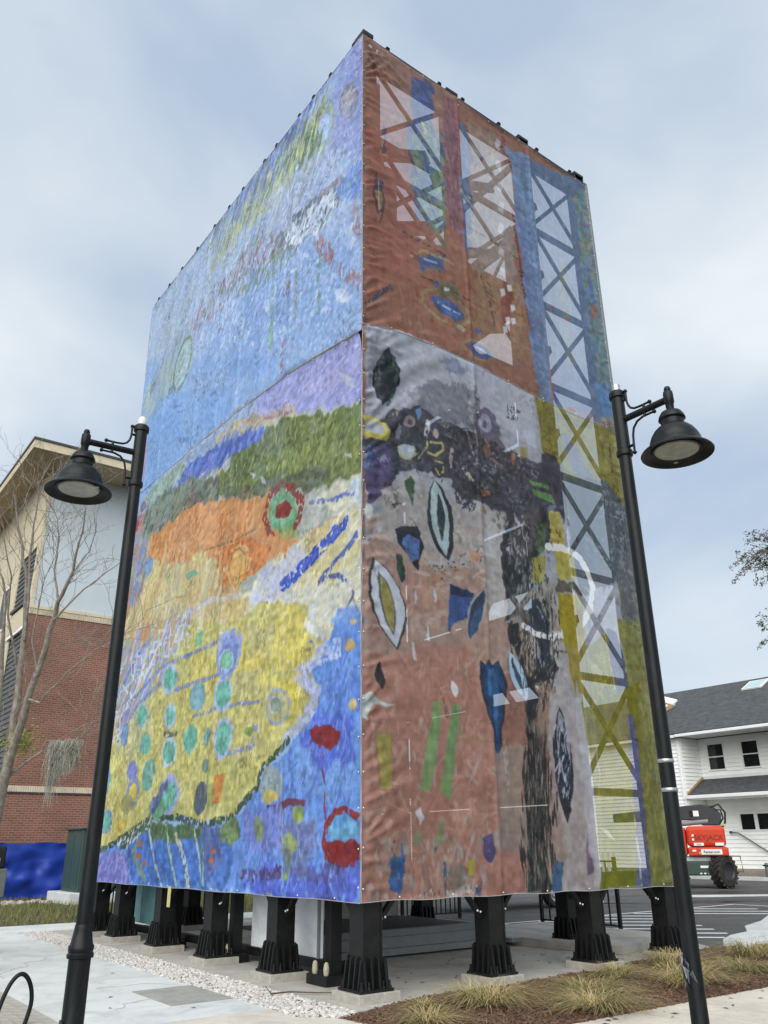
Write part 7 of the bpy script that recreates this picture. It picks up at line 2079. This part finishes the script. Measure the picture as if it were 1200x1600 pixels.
# ------------------------------------------------------------------ gravel, mulch, litter
def scatter_poly(poly, n):
    xs_, ys_ = [p[0] for p in poly], [p[1] for p in poly]
    out = []
    while len(out) < n:
        x, y = random.uniform(min(xs_), max(xs_)), random.uniform(min(ys_), max(ys_))
        ins = False
        for i in range(len(poly)):
            (ax, ay), (bx, by) = poly[i], poly[(i + 1) % len(poly)]
            if (ay > y) != (by > y) and x < (bx - ax) * (y - ay) / (by - ay) + ax:
                ins = not ins
        if ins:
            out.append((x, y))
    return out
ph = (1 + 5 ** .5) / 2
ICO = np.array([(-1, ph, 0), (1, ph, 0), (-1, -ph, 0), (1, -ph, 0), (0, -1, ph), (0, 1, ph), (0, -1, -ph), (0, 1, -ph), (ph, 0, -1), (ph, 0, 1), (-ph, 0, -1), (-ph, 0, 1)]) / 1.9
ICF = [(0, 11, 5), (0, 5, 1), (0, 1, 7), (0, 7, 10), (0, 10, 11), (1, 5, 9), (5, 11, 4), (11, 10, 2), (10, 7, 6), (7, 1, 8), (3, 9, 4), (3, 4, 2), (3, 2, 6), (3, 6, 8), (3, 8, 9), (4, 9, 5), (2, 4, 11), (6, 2, 10), (8, 6, 7), (9, 8, 1)]
g = MB()
for x, y in scatter_poly([(-.90, -.25), (-.62, -.46), (-.29, -.36), (-.29, 10.85), (-.90, 10.85)], 9500):
    s = random.uniform(.012, .026)
    sc_ = np.array([random.uniform(.7, 1.5), random.uniform(.7, 1.3), random.uniform(.5, .9)]) * s
    a = random.uniform(0, 6.28)
    P_ = ICO * sc_ * rng.uniform(.8, 1.15, (12, 1))
    P_ = np.stack([P_[:, 0] * math.cos(a) - P_[:, 1] * math.sin(a), P_[:, 0] * math.sin(a) + P_[:, 1] * math.cos(a), P_[:, 2]], 1)
    g.add(P_ + np.array([x, y, random.uniform(-.012, .012)]), ICF)
g.build('gravel', M['gravel'], kind='stuff')
def chips(name, poly, n, lo, hi, m, zr=(-.006, .018)):
    g = MB()
    for x, y in scatter_poly(poly, n):
        l_, w__, h_ = random.uniform(lo, hi), random.uniform(lo * .3, lo * .8), random.uniform(.004, .010)
        a, tl = random.uniform(0, 6.28), random.gauss(0, .3)
        d = Vector((math.cos(a) * math.cos(tl), math.sin(a) * math.cos(tl), math.sin(tl))) * l_ / 2
        c = Vector((x, y, random.uniform(*zr)))
        g.bar(c - d, c + d, w__, h_)
    return g.build(name, m, kind='stuff')
chips('mulch', [(-.64, -.50), (-.30, -.40), (.9, -.03), (2.2, -.05), (4.0, .13), (7.3, .58), (8.2, .24), (9.4, .30), (9.6, -2.14), (-.62, -2.14), (-.52, -1.2)], 15000, .025, .075, M['mulch'])
lf = MB()
for x, y in scatter_poly([(.2, -.1), (2, .05), (4.2, .3), (7.2, .9), (5, 2.4), (1.5, 2.0)], 42) + scatter_poly(rect(-2.8, -.9, .5, 8), 9) + scatter_poly(rect(.8, 7, -2.6, -2.2), 24):
    a, l_ = random.uniform(0, 6.28), random.uniform(.02, .055)
    dx, dy = math.cos(a) * l_, math.sin(a) * l_
    lf.add([(x - dx, y - dy, .006), (x + dy * .35, y - dx * .35, .012), (x + dx, y + dy, .008), (x - dy * .35, y + dx * .35, .015)], [(0, 1, 2, 3)])
lf.build('leaf_litter', M['leaf_litter'], kind='stuff')
tg = MB()
tg.tube([(-.52, 1.05, .03), (-.30, 1.0, .035), (-.05, .85, .02), (.28, .62, .015)], .010, 6, .004)
tg.tube([(-.52, 1.05, .03), (-.56, 1.12, .10)], .008, 6, .003)
tag(tg.build('fallen_twig', M['leaf_litter']), 'thin fallen twig lying on the pad at the gravel edge', 'twig')

# ornamental grass clumps in the bed
def tuft(x, y, r, h, n, label, green=.25):
    t = thing('ornamental_grass', label, 'ornamental grass', (x, y, 0), 'straw coloured grass clumps in the mulch bed')
    lean = random.uniform(-.8, .8)
    for nm, m, cnt in (('dry_blades', M['straw'], int(n * (1 - green))), ('green_blades', M['strawg'], int(n * green))):
        b = MB()
        for _ in range(cnt):
            a = random.uniform(0, 6.28)
            q = random.random() ** .6 * r * .45
            x0, y0 = x + math.cos(a) * q, y + math.sin(a) * q
            a2 = a + random.gauss(lean, .9)
            hh = h * random.uniform(.3, 1.1)
            rr = r * random.uniform(.5, 1.6)
            w_ = random.uniform(.0022, .0045)
            px_, py_ = -math.sin(a2) * w_, math.cos(a2) * w_
            pts = []
            for t_ in (0, .3, .6, .85, 1):
                z = hh * (math.sin(t_ * 2.1) if t_ < .76 else math.sin(.76 * 2.1) - (t_ - .76) * 1.3)
                rad = rr * t_ ** 1.5
                pts.append((x0 + math.cos(a2) * rad, y0 + math.sin(a2) * rad, max(z, .01)))
            vs_, k = [], len(pts)
            for i, p in enumerate(pts):
                f_ = 1 - .8 * i / (k - 1)
                vs_ += [(p[0] + px_ * f_, p[1] + py_ * f_, p[2]), (p[0] - px_ * f_, p[1] - py_ * f_, p[2])]
            b.add(vs_, [(2 * i, 2 * i + 1, 2 * i + 3, 2 * i + 2) for i in range(k - 1)])
        b.build(nm, m, t)
    return t
tufts = [(-.10, -1.25, .38, .24, 'thin pale grass clump at the corner tip of the mulch bed'),
         (1.05, -.85, .46, .32, 'bushy straw clump in front of the second tower leg'),
         (2.45, -1.05, .52, .36, 'wide straw clump with a greenish heart left of the plain lamp pole'),
         (1.75, -1.75, .40, .26, 'low flattened straw clump near the buff walk edge'),
         (3.55, -.55, .45, .34, 'straw clump in front of the third tower leg'),
         (3.75, -1.45, .50, .34, 'straw clump close to the lamp pole foot with drooping ends'),
         (5.0, -.35, .42, .36, 'tall wispy clump behind the plain lamp pole'),
         (5.25, -1.25, .52, .38, 'upright greenish clump right of the plain lamp pole'),
         (6.6, -.55, .45, .34, 'dry clump near the pale kerb corner'),
         (6.9, -1.5, .48, .34, 'dry clump at the far right of the mulch bed'),
         (8.3, -.9, .45, .32, 'farthest dry clump in the mulch bed by the kerb'),
         (.45, -.55, .25, .17, 'smallest sparse tuft beside the corner leg')]
TF = [.8, 1.1, .9, 1.25, .75, 1.0, 1.2, .85, 1.05, .7, 1.15, .95]
for k, (x, y, r, h, lb) in enumerate(tufts):
    tuft(x, y, r * 1.08 * TF[k], h * .55 * TF[-1 - k], int((520 if r > .3 else 220) * TF[(k * 5) % 12]), lb, .22 if k not in (2, 7) else .45)

sb2 = MB()
for x, y in scatter_poly([(-.5, -1.9), (-.4, -.5), (4.0, .0), (9, .2), (9, -2.0)], 1500):
    a, l_ = random.uniform(0, 6.28), random.uniform(.05, .22)
    c_, s_ = math.cos(a), math.sin(a)
    w_ = .002
    z = random.uniform(.012, .03)
    sb2.add([(x - s_ * w_, y + c_ * w_, z), (x + s_ * w_, y - c_ * w_, z), (x + c_ * l_, y + s_ * l_, z + random.uniform(-.01, .06))], [(0, 1, 2)])
sb2.build('loose_straw', M['straw'], kind='stuff')
# hairline cracks in the walk
ck = MB()
for (x, y, a, n) in ((-2.6, 4.5, 1.15, 22), (-1.9, 2.9, -.2, 9), (-1.2, 6.6, .4, 10), (-2.2, 1.4, .9, 12)):
    for i in range(n):
        a2 = a + random.gauss(0, .45)
        x2, y2 = x + math.cos(a2) * .12, y + math.sin(a2) * .12
        if not (-2.84 < x2 < -.9):
            break
        ck.bar((x, y, .0035), (x2, y2, .0035), .004, .002)
        x, y = x2, y2
ck.build('hairline_crack', M['sand'], kind='stuff')
# lawn blades
b = MB()
for x, y in scatter_poly([(-4, 12.6), (6, 12.6), (9, 20), (5, 22), (-9, 22), (-9, 12.6)], 16000):
    if 2.2 < x < 4.4 and 18.95 < y < 21.35:
        continue
    a, h, w_ = random.uniform(0, 6.28), random.uniform(.05, .16) * (1.3 if y > 14 else .8), random.uniform(.006, .014)
    dx, dy = math.cos(a), math.sin(a)
    ln_ = random.uniform(.02, .08)
    z0 = .25 * max(0, min(1, (y - 13.4) / 4)) * 0
    b.add([(x - dy * w_, y + dx * w_, z0 - .01), (x + dy * w_, y - dx * w_, z0 - .01), (x + dx * ln_, y + dy * ln_, z0 + h)], [(0, 1, 2)])
b.build('grass', M['lawn'], kind='stuff')

# ------------------------------------------------------------------ bare tree at the left edge
bt = thing('bare_tree', 'leafless multi stemmed tree with grey bark before the brick building', 'tree', (-2.4, 7.63, 0.0))

STEMS = [
 ([[-2.4, 7.63, 0.0], [-2.49, 7.33, 0.87], [-2.54, 7.02, 1.74], [-2.53, 6.72, 2.46], [-2.53, 6.51, 3.05], [-2.58, 6.35, 3.6], [-2.63, 6.17, 4.19], [-2.69, 6.0, 4.8], [-2.77, 5.88, 5.31], [-2.83, 5.8, 5.72], [-2.96, 5.78, 6.1], [-3.07, 5.75, 6.49], [-3.19, 5.73, 6.87], [-3.3, 5.71, 7.22]], 0.105, 0.01),
 ([[-2.43, 7.5, 0.03], [-2.52, 6.99, 0.98], [-2.58, 6.46, 1.92], [-2.63, 6.05, 2.62], [-2.64, 5.73, 3.07], [-2.64, 5.47, 3.39], [-2.66, 5.2, 3.74], [-2.65, 4.93, 4.08], [-2.65, 4.63, 4.48], [-2.66, 4.37, 4.8], [-2.69, 4.18, 5.03], [-2.66, 3.95, 5.23], [-2.64, 3.76, 5.39], [-2.68, 3.56, 5.67], [-2.69, 3.35, 5.91], [-2.75, 3.15, 6.19]], 0.1, 0.008),
 ([[-2.37, 7.88, -0.0], [-2.49, 7.6, 0.96], [-2.62, 7.27, 2.04], [-2.67, 7.02, 2.83], [-2.75, 6.79, 3.63], [-2.81, 6.65, 4.25], [-2.91, 6.52, 4.87], [-2.98, 6.43, 5.4], [-3.1, 6.39, 5.88], [-3.2, 6.44, 6.17]], 0.09, 0.012),
 ([[-2.69, 5.96, 4.79], [-2.76, 5.8, 5.4], [-2.89, 5.62, 6.13], [-2.91, 5.56, 6.47], [-2.93, 5.48, 6.85], [-2.99, 5.36, 7.35], [-2.93, 5.31, 7.55], [-2.86, 5.24, 7.78]], 0.03, 0.006),
 ([[-2.65, 4.31, 5.07], [-2.7, 4.3, 5.26], [-2.79, 4.26, 5.54], [-2.81, 4.18, 5.83], [-2.82, 4.13, 6.02], [-2.89, 4.09, 6.29], [-2.98, 4.1, 6.5]], 0.022, 0.005),
 ([[-2.67, 4.33, 4.79], [-2.64, 4.0, 4.87], [-2.51, 3.52, 5.1], [-2.35, 3.05, 5.27], [-2.27, 2.68, 5.35]], 0.02, 0.004),
 ([[-2.67, 5.14, 3.71], [-2.57, 4.85, 3.63], [-2.52, 4.46, 3.79], [-2.45, 4.04, 3.97], [-2.36, 3.65, 4.09], [-2.29, 3.27, 4.2], [-2.19, 2.91, 4.24], [-2.07, 2.55, 4.24], [-1.95, 2.24, 4.16]], 0.018, 0.003),
 ([[-2.61, 6.22, 2.56], [-2.54, 5.98, 2.69], [-2.44, 5.72, 2.83], [-2.28, 5.4, 2.99], [-2.29, 5.22, 3.13], [-2.2, 5.05, 3.09], [-2.08, 4.86, 3.06], [-1.95, 4.6, 3.15], [-1.85, 4.33, 3.29], [-1.79, 4.16, 3.31]], 0.026, 0.005),
 ([[-2.29, 5.37, 2.98], [-2.18, 5.1, 3.09]], 0.012, 0.008),
 ([[-2.6, 6.31, 4.22], [-2.8, 6.13, 4.7], [-3.01, 5.97, 5.18], [-3.11, 5.67, 5.75], [-3.32, 5.51, 6.22], [-3.5, 5.4, 6.54]], 0.03, 0.006),
 ([[-2.7, 5.8, 3.52], [-2.6, 5.35, 3.92], [-2.63, 5.04, 4.21], [-2.59, 4.66, 4.55]], 0.014, 0.004),
 ([[-2.63, 5.05, 4.1], [-2.78, 5.04, 4.6], [-2.78, 4.93, 5.09], [-2.78, 4.83, 5.54], [-2.86, 4.85, 5.9]], 0.018, 0.004),
 ([[-2.64, 3.74, 5.38], [-2.54, 3.4, 5.65], [-2.55, 3.16, 5.88], [-2.66, 2.99, 6.1]], 0.012, 0.003)]
tm = MB()
tw_ = MB()
def twigs(p, d, ln, r, depth):
    pts, q, dd = [p], Vector(p), Vector(d).normalized()
    n = 4
    for i in range(n):
        dd = (dd + Vector((random.gauss(0, .22), random.gauss(0, .22), random.gauss(.05, .18)))).normalized()
        q = q + dd * ln / n
        pts.append(q.copy())
        if depth > 0 and random.random() < .85:
            sd = (dd + Vector((random.gauss(0, .7), random.gauss(0, .7), random.gauss(.25, .4)))).normalized()
            twigs(q.copy(), sd, ln * random.uniform(.35, .6), r * .6, depth - 1)
    tw_.tube(pts, r, 4, max(r * .35, .0018), cap=False)
random.seed(77)
for k, (P_, r0, r1) in enumerate(STEMS):
    n = len(P_)
    sm = []
    for i in range(n - 1):
        for t_ in (0, .5):
            a, b = Vector(P_[i]), Vector(P_[i + 1])
            v = a.lerp(b, t_)
            if t_:
                v += Vector([random.gauss(0, .012) for _ in range(3)])
            sm.append(v)
    sm.append(Vector(P_[-1]))
    rr = [r0 + (r1 - r0) * (i / (len(sm) - 1)) ** .75 for i in range(len(sm))]
    tm.tube(sm, rr, 9 if r0 > .03 else 6)
    for i in range(len(sm) // 3, len(sm)):
        if sm[i].z < 2.6:
            continue
        for _ in range(1 if r0 > .028 or k > 6 else 2):
            if random.random() < (.58 if k not in (5, 6, 7) else .2):
                d = (sm[i] - sm[i - 1]).normalized()
                sd = d + Vector((random.gauss(0, .6), random.gauss(0, .6), random.gauss(.3, .4)))
                twigs(sm[i], sd, random.uniform(.5, 1.1), .0062, 2)
tm.build('trunk', M['bark'], bt, smooth=True)
o = tw_.build('twigs', M['bark'], bt)
o['kind'] = 'stuff'
# leafy sprout on the trunk
sl = MB()
for c0, n in (([-2.51, 5.78, 3.15], 300), ([-2.69, 6.13, 3.11], 120)):
    for _ in range(n):
        p = Vector(c0) + Vector((random.gauss(0, .10), random.gauss(0, .10), random.gauss(0, .12)))
        d = Vector((random.gauss(0, 1), random.gauss(0, 1), random.gauss(.3, 1))).normalized() * random.uniform(.025, .05)
        s_ = d.orthogonal().normalized() * .011
        sl.add([p - d, p + s_, p + d, p - s_], [(0, 1, 2, 3)])
sl.build('leafy_sprout', M['sprout'], bt)['kind'] = 'stuff'
# spanish moss hanging from the low branch
ms = MB()
for c0, c1, n, L_ in (([-2.18, 5.1, 3.09], [-2.0, 4.63, 3.08], 420, .62), ([-2.18, 5.1, 3.09], [-2.18, 5.1, 3.09], 120, 1.05)):
    for _ in range(n):
        t_ = random.random()
        p = Vector(c0).lerp(Vector(c1), t_) + Vector((random.gauss(0, .045), random.gauss(0, .045), random.gauss(0, .02)))
        ln = L_ * random.uniform(.25, 1.0) * (1 - .25 * t_)
        pts, q = [p.copy()], p.copy()
        for i in range(7):
            q = q + Vector((random.gauss(0, .016), random.gauss(0, .016), -ln / 7))
            pts.append(q.copy())
        ms.tube(pts, .0042, 3, .0018, cap=False)
        if random.random() < .7:
            for i in (2, 4, 5):
                e_ = pts[i] + Vector((random.gauss(0, .035), random.gauss(0, .035), random.uniform(-.05, .01)))
                ms.tube([pts[i], e_], .0028, 3, cap=False)
o = ms.build('spanish_moss', M['moss'])
tag(o, 'grey beard of hanging moss on the low branch before the brick wall', 'moss')


# ------------------------------------------------------------------ oak at the right edge

ok_ = thing('oak_tree', 'olive leaved oak whose branch tips reach in over the white house roof', 'tree', (14.07, -1.13, 0.0))
OC, OB = Vector((14.07, -1.13, 8.8)), Vector((14.07, -1.13, 0.0))
tk = MB()
tk.tube([OB, OB + Vector((.1, .05, 1.2)), OB + Vector((-.1, .1, 2.6)), OB.lerp(OC, .55), OC], [.34, .27, .24, .2, .08], 12)
lv = MB()
random.seed(12)
def leaf_spray(a, b, n, spread):
    for _ in range(n):
        t_ = random.random() ** .6
        p = a.lerp(b, .35 + .65 * t_) + Vector((random.gauss(0, spread), random.gauss(0, spread), random.gauss(0, spread * .8)))
        d = ((b - a).normalized() * .6 + Vector((random.gauss(0, .6), random.gauss(0, .6), random.gauss(-.1, .5)))).normalized() * random.uniform(.025, .05)
        s_ = d.cross(Vector((random.gauss(0, 1), random.gauss(0, 1), 1))).normalized() * random.uniform(.009, .016)
        lv.add([p - d, p + s_, p + d, p - s_], [(0, 1, 2, 3)])
for a, b in [((12.81, -0.15, 7.88), (11.59, 1.38, 7.64)), ((12.9, -0.18, 8.2), (11.77, 1.17, 8.06)), ((13.46, 0.05, 7.75), (11.38, 0.81, 7.03)), ((12.63, -0.14, 7.39), (12.36, 1.45, 7.63)), ((12.79, -0.46, 8.56), (11.46, 0.62, 8.02)), ((14.26, 0.49, 6.9), (12.29, 1.44, 6.19)), ((14.1, 0.45, 6.71), (12.32, 1.65, 5.75)), ((13.44, 0.01, 7.9), (11.16, 1.06, 7.24)), ((13.81, 0.02, 7.34), (12.58, 1.15, 8.02)), ((13.29, -0.32, 8.4), (12.21, 1.22, 7.9)), ((13.54, -0.15, 8.19), (11.13, 0.78, 7.47)), ((14.01, 0.68, 6.12), (12.57, 1.63, 5.92))]:
    a, b = Vector(a), Vector(b)
    mid_ = a.lerp(b, .5) + Vector((random.gauss(0, .1), random.gauss(0, .1), .12))
    tk.tube([OC.lerp(OB, .12), a.lerp(OC, .5) + Vector((0, 0, .2)), a], [.07, .05, .03], 6)
    tk.tube([a, mid_, b], [.022, .010, .003], 5)
    for k in range(16):
        t_ = random.uniform(.3, 1)
        p = a.lerp(mid_, t_ * 2) if t_ < .5 else mid_.lerp(b, t_ * 2 - 1)
        q = p + Vector((random.gauss(0, .22), random.gauss(0, .22), random.gauss(-.04, .16)))
        tk.tube([p, p.lerp(q, .5) + Vector((0, 0, .03)), q], [.005, .004, .002], 4, cap=False)
        leaf_spray(p, q, 18, .035)
    leaf_spray(a, b, 60, .06)
for _ in range(170):
    v = Vector((random.gauss(0, 1), random.gauss(0, 1), random.gauss(0, .8))).normalized() * random.uniform(1.0, 2.15)
    p = OC + Vector((v.x, v.y, v.z * .9))
    if random.random() < .3:
        tk.tube([OC, OC.lerp(p, .5) + Vector((0, 0, .1)), p], [.05, .03, .006], 5, cap=False)
    leaf_spray(p - v * .12, p + v * .1, 45, .16)
tk.build('trunk', M['bark'], ok_, smooth=True)
o = lv.build('crown', M['oakleaf'], ok_)
o['kind'] = 'stuff'
